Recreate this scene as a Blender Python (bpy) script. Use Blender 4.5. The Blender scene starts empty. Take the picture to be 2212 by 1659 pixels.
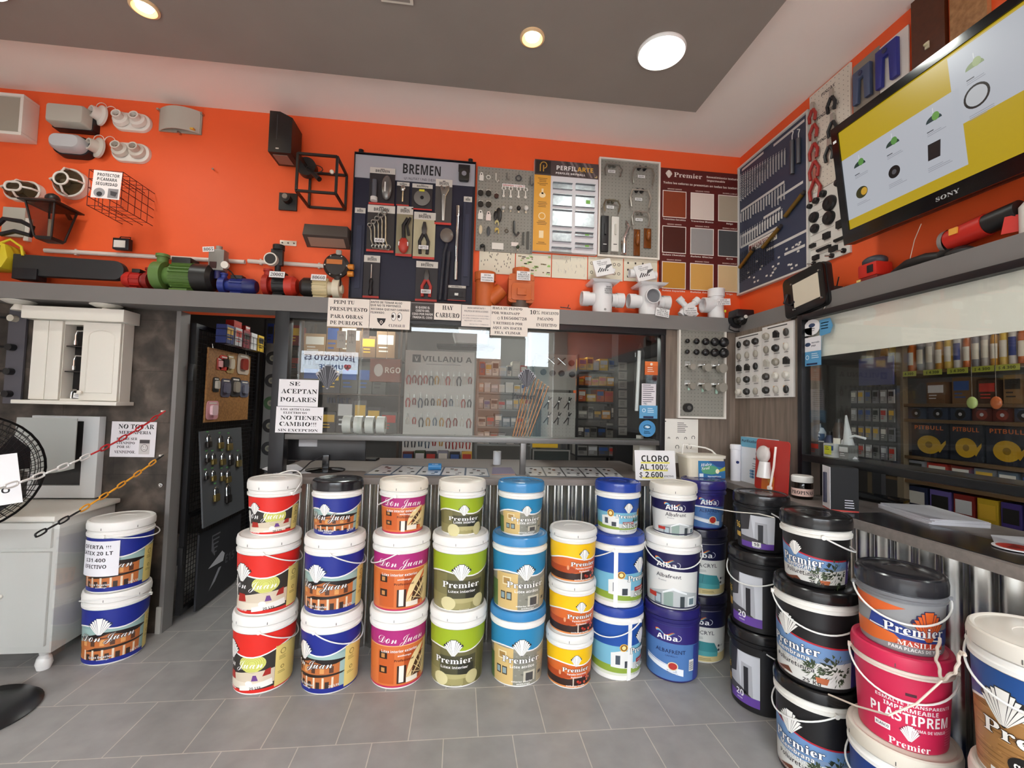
import bpy, bmesh, math, random
import numpy as np
from mathutils import Vector as V, Matrix as MX
random.seed(7)
S = bpy.context.scene
COL = S.collection
pi = math.pi; sin = math.sin; cos = math.cos

# ---------------------------------------------------------------- camera
CAM = V((0, 0, 1.45)); FPX = 975.475; IW, IH = 2212, 1659
yaw, pit, rol = 0.11311778, 0.04604416, 0.02649849
def _cam():
    cy, sy, cp, sp, cr, sr = cos(yaw), sin(yaw), cos(pit), sin(pit), cos(rol), sin(rol)
    B = np.array([[1, 0, 0], [0, 0, -1], [0, 1, 0]], float)
    Ry = np.array([[cy, 0, -sy], [0, 1, 0], [sy, 0, cy]])
    Rx = np.array([[1, 0, 0], [0, cp, sp], [0, -sp, cp]])
    Rz = np.array([[cr, -sr, 0], [sr, cr, 0], [0, 0, 1]])
    return Rz @ Rx @ Ry @ B
RM = _cam()
cd = bpy.data.cameras.new('camera'); cam = bpy.data.objects.new('camera', cd); COL.objects.link(cam)
cd.sensor_fit = 'HORIZONTAL'; cd.sensor_width = 36; cd.lens = FPX * 36 / IW; cd.clip_start = .02
r_, d_, f_ = RM
cam.matrix_world = MX(((r_[0], -d_[0], -f_[0], CAM.x), (r_[1], -d_[1], -f_[1], CAM.y), (r_[2], -d_[2], -f_[2], CAM.z), (0, 0, 0, 1)))
S.camera = cam

# ---------------------------------------------------------------- world / exposure
SKY = 9.0; LAMP = 42.0; WARM = 55.0; STORE = 30.0
w = bpy.data.worlds.new('sky'); S.world = w; w.use_nodes = True
w.node_tree.nodes['Background'].inputs[0].default_value = (.86, .93, 1, 1)
w.node_tree.nodes['Background'].inputs[1].default_value = SKY
S.view_settings.view_transform = 'Standard'; S.view_settings.look = 'None'
S.view_settings.exposure = 0.85; S.view_settings.gamma = 1; S.view_settings.use_curve_mapping = False

# ---------------------------------------------------------------- helpers
def P(px, py, ax, val):
    d = RM.T @ np.array([(px - IW / 2) / FPX, (py - IH / 2) / FPX, 1.0])
    t = (val - CAM[ax]) / d[ax]
    return V((CAM.x + t * d[0], CAM.y + t * d[1], CAM.z + t * d[2]))
def lin(h):
    h = h.lstrip('#'); o = []
    for i in (0, 2, 4):
        c = int(h[i:i + 2], 16) / 255
        o.append(c / 12.92 if c <= .04045 else ((c + .055) / 1.055) ** 2.4)
    return (*o, 1)
_m = {}
def mat(h, rough=.5, metal=0, emit=0, noise=0, nscale=8, bump=0, stretch=None, h2=None, trans=0, coat=0):
    k = (h, rough, metal, emit, noise, nscale, bump, stretch, h2, trans, coat)
    if k in _m: return _m[k]
    m = bpy.data.materials.new('surface'); m.use_nodes = True; _m[k] = m
    nt = m.node_tree; b = nt.nodes['Principled BSDF']; L = nt.links.new
    b.inputs['Base Color'].default_value = lin(h); b.inputs['Roughness'].default_value = rough
    b.inputs['Metallic'].default_value = metal; b.inputs['Coat Weight'].default_value = coat
    if emit:
        b.inputs['Emission Color'].default_value = lin(h); b.inputs['Emission Strength'].default_value = emit
        b.inputs['Base Color'].default_value = (0, 0, 0, 1)
    if trans: b.inputs['Transmission Weight'].default_value = trans
    if noise or bump:
        tc = nt.nodes.new('ShaderNodeTexCoord'); n = nt.nodes.new('ShaderNodeTexNoise'); n.inputs['Scale'].default_value = nscale
        n.inputs['Detail'].default_value = 6
        mp = nt.nodes.new('ShaderNodeMapping'); L(tc.outputs['Object'], mp.inputs[0]); L(mp.outputs[0], n.inputs['Vector'])
        if stretch: mp.inputs['Scale'].default_value = stretch
        if noise:
            cr = nt.nodes.new('ShaderNodeValToRGB'); a = lin(h); c2 = lin(h2) if h2 else tuple(x * (1 - noise) for x in a[:3]) + (1,)
            cr.color_ramp.elements[0].position = .3; cr.color_ramp.elements[1].position = .7
            cr.color_ramp.elements[0].color = c2; cr.color_ramp.elements[1].color = a
            L(n.outputs['Fac'], cr.inputs[0]); L(cr.outputs[0], b.inputs['Base Color'])
        if bump:
            bp = nt.nodes.new('ShaderNodeBump'); bp.inputs['Strength'].default_value = bump; bp.inputs['Distance'].default_value = .02
            L(n.outputs['Fac'], bp.inputs['Height']); L(bp.outputs[0], b.inputs['Normal'])
    return m
def glass(refl=1.0, tint='ffffff', name='glass', ior=1.5, rough=0):
    k = ('g', refl, tint, ior, rough)
    if k in _m: return _m[k]
    m = bpy.data.materials.new(name); m.use_nodes = True; _m[k] = m; nt = m.node_tree; nt.nodes.clear(); L = nt.links.new
    o = nt.nodes.new('ShaderNodeOutputMaterial'); mx = nt.nodes.new('ShaderNodeMixShader'); t = nt.nodes.new('ShaderNodeBsdfTransparent')
    g = nt.nodes.new('ShaderNodeBsdfGlossy'); f = nt.nodes.new('ShaderNodeFresnel'); f.inputs[0].default_value = ior
    ml = nt.nodes.new('ShaderNodeMath'); ml.operation = 'MULTIPLY'; ml.inputs[1].default_value = refl; ml.use_clamp = True
    g.inputs['Roughness'].default_value = rough; t.inputs[0].default_value = lin(tint)
    gm = nt.nodes.new('ShaderNodeNewGeometry'); io = nt.nodes.new('ShaderNodeMapRange'); io.inputs['To Min'].default_value = ior; io.inputs['To Max'].default_value = 1 / ior
    L(gm.outputs['Backfacing'], io.inputs['Value']); L(io.outputs[0], f.inputs[0]); L(f.outputs[0], ml.inputs[0]); L(ml.outputs[0], mx.inputs[0]); L(t.outputs[0], mx.inputs[1]); L(g.outputs[0], mx.inputs[2]); L(mx.outputs[0], o.inputs[0])
    return m
WHITE = mat('efece6', .35); PVC = mat('e6e5e6', .3); BLACK = mat('16151a', .45); STEEL = mat('c9c7c2', .25, 1); PAPER = mat('eceaea', .7)
DGREY = mat('3a3a3c', .5); CLEAR = glass(1.0, 'f2f4f4', 'clear_plastic', 1.45, .05); CHROME = mat('d8d8d8', .12, 1)

class MB:
    def __init__(s): s.v = []; s.f = []; s.m = []; s.mats = []
    def raw(s, vs, fs, m, X=None):
        if m not in s.mats: s.mats.append(m)
        k = s.mats.index(m); n = len(s.v)
        s.v += [(X @ V(p))[:] if X else tuple(p) for p in vs]
        s.f += [tuple(i + n for i in f) for f in fs]; s.m += [k] * len(fs); return s
    def box(s, a, b, m, X=None):
        x0, y0, z0 = a; x1, y1, z1 = b
        return s.raw([(x0, y0, z0), (x1, y0, z0), (x1, y1, z0), (x0, y1, z0), (x0, y0, z1), (x1, y0, z1), (x1, y1, z1), (x0, y1, z1)],
                     [(0, 3, 2, 1), (4, 5, 6, 7), (0, 1, 5, 4), (1, 2, 6, 5), (2, 3, 7, 6), (3, 0, 4, 7)], m, X)
    def cone(s, p, q, r0, r1, m, n=16, caps=True, X=None):
        p = V(p); q = V(q); d = (q - p).normalized(); a = d.orthogonal().normalized(); b = d.cross(a); vs = []
        for c, r in ((p, r0), (q, r1)):
            for i in range(n): t = 2 * pi * i / n; vs.append(c + a * r * cos(t) + b * r * sin(t))
        fs = [(i, (i + 1) % n, n + (i + 1) % n, n + i) for i in range(n)]
        if caps: fs += [tuple(range(n))[::-1], tuple(range(n, 2 * n))]
        return s.raw(vs, fs, m, X)
    def cyl(s, p, q, r, m, n=16, X=None): return s.cone(p, q, r, r, m, n, True, X)
    def pipe(s, p, q, r, m, n=24, t=.85, X=None):   # open ended tube with a wall
        p = V(p); q = V(q)
        d = (q - p).normalized(); a = d.orthogonal().normalized(); b = d.cross(a); vs = []
        for c, rr in ((p, r * t), (p, r), (q, r), (q, r * t)):
            for i in range(n): u = 2 * pi * i / n; vs.append(c + a * rr * cos(u) + b * rr * sin(u))
        fs = [(k * n + i, k * n + (i + 1) % n, ((k + 1) % 4) * n + (i + 1) % n, ((k + 1) % 4) * n + i) for k in range(4) for i in range(n)]
        return s.raw(vs, fs, m, X)
    def tube(s, pts, r, m, n=8, closed=False, X=None):
        pts = [V(p) for p in pts]; N = len(pts); vs = []; a = None
        for i, p in enumerate(pts):
            d = (pts[(i + 1) % N] - pts[i - 1]) if closed or 0 < i < N - 1 else (pts[1] - pts[0] if i == 0 else pts[-1] - pts[-2])
            d.normalize()
            if a is None: a = d.orthogonal().normalized()
            else:
                a = a - d * a.dot(d); a = a.normalized() if a.length > 1e-6 else d.orthogonal().normalized()
            b = d.cross(a); rr = r[i] if isinstance(r, (list, tuple)) else r
            for k in range(n): t = 2 * pi * k / n; vs.append(p + a * rr * cos(t) + b * rr * sin(t))
        fs = [(i * n + k, i * n + (k + 1) % n, ((i + 1) % N) * n + (k + 1) % n, ((i + 1) % N) * n + k) for i in range(N if closed else N - 1) for k in range(n)]
        if not closed: fs += [tuple(range(n))[::-1], tuple(range((N - 1) * n, N * n))]
        return s.raw(vs, fs, m, X)
    def lathe(s, prof, m, n=40, X=None):
        vs = []; fs = []; K = len(prof)
        for r, z in prof:
            for i in range(n): t = 2 * pi * i / n; vs.append((max(r, 1e-5) * cos(t), max(r, 1e-5) * sin(t), z))
        for k in range(K - 1):
            for i in range(n): fs.append((k * n + i, k * n + (i + 1) % n, (k + 1) * n + (i + 1) % n, (k + 1) * n + i))
        return s.raw(vs, fs, m, X)
    def prism(s, poly, z0, z1, m, X=None):
        n = len(poly); vs = [(x, y, z0) for x, y in poly] + [(x, y, z1) for x, y in poly]
        ar = sum(poly[i][0] * poly[(i + 1) % n][1] - poly[(i + 1) % n][0] * poly[i][1] for i in range(n))
        fs = [tuple(range(n))[::-1], tuple(range(n, 2 * n))] + [(i, (i + 1) % n, n + (i + 1) % n, n + i) for i in range(n)]
        if ar < 0: fs = [f[::-1] for f in fs]
        return s.raw(vs, fs, m, X)
    def ball(s, c, r, m, n=14, X=None):
        if not isinstance(r, (tuple, list)): r = (r, r, r)
        vs = []; k = n // 2 + 1
        for j in range(k):
            a = pi * j / (k - 1); a = min(max(a, .02), pi - .02)
            for i in range(n): t = 2 * pi * i / n; vs.append((c[0] + r[0] * sin(a) * cos(t), c[1] + r[1] * sin(a) * sin(t), c[2] - r[2] * cos(a)))
        fs = [(j * n + i, j * n + (i + 1) % n, (j + 1) * n + (i + 1) % n, (j + 1) * n + i) for j in range(k - 1) for i in range(n)]
        fs += [tuple(range(n))[::-1], tuple(range((k - 1) * n, k * n))]
        return s.raw(vs, fs, m, X)
    def art(s, A, X, z=0):
        for pts, m, l in A.polys: s.raw([(x, y, z + .0003 * l) for x, y in pts], [tuple(range(len(pts)))], m, X)
        for vs, fs, m, l in A.tris: s.raw([(x, y, z + .0003 * l) for x, y in vs], fs, m, X)
        return s
    def obj(s, name, par=None, bevel=0, seg=2, ang=35, X=None):
        me = bpy.data.meshes.new(name); me.from_pydata(s.v, [], s.f)
        for m in s.mats: me.materials.append(m)
        me.polygons.foreach_set('material_index', s.m); me.update()
        if bevel:
            bm = bmesh.new(); bm.from_mesh(me)
            es = [e for e in bm.edges if len(e.link_faces) == 2 and e.calc_face_angle(0) > math.radians(40)]
            bmesh.ops.bevel(bm, geom=es, offset=bevel, segments=seg, affect='EDGES', profile=.6, clamp_overlap=True)
            bm.to_mesh(me); bm.free()
        if ang:
            me.shade_smooth(); me.set_sharp_from_angle(angle=math.radians(ang))
        o = bpy.data.objects.new(name, me); COL.objects.link(o)
        if par: o.parent = par
        if X: o.matrix_local = X
        return o
def tag(o, label, cat, group=None):
    o['label'] = label; o['category'] = cat
    if group: o['group'] = group
    return o
def E(name, label, cat, X=None, group=None):
    o = bpy.data.objects.new(name, None); COL.objects.link(o); o.empty_display_size = .05
    if X is not None: o.matrix_world = X if isinstance(X, MX) else MX.Translation(X)
    return tag(o, label, cat, group)
def struct(o): o['kind'] = 'structure'; return o
def copy_thing(o, X, label=None, group=None):
    c = o.copy(); COL.objects.link(c); c.matrix_world = X
    if label: c['label'] = label
    if group: c['group'] = group
    for ch in o.children:
        k = ch.copy(); COL.objects.link(k); k.parent = c; k.matrix_local = ch.matrix_local.copy()
        for g in ch.children:
            q = g.copy(); COL.objects.link(q); q.parent = k; q.matrix_local = g.matrix_local.copy()
    return c
def fr(o, u, v, n): return MX(((u[0], v[0], n[0], o[0]), (u[1], v[1], n[1], o[1]), (u[2], v[2], n[2], o[2]), (0, 0, 0, 1)))
def T(x, y, z): return MX.Translation((x, y, z))
def RZ(a): return MX.Rotation(math.radians(a), 4, 'Z')
def RX(a): return MX.Rotation(math.radians(a), 4, 'X')
def RY(a): return MX.Rotation(math.radians(a), 4, 'Y')
def slot(l, t, r, b, ax, val, rot=0):
    """rectangle on a wall plane: local x runs along the wall, y up, z out of the wall"""
    cx, cy = (l + r) / 2, (t + b) / 2
    a, c, d, e = P(l, cy, ax, val), P(r, cy, ax, val), P(cx, t, ax, val), P(cx, b, ax, val)
    o = V(((a.x + c.x) / 2, (a.y + c.y) / 2, (d.z + e.z) / 2))
    if ax == 1: u, n = (1, 0, 0), (0, -1, 0); wd = c.x - a.x
    elif val > 0: u, n = (0, -1, 0), (-1, 0, 0); wd = a.y - c.y
    else: u, n = (0, 1, 0), (1, 0, 0); wd = c.y - a.y
    X = fr(o, u, (0, 0, 1), n)
    if rot: X = X @ RZ(rot)
    return X, wd, d.z - e.z

# ---------------------------------------------------------------- flat artwork (lettering, prints)
_t = {}
def uni(s, st):
    if not st: return s
    base = {'serif': (0x1D400, 0x1D41A, 0x1D7CE), 'script': (0x1D4D0, 0x1D4EA, 0x1D7CE), 'bold': (0x1D5D4, 0x1D5EE, 0x1D7EC), 'ital': (0x1D468, 0x1D482, 0x1D7CE)}[st]
    o = ''
    for c in s:
        if 'A' <= c <= 'Z': o += chr(base[0] + ord(c) - 65)
        elif 'a' <= c <= 'z': o += chr(base[1] + ord(c) - 97)
        elif '0' <= c <= '9': o += chr(base[2] + ord(c) - 48)
        else: o += c
    return o
def glyphs(s, st):
    k = (s, st)
    if k not in _t:
        c = bpy.data.curves.new('t', 'FONT'); c.body = uni(s, st); c.resolution_u = 1; o = bpy.data.objects.new('t', c)
        me = bpy.data.meshes.new_from_object(o)
        vs = [(v.co.x, v.co.y) for v in me.vertices]; fs = [tuple(p.vertices) for p in me.polygons]
        bpy.data.objects.remove(o); bpy.data.curves.remove(c); bpy.data.meshes.remove(me)
        if not vs: vs = [(0, 0)]
        _t[k] = (vs, fs, min(x for x, y in vs), max(x for x, y in vs))
    return _t[k]
class Art:
    def __init__(s, rough=.45, emit=0): s.polys = []; s.tris = []; s.L = 1; s.rough = rough; s.emit = emit
    def c(s, h): return mat(h, s.rough, 0, s.emit) if isinstance(h, str) else h
    def poly(s, pts, h, l=None): s.polys.append((list(pts), s.c(h), s.L if l is None else l)); return s
    def rect(s, x0, y0, x1, y1, h, l=None): return s.poly([(x0, y0), (x1, y0), (x1, y1), (x0, y1)], h, l)
    def oval(s, cx, cy, rx, ry, h, l=None, a0=0, a1=360, n=22):
        p = [(cx + rx * cos(math.radians(a0 + (a1 - a0) * i / n)), cy + ry * sin(math.radians(a0 + (a1 - a0) * i / n))) for i in range(n + (a1 - a0 < 360))]
        return s.poly(p, h, l)
    def ring(s, cx, cy, r, w, h, l=None, a0=0, a1=360, n=20):
        q = lambda rr, i: (cx + rr * cos(math.radians(a0 + (a1 - a0) * i / n)), cy + rr * sin(math.radians(a0 + (a1 - a0) * i / n)))
        for i in range(n): s.poly([q(r, i), q(r, i + 1), q(r - w, i + 1), q(r - w, i)], h, l)
        return s
    def line(s, x0, y0, x1, y1, w, h, l=None):
        d = math.hypot(x1 - x0, y1 - y0) or 1; a, b = -(y1 - y0) / d * w / 2, (x1 - x0) / d * w / 2
        return s.poly([(x0 - a, y0 - b), (x1 - a, y1 - b), (x1 + a, y1 + b), (x0 + a, y0 + b)], h, l)
    def text(s, t, x, y, size, h, st=None, wd=None, al='c', l=None, rot=0, out=None, flip=False):
        """size = height of a capital letter; wd = fitted width"""
        vs, fs, a, b = glyphs(t, st); k = size / .7; kx = k if not wd else wd / max(b - a, 1e-4)
        W = (b - a) * kx; x0 = {'c': -W / 2, 'l': 0, 'r': -W}[al]; ca, sa = cos(math.radians(rot)), sin(math.radians(rot))
        def q(p, dx=0, dy=0):
            X, Y = x0 + (p[0] - a) * kx + dx, p[1] * k + dy
            if flip: X = -X
            return (x + X * ca - Y * sa, y + X * sa + Y * ca)
        ll = s.L if l is None else l
        if out:
            for dx, dy in ((1, 0), (-1, 0), (0, 1), (0, -1)):
                s.tris.append(([q(p, dx * size * .06, dy * size * .06) for p in vs], fs, s.c(out), ll))
            ll += 1
        s.tris.append(([q(p) for p in vs], fs, s.c(h), ll)); return s
    def lines(s, x, y, wd, n, gap, h, th=.35, al='l'):      # a block of print too small to read
        rr = random.Random(int(abs(x * 999 + y * 777)) + n)
        for i in range(n):
            k = wd * rr.uniform(.6, 1); x0 = x if al == 'l' else x - k / 2
            s.rect(x0, y - i * gap, x0 + k, y - i * gap + gap * th, h)
        return s
    def shell(s, cx, cy, hh, h, line='2a2a2a', l=None):     # fan shell emblem: seven stepped ribs on a point
        L0 = s.L if l is None else l
        pr = [(-.46, .66, .80), (-.36, .80, .88), (-.24, .92, .95)]
        s.poly([(cx - .02 * hh, cy)] + [(cx + x * hh, cy + y * hh) for x, y in ((-.49, .62), (-.45, .72), (-.36, .74), (-.34, .86), (-.24, .86), (-.22, .95), (-.15, .95), (-.15, 1.02), (.15, 1.02), (.15, .95), (.22, .95), (.24, .86), (.34, .86), (.36, .74), (.45, .72), (.49, .62))] + [(cx + .02 * hh, cy)], line, L0)
        def rib(a0, a1, top):
            s.poly([(cx + a0 * .1 * hh, cy + .05 * hh), (cx + a1 * .1 * hh, cy + .05 * hh), (cx + a1 * top * hh, cy + top * hh), (cx + a0 * top * hh, cy + top * hh)], h, L0 + 1)
        rib(-.13, .13, .99)
        for sg in (-1, 1):
            for a0, a1, tp in ((.155, .24, .92), (.265, .375, .83), (.41, .56, .71), (.60, .74, .60)):
                rib(min(sg * a0, sg * a1), max(sg * a0, sg * a1), tp)
        return s
    def on_cyl(s, name, par, R, du=.012, sx=1):
        """wrap the artwork round the body of a pail: x runs round the front, y is the height"""
        me = bpy.data.meshes.new(name); mb = MB(); mb.art(s, MX.Diagonal((sx, 1, 1, 1)), 0); me.from_pydata(mb.v, [], mb.f)
        for m in mb.mats: me.materials.append(m)
        me.polygons.foreach_set('material_index', mb.m)
        bm = bmesh.new(); bm.from_mesh(me); x0 = min(v.co.x for v in bm.verts); x1 = max(v.co.x for v in bm.verts); x = x0 + du
        while x < x1 - 1e-4:
            bmesh.ops.bisect_plane(bm, geom=bm.verts[:] + bm.edges[:] + bm.faces[:], dist=1e-6, plane_co=(x, 0, 0), plane_no=(1, 0, 0)); x += du
        bmesh.ops.triangulate(bm, faces=bm.faces[:])
        R0 = R((min(v.co.y for v in bm.verts) + max(v.co.y for v in bm.verts)) / 2)
        for v in bm.verts:
            t = v.co.x / R0; r = R(v.co.y) + .0006 + v.co.z * 1.2; y = v.co.y
            v.co = (r * sin(t), -r * cos(t), y)
        bmesh.ops.recalc_face_normals(bm, faces=bm.faces[:])
        bm.to_mesh(me); bm.free(); me.shade_smooth()
        o = bpy.data.objects.new(name, me); COL.objects.link(o); o.parent = par; return o

# ---------------------------------------------------------------- room shell
ORANGE = mat('f5602a', .55, noise=.05, nscale=2); CEILW = mat('fbeee4', .8); CEILG = mat('988e86', .7, noise=.08, nscale=3)
LEDGE = mat('7c7876', .5, noise=.06, nscale=4); WOOD = mat('8a7a6d', .55, noise=.3, nscale=5, stretch=(9, 9, .6), h2='675a50')
FRAME = mat('17161a', .35); DARKW = mat('4a4542', .7)
def floor_mat():
    m = bpy.data.materials.new('floor_tiles'); m.use_nodes = True; nt = m.node_tree; L = nt.links.new; b = nt.nodes['Principled BSDF']
    tc = nt.nodes.new('ShaderNodeTexCoord'); mp = nt.nodes.new('ShaderNodeMapping'); br = nt.nodes.new('ShaderNodeTexBrick'); n = nt.nodes.new('ShaderNodeTexNoise')
    mp.inputs['Location'].default_value = (9.176, -2.38 + .343 * 20, 0); L(tc.outputs['Object'], mp.inputs[0]); L(mp.outputs[0], br.inputs['Vector']); L(tc.outputs['Object'], n.inputs['Vector'])
    br.inputs['Scale'].default_value = 1; br.inputs['Brick Width'].default_value = .30; br.inputs['Row Height'].default_value = .343; br.offset = .5
    br.inputs['Mortar Size'].default_value = .0024; br.inputs['Mortar Smooth'].default_value = .2
    br.inputs['Color1'].default_value = lin('9c9895'); br.inputs['Color2'].default_value = lin('928f8c'); br.inputs['Mortar'].default_value = lin('c2bab0')
    n.inputs['Scale'].default_value = 9; n.inputs['Detail'].default_value = 8
    mx = nt.nodes.new('ShaderNodeMix'); mx.data_type = 'RGBA'; mx.blend_type = 'OVERLAY'; mx.inputs[0].default_value = .25
    L(br.outputs['Color'], mx.inputs[6]); L(n.outputs['Fac'], mx.inputs[7]); L(mx.outputs[2], b.inputs['Base Color']); b.inputs['Roughness'].default_value = .42
    bp = nt.nodes.new('ShaderNodeBump'); bp.inputs['Strength'].default_value = .3; bp.inputs['Distance'].default_value = .003; bp.invert = True
    L(br.outputs['Fac'], bp.inputs['Height']); L(bp.outputs[0], b.inputs['Normal']); return m
def stone_mat():
    m = bpy.data.materials.new('slate_cladding'); m.use_nodes = True; nt = m.node_tree; L = nt.links.new; b = nt.nodes['Principled BSDF']
    tc = nt.nodes.new('ShaderNodeTexCoord'); n = nt.nodes.new('ShaderNodeTexNoise'); n.inputs['Scale'].default_value = 5; n.inputs['Detail'].default_value = 12; n.inputs['Distortion'].default_value = .35; n.inputs['Scale'].default_value = 7
    mp = nt.nodes.new('ShaderNodeMapping'); mp.inputs['Rotation'].default_value = (pi / 2, 0, 0); br = nt.nodes.new('ShaderNodeTexBrick')
    L(tc.outputs['Object'], n.inputs['Vector']); L(tc.outputs['Object'], mp.inputs[0]); L(mp.outputs[0], br.inputs['Vector'])
    br.inputs['Scale'].default_value = 1; br.inputs['Brick Width'].default_value = .6; br.inputs['Row Height'].default_value = .32; br.inputs['Mortar Size'].default_value = .0015
    br.inputs['Color1'].default_value = (1, 1, 1, 1); br.inputs['Color2'].default_value = (.8, .8, .8, 1); br.inputs['Mortar'].default_value = (.4, .4, .4, 1)
    cr = nt.nodes.new('ShaderNodeValToRGB'); e = cr.color_ramp.elements; e[0].position = .32; e[0].color = lin('2a2521'); e[1].position = .72; e[1].color = lin('6e6157')
    e2 = e.new(.52); e2.color = lin('473f38')
    mx = nt.nodes.new('ShaderNodeMix'); mx.data_type = 'RGBA'; mx.blend_type = 'MULTIPLY'; mx.inputs[0].default_value = 1
    L(n.outputs['Fac'], cr.inputs[0]); L(cr.outputs[0], mx.inputs[6]); L(br.outputs['Color'], mx.inputs[7]); L(mx.outputs[2], b.inputs['Base Color'])
    bp = nt.nodes.new('ShaderNodeBump'); bp.inputs['Strength'].default_value = .4; bp.inputs['Distance'].default_value = .01; L(n.outputs['Fac'], bp.inputs['Height']); L(bp.outputs[0], b.inputs['Normal'])
    b.inputs['Roughness'].default_value = .5; return m
XL, XR, YF, YB, ZC = -3.4, 2.0, -2.6, 3.05, 3.32
FL = floor_mat()
struct(MB().box((XL, YF - .1, -.1), (3.6, 5.3, 0), FL).obj('floor'))
struct(MB().box((XL, YF, ZC), (XR + .1, YB + .1, ZC + .1), CEILW).obj('ceiling'))
struct(MB().box((XL, YF, 3.24), (1.355, 2.506, ZC), CEILG).obj('ceiling_panel'))
struct(MB().box((XL, YB, 1.985), (XR + .1, YB + .1, ZC), ORANGE).obj('wall_back'))
struct(MB().box((XR, YF, 1.985), (XR + .1, YB, ZC), ORANGE).obj('wall_right'))
struct(MB().box((XL - .1, YF, 0), (XL, 5.2, ZC), mat('cfc8c0', .8)).obj('wall_left'))
struct(MB().box((XL, YB, 0), (-1.79, 3.14, 1.985), stone_mat()).obj('wall_stone'))
struct(MB().box((-1.79, YB - .004, 0), (-1.765, 3.145, 1.985), mat('7b7876', .5)).obj('jamb'))
struct(MB().box((-1.80, YB - .014, 0), (-1.772, YB - .004, .16), mat('b5b2ac', .4)).obj('trim_3'))
# the shop front behind the viewer, open to the street
fw = MB(); WL = mat('d8d2ca', .8)
fw.box((XL, YF - .12, 0), (-2.9, YF, ZC), WL).box((1.75, YF - .12, 0), (XR, YF, ZC), WL).box((-2.9, YF - .12, 2.85), (1.75, YF, ZC), WL)
struct(fw.obj('wall_front'))
struct(MB().box((-14, -12.5, -.2), (14, YF - .12, -.1), mat('8f8b86', .8, noise=.1)).obj('street'))
wsx = MB()
for x0, x1, z, c in ((-14, -4.2, 4.5, '6d6258'), (-4.2, .6, 4.3, '7d736a'), (.6, 1.6, 3.3, '8a5a40'), (1.6, 2.6, 4.2, '5c5854'), (2.6, 3.6, 3.05, '4c5a5a'), (3.6, 14, 4.5, '746a60')): wsx.box((x0, -12.7, -.1), (x1, -12.5, z), mat(c, .8, noise=.15, nscale=2))
struct(wsx.obj('wall_street'))
sg = Art(.6); sg.rect(-.9, -.36, .9, .36, 'eef2f8', 1); sg.L = 2; sg.text('JESUCRISTO ES', 0, .07, .17, '2a1c48', 'bold', 1.6); sg.text('UNIVE', -.05, -.22, .15, '1f3c70', 'bold', .75); sg.oval(-.62, -.12, .07, .07, 'c0303a'); sg.oval(-.52, -.12, .07, .07, 'c0303a'); sg.poly([(-.68, -.15), (-.46, -.15), (-.57, -.27)], 'c0303a')
tag(MB().box((-.9, -.36, -.04), (.9, .36, 0), mat('eef2f8', .6)).art(sg, MX()).obj('street_sign', X=fr((-5.1, -12.44, 2.91), (-1, 0, 0), (0, 0, 1), (0, 1, 0)) @ MX.Diagonal((1.19, 1.19, 1, 1))), 'white shop sign across the street, seen mirrored in the window glass', 'sign')
# ledge that runs round above the windows
struct(MB().box((XL, 2.87, 1.985), (XR, YB, 2.08), LEDGE).obj('trim_1'))
struct(MB().box((1.872, YF, 1.985), (XR, 2.87, 2.078), LEDGE).obj('trim_2'))
# wood panelled corner
struct(MB().box((1.36, 2.9, 0), (1.98, 3.0, 1.985), WOOD).obj('wall_panel'))
struct(MB().box((1.87, 2.295, 0), (1.98, 2.9, 1.985), WOOD).obj('wall_side'))
# the store room behind the glass
SW = mat('5c5855', .8)
struct(MB().box((XL, 5.2, 0), (3.6, 5.3, 2.5), SW).obj('wall_store_back'))
struct(MB().box((3.6, YF, 0), (3.7, 5.3, 2.5), SW).obj('wall_store_side'))
st = MB(); st.box((XL, 3.15, 2.42), (3.6, 5.3, 2.5), mat('6d6966', .8)).box((2.1, YF, 2.42), (3.6, 3.15, 2.5), mat('6d6966', .8)); struct(st.obj('ceiling_store'))
struct(MB().box((2.0, YF - .1, 0), (3.6, YF, 2.5), SW).obj('wall_store_front'))

# window frames and glass
PANE = glass(1.0, 'fafcfb', 'window_glass', 1.5)
def win(name, parts, panes):
    o = bpy.data.objects.new(name, None); COL.objects.link(o); struct(o)
    for a, b in parts: struct(MB().box(a, b, FRAME).obj('window_frame', o, bevel=.003))
    for a, b in panes: struct(MB().box(a, b, PANE).obj('glass_pane', o, ang=0))
    return o
BARM = mat('6d6b69', .35, .6)
w1 = win('window_1', [((-1.135, 2.875, 1.0), (-1.05, 2.945, 1.985)), ((-1.05, 2.875, 1.945), (1.36, 2.945, 1.985)), ((1.325, 2.88, 1.0), (1.36, 2.94, 1.945))],
         [((-1.05, 2.905, 1.238), (-.62, 2.909, 1.945)), ((-.635, 2.915, 1.238), (.45, 2.919, 1.945)), ((.43, 2.905, 1.238), (1.325, 2.909, 1.945))])
struct(MB().box((-1.05, 2.885, 1.205), (1.325, 2.94, 1.238), BARM).obj('window_rail', w1, bevel=.003))
struct(MB().box((.395, 2.885, 1.0), (.43, 2.925, 1.205), BARM).obj('window_post', w1, bevel=.003))
struct(MB().box((.37, 2.87, 1.0), (.455, 2.94, 1.006), BARM).obj('window_foot', w1))
YW2 = -.7
w2 = win('window_2', [((1.845, 2.262, 1.0), (1.9, 2.295, 1.985)), ((1.845, YW2, 1.955), (1.9, 2.262, 1.985))],
         [((1.868, 1.2, 1.225), (1.872, 2.262, 1.955)), ((1.876, YW2, 1.225), (1.88, 1.22, 1.955))])
struct(MB().box((1.845, YW2, 1.19), (1.9, 2.262, 1.225), mat('2a2a2b', .3, .5)).obj('window_rail', w2, bevel=.003))

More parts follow.
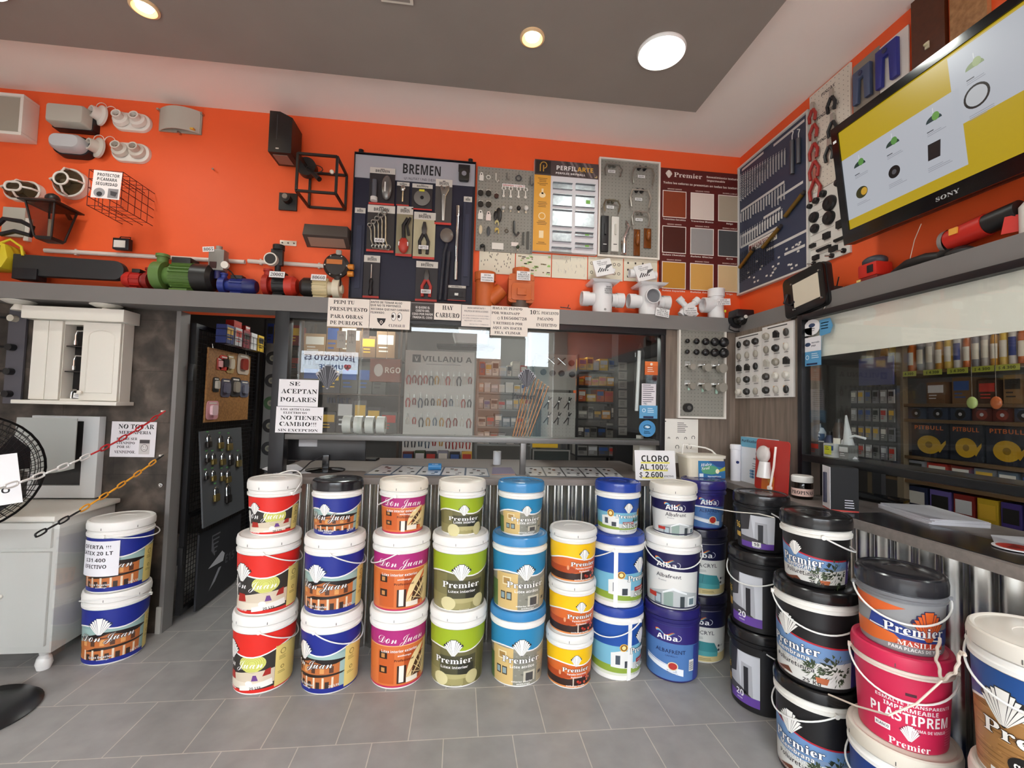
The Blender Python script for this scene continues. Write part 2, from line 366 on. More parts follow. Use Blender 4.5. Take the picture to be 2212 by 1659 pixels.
# ---------------------------------------------------------------- counters
GALV = mat('d2d2ce', .27, 1, noise=.2, nscale=14, stretch=(1, 1, .25)); TOP = mat('877d77', .45, noise=.2, nscale=6, stretch=(1, 8, 8))
def corr(x0, x1, z0, z1, pitch=.09, amp=.014):
    mb = MB(); n = int((x1 - x0) / pitch * 12); vs = []
    for i in range(n + 1):
        x = x0 + (x1 - x0) * i / n; y = amp * sin(2 * pi * x / pitch); vs += [(x, y, z0), (x, y, z1)]
    mb.raw(vs, [(2 * i, 2 * i + 2, 2 * i + 3, 2 * i + 1) for i in range(n)], GALV); return mb
c1 = E('service_counter', 'grey counter with shiny corrugated metal front under the wide glass window', 'counter', (0, 0, 0))
MB().box((-1.15, 2.75, .962), (1.358, 3.72, 1.0), TOP).box((1.358, 2.75, .962), (1.868, 2.898, 1.0), TOP).obj('worktop', c1)
corr(-1.12, 1.735, 0, .962).obj('corrugated_front', c1, ang=60, X=T(0, 2.808, 0))
MB().box((-1.12, 2.82, 0), (-1.09, 3.25, .962), DGREY).obj('end_panel', c1)
c2 = E('service_counter', 'dark topped counter with corrugated metal front along the orange side wall', 'counter', (0, 0, 0))
MB().box((1.69, YW2, .962), (2.25, 2.29, 1.0), TOP).box((1.69, 2.29, .962), (1.868, 2.748, 1.0), TOP).obj('worktop', c2)
corr(YW2, 2.735, 0, .962).obj('corrugated_front', c2, ang=60, X=T(1.755, 0, 0) @ RZ(90))
# ---------------------------------------------------------------- ceiling lamps
def panel_lamp(x, y, z, r, label, group=None):
    t = E('ceiling_lamp', label, 'ceiling lamp', (x, y, z), group)
    MB().lathe([(r, 0), (r * 1.13, 0), (r * 1.14, -.006), (r * 1.08, -.016), (r, -.012)], mat('f2f0ec', .4), 40).obj('rim', t)
    MB().lathe([(0, -.009), (r, -.009)], mat('fbfff8', .5, emit=LAMP), 40).obj('diffuser', t)
def spot(x, y, z, label):
    t = E('spot_lamp', label, 'spot lamp', (x, y, z))
    MB().lathe([(.034, .0), (.06, 0), (.06, -.008), (.05, -.012), (.036, -.004)], mat('f3cfa0', .4), 32).obj('rim', t)
    MB().lathe([(0, -.003), (.034, -.003)], mat('ffd79a', .5, emit=WARM), 24).obj('bulb', t)
panel_lamp(.946, 2.088, 3.24, .104, 'round white ceiling lamp near the corner of the grey ceiling panel')
panel_lamp(-2.15, 2.13, 3.24, .098, 'round white ceiling lamp cut off at the far end of the grey ceiling')
for x, y in ((-.6, .2), (.9, .2), (-2.1, .2), (-.6, -1.5), (.9, -1.5)):
    panel_lamp(x, y, 3.24, .098, 'round white ceiling lamp above the shop floor behind the viewer', 'ceiling lamps behind the viewer')
spot(.293, 2.098, 3.24, 'small warm glowing spot lamp in the middle of the grey ceiling')
spot(-1.506, 2.19, 3.24, 'small warm spot lamp at the top edge, above the white wall lamps')
t = E('ceiling_hatch', 'small white framed hatch in the grey ceiling', 'hatch', (-.33, 1.9, 3.24))
MB().box((-.075, -.09, -.01), (.065, .092, 0), mat('ddd5c8', .5)).obj('hatch_frame', t)
MB().box((-.062, -.08, -.011), (.052, .08, -.009), CEILG).obj('hatch_door', t)
def tube(x, y, z, dx, dy, label, em=None):
    t = E('tube_lamp', label, 'tube lamp', (x, y, z))
    MB().box((-dx - .02, -dy - .02, 0), (dx + .02, dy + .02, .03), WHITE).obj('housing', t)
    MB().box((-dx, -dy, -.012), (dx, dy, 0), mat('f4f7f0', .5, emit=em or STORE)).obj('diffuser', t)
tube(.62, 4.55, 2.36, .07, .3, 'white strip lamp on the ceiling of the room behind the glass')
tube(-.9, 4.3, 2.36, .06, .3, 'added strip lamp lighting the shelves behind the hanging paper notices')  # added lamp with no visible source, lights this end of the store room
tube(2.45, 1.2, 2.36, .06, .4, 'added strip lamp brightening the store behind the side window', 9)  # added dim lamp out of view, only to light the side store

# ---------------------------------------------------------------- printed pail labels
def wave(A, h, y0, y1, col, x0, x1, amp=.016, white='f4f2ee'):
    n = 24; xs = [x0 + (x1 - x0) * i / n for i in range(n + 1)]
    f = lambda x: y0 - amp * sin((x + .02) * 22) + (.02 * (x / .3))
    A.poly([(x, f(x) - .007) for x in xs] + [(x1, h), (x0, h)], white, A.L); A.poly([(x, f(x)) for x in xs] + [(x1, h), (x0, h)], col, A.L + 1); A.L += 2
def wood(A, x0, y0, x1, y1, n, cols, sd=3):
    rr = random.Random(sd)
    for i in range(n):
        a, b = rr.uniform(x0, x1), rr.uniform(y0, y1); w_ = rr.uniform(.01, .04)
        A.rect(a, b, min(a + w_, x1), min(b + rr.uniform(.003, .012), y1), rr.choice(cols))
BX = .30
def base_art(h, bg, rim='f2efe9'):
    A = Art(.4); A.rect(-BX, .012, BX, h, bg, 1); A.L = 2; return A
def info_panel(A, h, x, col='e9d27e', ink='8a7430'):
    A.L = 9; A.rect(x, .02, BX, h * .74, col); A.L = 10
    A.oval(x + .03, h * .62, .012, .014, ink); A.oval(x + .03, h * .62, .009, .011, col, 11); A.lines(x + .014, h * .54, .034, 3, .007, ink); A.oval(x + .03, h * .36, .008, .009, ink); A.oval(x + .03, h * .36, .005, .006, col, 11); A.lines(x + .012, h * .29, .036, 2, .007, ink)
def house(A, x0, h):
    # two storey orange house with a dark overhanging roof
    A.L = 3; A.rect(-BX, .03, BX, h * .66, '9fbcb6'); A.L = 4
    A.poly([(x0 - .12, .03), (x0 + .115, .03), (x0 + .115, h * .54), (x0 - .12, h * .5)], 'c2713c')
    A.L = 5; A.poly([(x0 - .16, h * .47), (x0 - .02, h * .60), (x0 + .155, h * .56), (x0 + .10, h * .50), (x0 - .08, h * .48)], '241c1a')
    A.poly([(x0 - .05, h * .50), (x0 + .0, h * .57), (x0 + .05, h * .51)], 'b56a3c', 6)
    A.poly([(x0 - .10, h * .26), (x0 + .125, h * .32), (x0 + .145, h * .35), (x0 - .05, h * .33)], '2b211d', 6)
    for i in range(6): A.rect(x0 - .105 + i * .036, h * .36, x0 - .088 + i * .036, h * .47, '5b3a2a' if i % 2 else 'e0a060', 6)
    for i in range(6): A.rect(x0 - .10 + i * .037, .03, x0 - .092 + i * .037, h * .29, 'e8d6bc', 7)
    for i in range(5): A.rect(x0 - .088 + i * .037, .03, x0 - .072 + i * .037, h * .22, '3a2a22', 6)
    A.poly([(x0 - .19, .03), (x0 - .12, .03), (x0 - .12, h * .42), (x0 - .19, h * .36)], 'd58646', 5)
    for i in range(3): A.rect(x0 - .18 + i * .02, h * .18, x0 - .17 + i * .02, h * .3, '6b3f28', 6)
def art_red(h):
    A = base_art(h, '37332f'); A.rect(-BX, .012, BX, .028, 'd8261d'); A.rect(-BX, .03, -.09, h * .62, 'e8e4dc')
    A.oval(.045, h * .52, .052, .042, 'd7d873', 3)
    for k in (.9, .75, .6, .45, .3): A.ring(.045, h * .52, .05 * k, .0016, 'b8b44e', 4, n=18)
    A.poly([(-.09, h * .10), (.13, h * .17), (.13, h * .40), (.02, h * .38), (-.09, h * .3)], 'd8c8b0', 4); A.poly([(-.11, h * .09), (.1, h * .13), (.1, h * .22), (-.11, h * .22)], 'e6dac6', 5)
    A.poly([(-.075, h * .22), (-.03, h * .24), (-.035, h * .36), (-.07, h * .36)], 'b02c22', 6); A.poly([(.085, h * .3), (.115, h * .31), (.115, h * .42), (.095, h * .40)], 'a52a22', 6)
    A.rect(-.12, h * .10, -.10, h * .34, '201c1a', 5); A.oval(.035, h * .20, .014, .013, 'f2efe8', 7); A.poly([(.045, h * .24), (.07, h * .24), (.062, h * .33), (.05, h * .33)], '6a3f86', 7)
    A.poly([(-.005, .022), (.125, .04), (.12, h * .24), (-.005, h * .15)], 'eeeae2', 6); A.text('20 Lts', .06, h * .105, .012, '3a3632', 'bold', .042, l=8, rot=7)
    A.L = 8; wave(A, h, h * .68, h, 'e02a20', -BX, BX); info_panel(A, h, .13); A.L = 12
    A.text('\U0001D49F\u2134\U0001D4C3 \U0001D4A5\U0001D4CA\U0001D4B6\U0001D4C3', -.012, h * .45, .042, 'f7f5f0', None, .195); A.shell(-.052, h * .55, h * .31, 'f7f4ee', '4a2a24'); A.text('Látex Interior', -.06, h * .085, .010, 'f7f5f0', 'bold', .075); return A
def art_blue(h):
    A = base_art(h, '8fb0ae'); house(A, .0, h); A.rect(-BX, .012, BX, .034, '1c2a86', 8); A.L = 9; wave(A, h, h * .70, h, '1e2c8a', -BX, BX); info_panel(A, h, .135); A.L = 13
    A.text('\U0001D49F\u2134\U0001D4C3 \U0001D4A5\U0001D4CA\U0001D4B6\U0001D4C3', -.012, h * .45, .042, 'f8f6f2', None, .195, out='3a2a22'); A.shell(-.035, h * .55, h * .31, 'f7f4ee', '22305e', 15)
    A.text('Látex Exterior', -.03, h * .15, .011, 'f8f6f2', 'bold', .085, out='402a1e'); A.text('antihongo', -.02, h * .11, .006, 'f8f6f2', 'bold'); A.text('20 Lts', .095, h * .13, .012, 'e8e6e0', 'bold', .04, rot=6); return A
def art_magenta(h):
    A = base_art(h, 'd9743a'); A.rect(-BX, h * .74, BX, h, 'b32a78'); A.rect(-BX, h * .73, BX, h * .745, 'e8b27c', 3); A.rect(-BX, .012, BX, .02, 'c02a5a', 3)
    A.L = 4; A.rect(-.09, .03, -.02, h * .66, 'c85f28'); A.rect(.02, .03, .10, h * .66, 'b6501f'); A.rect(-.008, .03, .03, h * .40, '3a2216', 5); A.rect(.0, h * .12, .02, h * .4, 'efe6da', 6)
    for y in (.52, .28): A.rect(-.085, h * y, -.05, h * (y + .12), '2e1c14', 5); A.rect(-.076, h * y + .006, -.06, h * (y + .09), 'c98c50', 6)
    A.oval(.115, .05, .085, h * .52, 'edd39a', 6, 90, 180, 14); A.poly([(.115, .05), (.03, .05), (.115, h * .6)], 'edd39a', 6); A.oval(.115, .05, .062, h * .38, '4a2d18', 7, 90, 180, 14); A.poly([(.115, .05), (.053, .05), (.115, h * .43)], '4a2d18', 7)
    for k in range(5): a = math.radians(98 + k * 17); A.line(.115, .05, .115 + .06 * cos(a), .05 + h * .37 * sin(a), .003, 'edd39a', 8)
    A.rect(.03, .03, .085, .055, 'efe4d2', 9); A.rect(.115, .03, BX, h * .72, 'e7cf92', 6)
    A.L = 10; A.text('\U0001D49F\u2134\U0001D4C3 \U0001D4A5\U0001D4CA\U0001D4B6\U0001D4C3', .005, h * .79, .042, 'f8f4ee', None, .19); A.text('Látex interior exterior', .0, h * .63, .013, 'f8f4ee', 'bold', .15); A.text('antihongo', .02, h * .56, .008, 'f8f4ee', 'bold', .055); A.text('Profesional', .02, h * .475, .011, '5c1f12', 'bold', .08); return A
def premier(A, h, x, y, wd, sub=None, ss=.012, sw=.09, line='2a2a2a'):
    A.shell(x, y + h * .10, h * .29, 'f8f6f0', line); A.L += 3; A.text('Premier', x, y - .004, .030 * h / .29, 'f9f7f2', 'serif', wd, out='3c382f'); A.L += 2
    if sub: A.text(sub, x + .005, y - .028 * h / .29, ss, 'f9f7f2', 'bold', sw)
def art_green(h):
    A = base_art(h, '6f6a44'); A.rect(-BX, .012, BX, h * .3, '8d8556'); A.rect(-.06, .05, .10, h * .55, '4c4a33', 3); A.rect(.02, h * .22, .09, h * .42, '2e2d22', 4); A.rect(-.12, h * .3, -.06, h * .66, '7d774c', 4); A.oval(.0, h * .2, .09, .012, 'b7ad78', 5)
    A.oval(-.055, h * .15, .034, .034, 'd9cf9c', 6); A.oval(.085, h * .17, .03, .034, 'c9bf8c', 6); A.rect(-.035, h * .06, .045, h * .16, 'a39a66', 5); A.rect(.105, .012, .15, h * .7, '5b5733', 5)
    A.lines(-.005, h * .07, .05, 2, .007, 'e8e2c8'); A.L = 7; wave(A, h, h * .68, h, '9db324', -BX, BX); A.L = 10; premier(A, h, -.0, h * .44, .16, 'Látex interior', .0125, .115); return A
def art_lblue(h):
    A = base_art(h, '9a9482'); A.rect(-.14, .012, -.035, h * .66, 'd8b878', 3); A.rect(-.035, .012, .14, h * .6, '8b897c', 3); A.rect(.075, .012, .14, h * .55, 'a89c80', 4); A.rect(-BX, .012, -.135, h * .5, '5f7a44', 4)
    for a in (-.115, -.085): A.rect(a, h * .2, a + .024, h * .34, '4a3c2a', 5); A.rect(a + .003, h * .22, a + .02, h * .32, '8fa4a8', 6)
    A.rect(-.105, h * .46, -.065, h * .6, 'efe0b8', 4); A.rect(-.1, h * .48, -.07, h * .58, 'b08a50', 5); A.rect(.01, .03, .065, h * .28, 'c9c3b0', 5); A.rect(.02, .03, .055, h * .25, '4c4a48', 6); A.rect(.085, .05, .105, h * .22, '3c3c40', 5)
    rr = random.Random(5)
    for i in range(40): a, b = rr.uniform(-.03, .13), rr.uniform(.03, h * .55); A.rect(a, b, a + rr.uniform(.006, .014), b + .006, rr.choice(['7d7b70', '9b998c', '6f6d62']), 4 if not .005 < a < .07 else 4)
    A.L = 7; wave(A, h, h * .68, h, '2a86b4', -BX, BX); A.L = 10; premier(A, h, -.0, h * .44, .165, 'Látex acrílico', .0135, .105); A.text('exterior interior', .005, h * .10, .008, 'f8f6f0', 'bold'); A.text('antihongo', .01, h * .06, .008, 'f8f6f0', 'bold'); return A
def art_orange(h):
    A = base_art(h, 'd96a2c'); A.poly([(-BX, .012), (BX, .012), (BX, h * .36), (.05, h * .30), (-.03, h * .26), (-BX, h * .34)], '33211c', 3); A.poly([(-BX, h * .3), (-.06, h * .26), (0, h * .3), (-.05, h * .42), (-BX, h * .46)], 'b2491f', 4)
    rr = random.Random(2)
    for i in range(16): A.oval(.045 + rr.uniform(-.03, .05), h * rr.uniform(.12, .34), .007, .006, rr.choice(['c03a2a', 'e06a4a', '8a2018']), 5, n=10)
    A.rect(-.005, h * .1, .002, h * .3, 'c8b8a8', 5); A.rect(-BX, .012, BX, .02, 'e08a4a', 6); A.oval(-.07, h * .40, .006, .012, 'e3a078', 6)
    A.L = 7; wave(A, h, h * .66, h, 'f7c40c', -BX, BX, .012); A.L = 10; premier(A, h, .012, h * .47, .138, 'Paredes Interiores', .009, .098); A.text('Profesional', .014, h * .30, .008, 'f8f4ee', 'bold', .055); A.text('antihongo lavable', .01, h * .09, .007, 'f4f0ea', 'bold', .095); return A
def art_silica(h):
    A = base_art(h, '79b7cf'); A.rect(-BX, h * .62, BX, h, '1e4fa0', 3); A.rect(-BX, .012, BX, .03, 'efece6', 3); A.poly([(-BX, .03), (BX, .03), (BX, h * .22), (-BX, h * .3)], '8fa83e', 4); A.poly([(-BX, .03), (.1, .03), (-.05, h * .14), (-BX, h * .18)], 'd8dcc8', 5)
    A.poly([(-.14, h * .25), (-.14, h * .5), (-.09, h * .55), (-.04, h * .5), (-.04, h * .22)], 'e8e8e4', 5); A.rect(-.12, h * .3, -.10, h * .46, '46505a', 6); A.rect(-.08, h * .24, -.055, h * .36, '3d4248', 6); A.rect(-.04, h * .2, .12, h * .32, 'cfd2d0', 5)
    for i in range(7): A.poly([(.04 + i * .02, h * .36), (.05 + i * .02, h * .5), (.06 + i * .02, h * .36)], '2f5a3a', 5)
    A.rect(.02, h * .22, .09, h * .28, '2e3236', 6); A.rect(-.02, h * .30, .05, h * .37, 'a8281e', 7)
    A.L = 8; A.oval(-.085, h * .60, .018, .02, 'e8b64a'); A.oval(-.085, h * .60, .014, .016, '7a4a16', 9); A.oval(-.085, h * .60, .009, .011, 'f0d890', 10); A.oval(.095, h * .60, .018, .02, 'e8b64a'); A.oval(.095, h * .60, .012, .014, '7a4a16', 9)
    A.L = 11; premier(A, h, .01, h * .50, .135); A.text('Sílice', .02, h * .20, .027, 'f8f6f2', 'serif', .085, out='3a5a30'); A.text('Frentes e Interiores', .02, h * .10, .010, 'f8f6f2', 'serif', .115, out='3a4a30'); A.text('FÓRMULA MEJORADA', .015, h * .335, .005, 'f4e8e4', 'bold', .06); return A
def alba_top(A, h, top, x=-.03):
    n = 20; xs = [-BX + 2 * BX * i / n for i in range(n + 1)]
    A.poly([(v, h * .70 - .05 * (v - x) - .25 * (v - x) ** 2 * .4) for v in xs] + [(BX, h), (-BX, h)], top, 5)
    for k, c in enumerate(('e03a3a', 'f2a03a', 'f6d87a', '6ab0d8')): A.poly([(x - .05 + i * .006 + k * .002, h * (.86 - k * .006) + .010 * sin(i * .55 + .6) + (.008 if j else 0) * (1 - i / 14)) for j, rng in ((0, range(14)), (1, range(13, -1, -1))) for i in rng], c, 6 + k)
    A.text('Alba', x, h * .745, .026, 'f8f7f4', 'bold', .084, l=10); A.ring(x + .042, h * .80, .017, .0022, 'dfe0e6', 9, -90, 80, 10)
def art_albawhite(h):
    A = base_art(h, 'e4e2dc'); A.L = 3; A.poly([(-.12, h * .05), (.12, h * .02), (.12, h * .28), (.0, h * .38), (-.12, h * .26)], 'b9bdbc'); A.rect(-.085, h * .06, -.05, h * .26, '6e787c', 4); A.rect(-.08, h * .09, -.055, h * .23, 'aebcc2', 5); A.rect(-.04, h * .04, .0, h * .32, '8fa298', 4)
    A.poly([(-.045, h * .30), (.0, h * .40), (.06, h * .31), (.06, h * .28), (.0, h * .35), (-.045, h * .27)], 'e9ebea', 5); A.rect(.03, h * .04, .05, h * .25, '3c4446', 5); A.rect(.065, h * .07, .105, h * .24, 'e8eae8', 4); A.rect(.072, h * .1, .098, h * .21, '6f8288', 5)
    A.rect(-.118, h * .17, -.075, h * .25, 'c03a30', 6); A.rect(-BX, .012, BX, .018, '1d1a3a', 6); alba_top(A, h, '221e4c'); A.rect(.125, .012, BX, h, '221e4c', 5); A.lines(.135, h * .6, .03, 6, .012, 'cfd0da')
    A.L = 11; A.text('Albafrent', -.02, h * .565, .021, '2a2a36', None, .105); A.text('Frentes', -.045, h * .50, .008, '6a6a74'); return A
def art_albablue(h):
    A = base_art(h, '4f78b0'); alba_top(A, h, '30256e', -.02); A.rect(.10, .012, BX, h * .66, '33418e', 6); A.L = 11; A.text('ALBAFRENT', -.005, h * .52, .020, '1c2350', None, .125); A.text('LADRILLO', .0, h * .46, .008, '2c3a70'); A.poly([(-.12, h * .40), (.0, h * .30), (.0, h * .285), (-.12, h * .385)], 'dfe4ee')
    A.oval(.005, h * .30, .022, .022, 'b0302a', 12); A.ring(.005, h * .30, .022, .004, 'e8d8b0', 13); A.poly([(-.12, h * .30), (.05, h * .13), (.05, h * .25), (-.12, h * .37)], 'e8ebf0', 11); A.lines(-.02, h * .22, .05, 3, .008, '70809a'); A.rect(.075, h * .22, .10, h * .42, 'ecebe6', 12)
    for i in range(9): A.rect(.077, h * .24 + i * .005, .098, h * .24 + i * .005 + .0024, '2a2a2a', 13)
    return A
def art_albaacryl(h):
    A = base_art(h, 'e2e1da'); A.rect(-BX, .012, BX, h * .2, 'dbc78e', 3); A.poly([(-.1, h * .2), (.09, h * .16), (.09, h * .26), (.07, h * .4), (-.04, h * .44), (-.1, h * .42)], '3f8f94', 4); A.poly([(-.1, h * .16), (.09, h * .14), (.085, h * .22), (-.1, h * .27)], '55a5a8', 5); A.line(-.06, h * .28, -.055, h * .42, .002, '2a6a70', 6); A.line(.0, h * .26, .005, h * .42, .002, '2a6a70', 6)
    A.oval(.095, h * .34, .006, .007, '3a3a46', 6); A.oval(.095, h * .26, .006, .007, '3a3a46', 6); A.lines(.104, h * .34, .03, 2, .006, '8a8a86'); alba_top(A, h, '16183c', -.0); A.L = 11; A.text('ALBACRYL', .0, h * .56, .022, '24252e', None, .135); A.lines(-.03, h * .50, .07, 2, .007, '9a9a98'); A.lines(.0, h * .10, .06, 2, .008, '8a7a4a'); return A
def art_black(h):
    A = Art(.45); A.L = 2; A.rect(-.075, h * .10, .085, h * .92, 'b9bac0'); A.rect(-.075, h * .10, .085, h * .24, '6b46a2', 3); A.poly([(-.075, h * .92), (-.02, h * .92), (-.03, h * .55), (-.075, h * .5)], '3c3a3e', 3); A.poly([(-.02, h * .92), (.085, h * .9), (.085, h * .24), (.055, h * .24), (.05, h * .74), (.0, h * .76), (-.005, h * .3)], 'd8dae0', 3); A.rect(.012, h * .26, .034, h * .70, '2a2a30', 4); A.poly([(-.075, h * .24), (.05, h * .24), (.0, h * .34), (-.075, h * .38)], '4c4a50', 4)
    A.rect(-.12, h * .10, -.077, h * .92, '1c1b1e', 2); A.rect(-.12, h * .3, -.08, h * .42, 'c9a24c', 3); A.text('56', -.098, h * .52, .03, 'e0b64a', 'bold', .036, l=3); A.L = 5; return A
def art_black10(h): A = art_black(h); A.rect(-.015, h * .14, .025, h * .26, 'efeee8', 5); A.text('10', .005, h * .165, .014, '222', 'bold', .024, l=6) if 0 else A.text('10', .005, h * .165, .014, '222222', 'bold', .024, l=6); A.text('LITROS', .005, h * .115, .006, 'f0eef4', 'bold', l=6); return A
def art_black20(h): A = art_black(h); A.text('20', -.01, h * .20, .028, 'f6f4f8', 'bold', .042, l=6); A.text('LITROS', -.01, h * .15, .006, 'f6f4f8', 'bold', l=6); return A
def art_membrane(h):
    A = base_art(h, '1b1a1b'); n = 20; xs = [-BX + .44 * i / n for i in range(n + 1)]; cv = lambda x: h * .56 + .5 * (x - .12) ** 2 * 1.4
    A.poly([(x, cv(x) + .006) for x in xs] + [(.14, .02), (-BX, .02)], 'b82434', 3); A.poly([(x, cv(x)) for x in xs] + [(.14, .02), (-BX, .02)], '6f93c0', 4); A.poly([(-BX, h * .36), (-.02, h * .33), (.14, h * .4), (.14, .02), (-BX, .02)], 'd9d8d2', 5); A.poly([(-.05, h * .38), (.02, h * .42), (.14, h * .44), (.14, h * .4), (-.02, h * .35)], '7e94b2', 6)
    for cx, cy, r, sd in ((.085, .27, .036, 1), (.02, .24, .02, 4)):
        rr = random.Random(sd)
        for i in range(60): a = rr.uniform(0, 6.28); d = r * rr.random() ** .5; x, y = cx + d * cos(a), h * cy + d * sin(a) * 1.5; A.poly([(x, y), (x + .014 * cos(a), y + .014 * sin(a) + .004), (x + .006, y + .010)], rr.choice(['33402c', '4d5c3c', '26301f']), 7)
    A.poly([(.035, h * .10), (.062, h * .10), (.068, h * .18), (.03, h * .18)], 'b4623a', 8); A.rect(.14, .02, BX, h * .55, '4c3a8e', 5); A.shell(.162, h * .40, .03, 'e8e6f0', '4c3a8e', 7); A.text('Premier', .165, h * .36, .008, 'f0eef6', 'serif', .032, l=8); A.lines(.152, h * .18, .02, 5, .008, 'd0cce0')
    A.L = 9; A.shell(-.055, h * .58, h * .30, 'f8f6f0', '2a2a2a'); A.text('Premier', -.035, h * .44, .033, 'f8f6f2', 'serif', .155, l=13, out='2c3c5c'); A.text('Membrana', -.04, h * .36, .017, 'f8f6f2', 'bold', .11, out='44566e'); A.text('en pasta', -.045, h * .30, .013, 'f8f6f2', 'bold', .072, out='44566e'); A.text('Poliuretánica', -.035, h * .225, .017, '2c2c30', 'bold', .125, out='e8e6e0'); A.poly([(-.10, h * .1), (-.05, h * .17), (-.035, h * .1)], '6a3a28'); A.text('25 Kg', .02, h * .075, .014, '3c3a36', 'bold', .05); A.text('lavable', -.09, h * .07, .009, '8a4a30', 'bold'); return A
def art_filler(h):
    A = base_art(h, '8f8f90'); A.poly([(-BX, h * .75), (-.08, h * .72), (.0, h * .9), (-.1, h * .97), (-BX, h * .99)], 'd8622a', 3); A.poly([(-BX, .05), (BX, .03), (BX, h * .6), (.02, h * .5), (-.09, h * .72), (-.105, h * .42), (-BX, h * .4)], '2b4290', 4); A.poly([(-BX, h * .15), (-.09, h * .13), (.0, h * .2), (-.03, h * .36), (-.11, h * .44), (-BX, h * .4)], 'dc6a2c', 5); A.poly([(-.03, h * .18), (.11, h * .16), (.11, h * .27), (-.01, h * .30)], 'c8432a', 5); A.line(-.1, h * .45, .1, h * .33, .004, 'f0ede8', 6)
    A.L = 7; A.shell(.06, h * .28, h * .62, 'e0662a', '2c2a50'); A.L = 10; A.text('Premier', .025, h * .40, .030, 'f6f3ee', 'serif', .165, out='24346e'); A.text('MASILLA', .035, h * .185, .016, 'f6f0ea', 'serif', .115); A.text('PARA PLACAS DE YESO', .03, h * .09, .010, 'f4f2ee', 'bold', .15); return A
def art_pink(h):
    A = base_art(h, 'cf2650'); A.L = 3; A.text('ESMALTE TRANSPARENTE', .02, h * .62, .010, 'f6eeee', 'bold', .19); A.text('IMPERMEABLE', .01, h * .54, .013, 'f6eeee', 'bold', .13); A.text('PLASTIPREM', .01, h * .38, .032, 'f8f4f2', 'bold', .20); A.text('GOMA DE VINILO', .055, h * .30, .009, 'f3e6e6', 'bold', .09); A.rect(-.08, h * .20, -.04, h * .28, 'f3eeea'); A.text('BLANCO', -.06, h * .225, .008, '3a2a2a', 'bold', .033, l=4); A.shell(.005, h * .14, h * .22, 'f6f0ee', '8a1c3a'); A.text('Premier', .005, h * .035, .022, 'f6f0ee', 'serif', .10)
    for i in range(7): A.rect(.10, h * (.14 + i * .035), .16, h * (.145 + i * .035), 'e88aa0')
    A.rect(-.005, h * .76, .02, h * .80, '4a1626'); return A
def art_wood(h):
    A = base_art(h, 'a97a45'); rr = random.Random(8)
    for i in range(70): a, b = rr.uniform(-BX, BX - .1), rr.uniform(.02, h * .62); A.poly([(a, b), (a + .09, b + .004), (a + .09, b + .007), (a, b + .003)], rr.choice(['8f6434', 'bb8b52', '9a6c3a']), 3)
    A.L = 4; wave(A, h, h * .66, h, '1d4c8c', -BX, BX); A.L = 7; A.shell(-.06, h * .52, h * .33, 'f4f1ea', '2a2a2a'); A.text('Premier', .0, h * .42, .036, 'f7f4ee', 'serif', .20, l=11, out='3c2c1c'); A.oval(-.02, h * .24, .036, .030, '1d1a18', 8); A.text('que protege', .015, h * .225, .018, 'f7f4ee', 'bold', .12, l=12, out='1d1a18'); A.rect(-.09, .02, .03, h * .12, 'efede6', 8); A.text('AZUL', -.03, .03, .014, '33312e', 'serif', .06, l=9); return A
def art_bluebase(h):
    A = base_art(h, '2a5fa0'); A.L = 3; wave(A, h, h * .5, h, '1d3f86', -BX, BX); A.L = 7; premier(A, h, .0, h * .5, .16); return A
ARTS = dict(red=art_red, blue=art_blue, magenta=art_magenta, green=art_green, lblue=art_lblue, orange=art_orange, silica=art_silica, albaw=art_albawhite, albab=art_albablue, acryl=art_albaacryl, blk10=art_black10, blk20=art_black20, memb=art_membrane, fill=art_filler, pink=art_pink, wood=art_wood, base=art_bluebase)
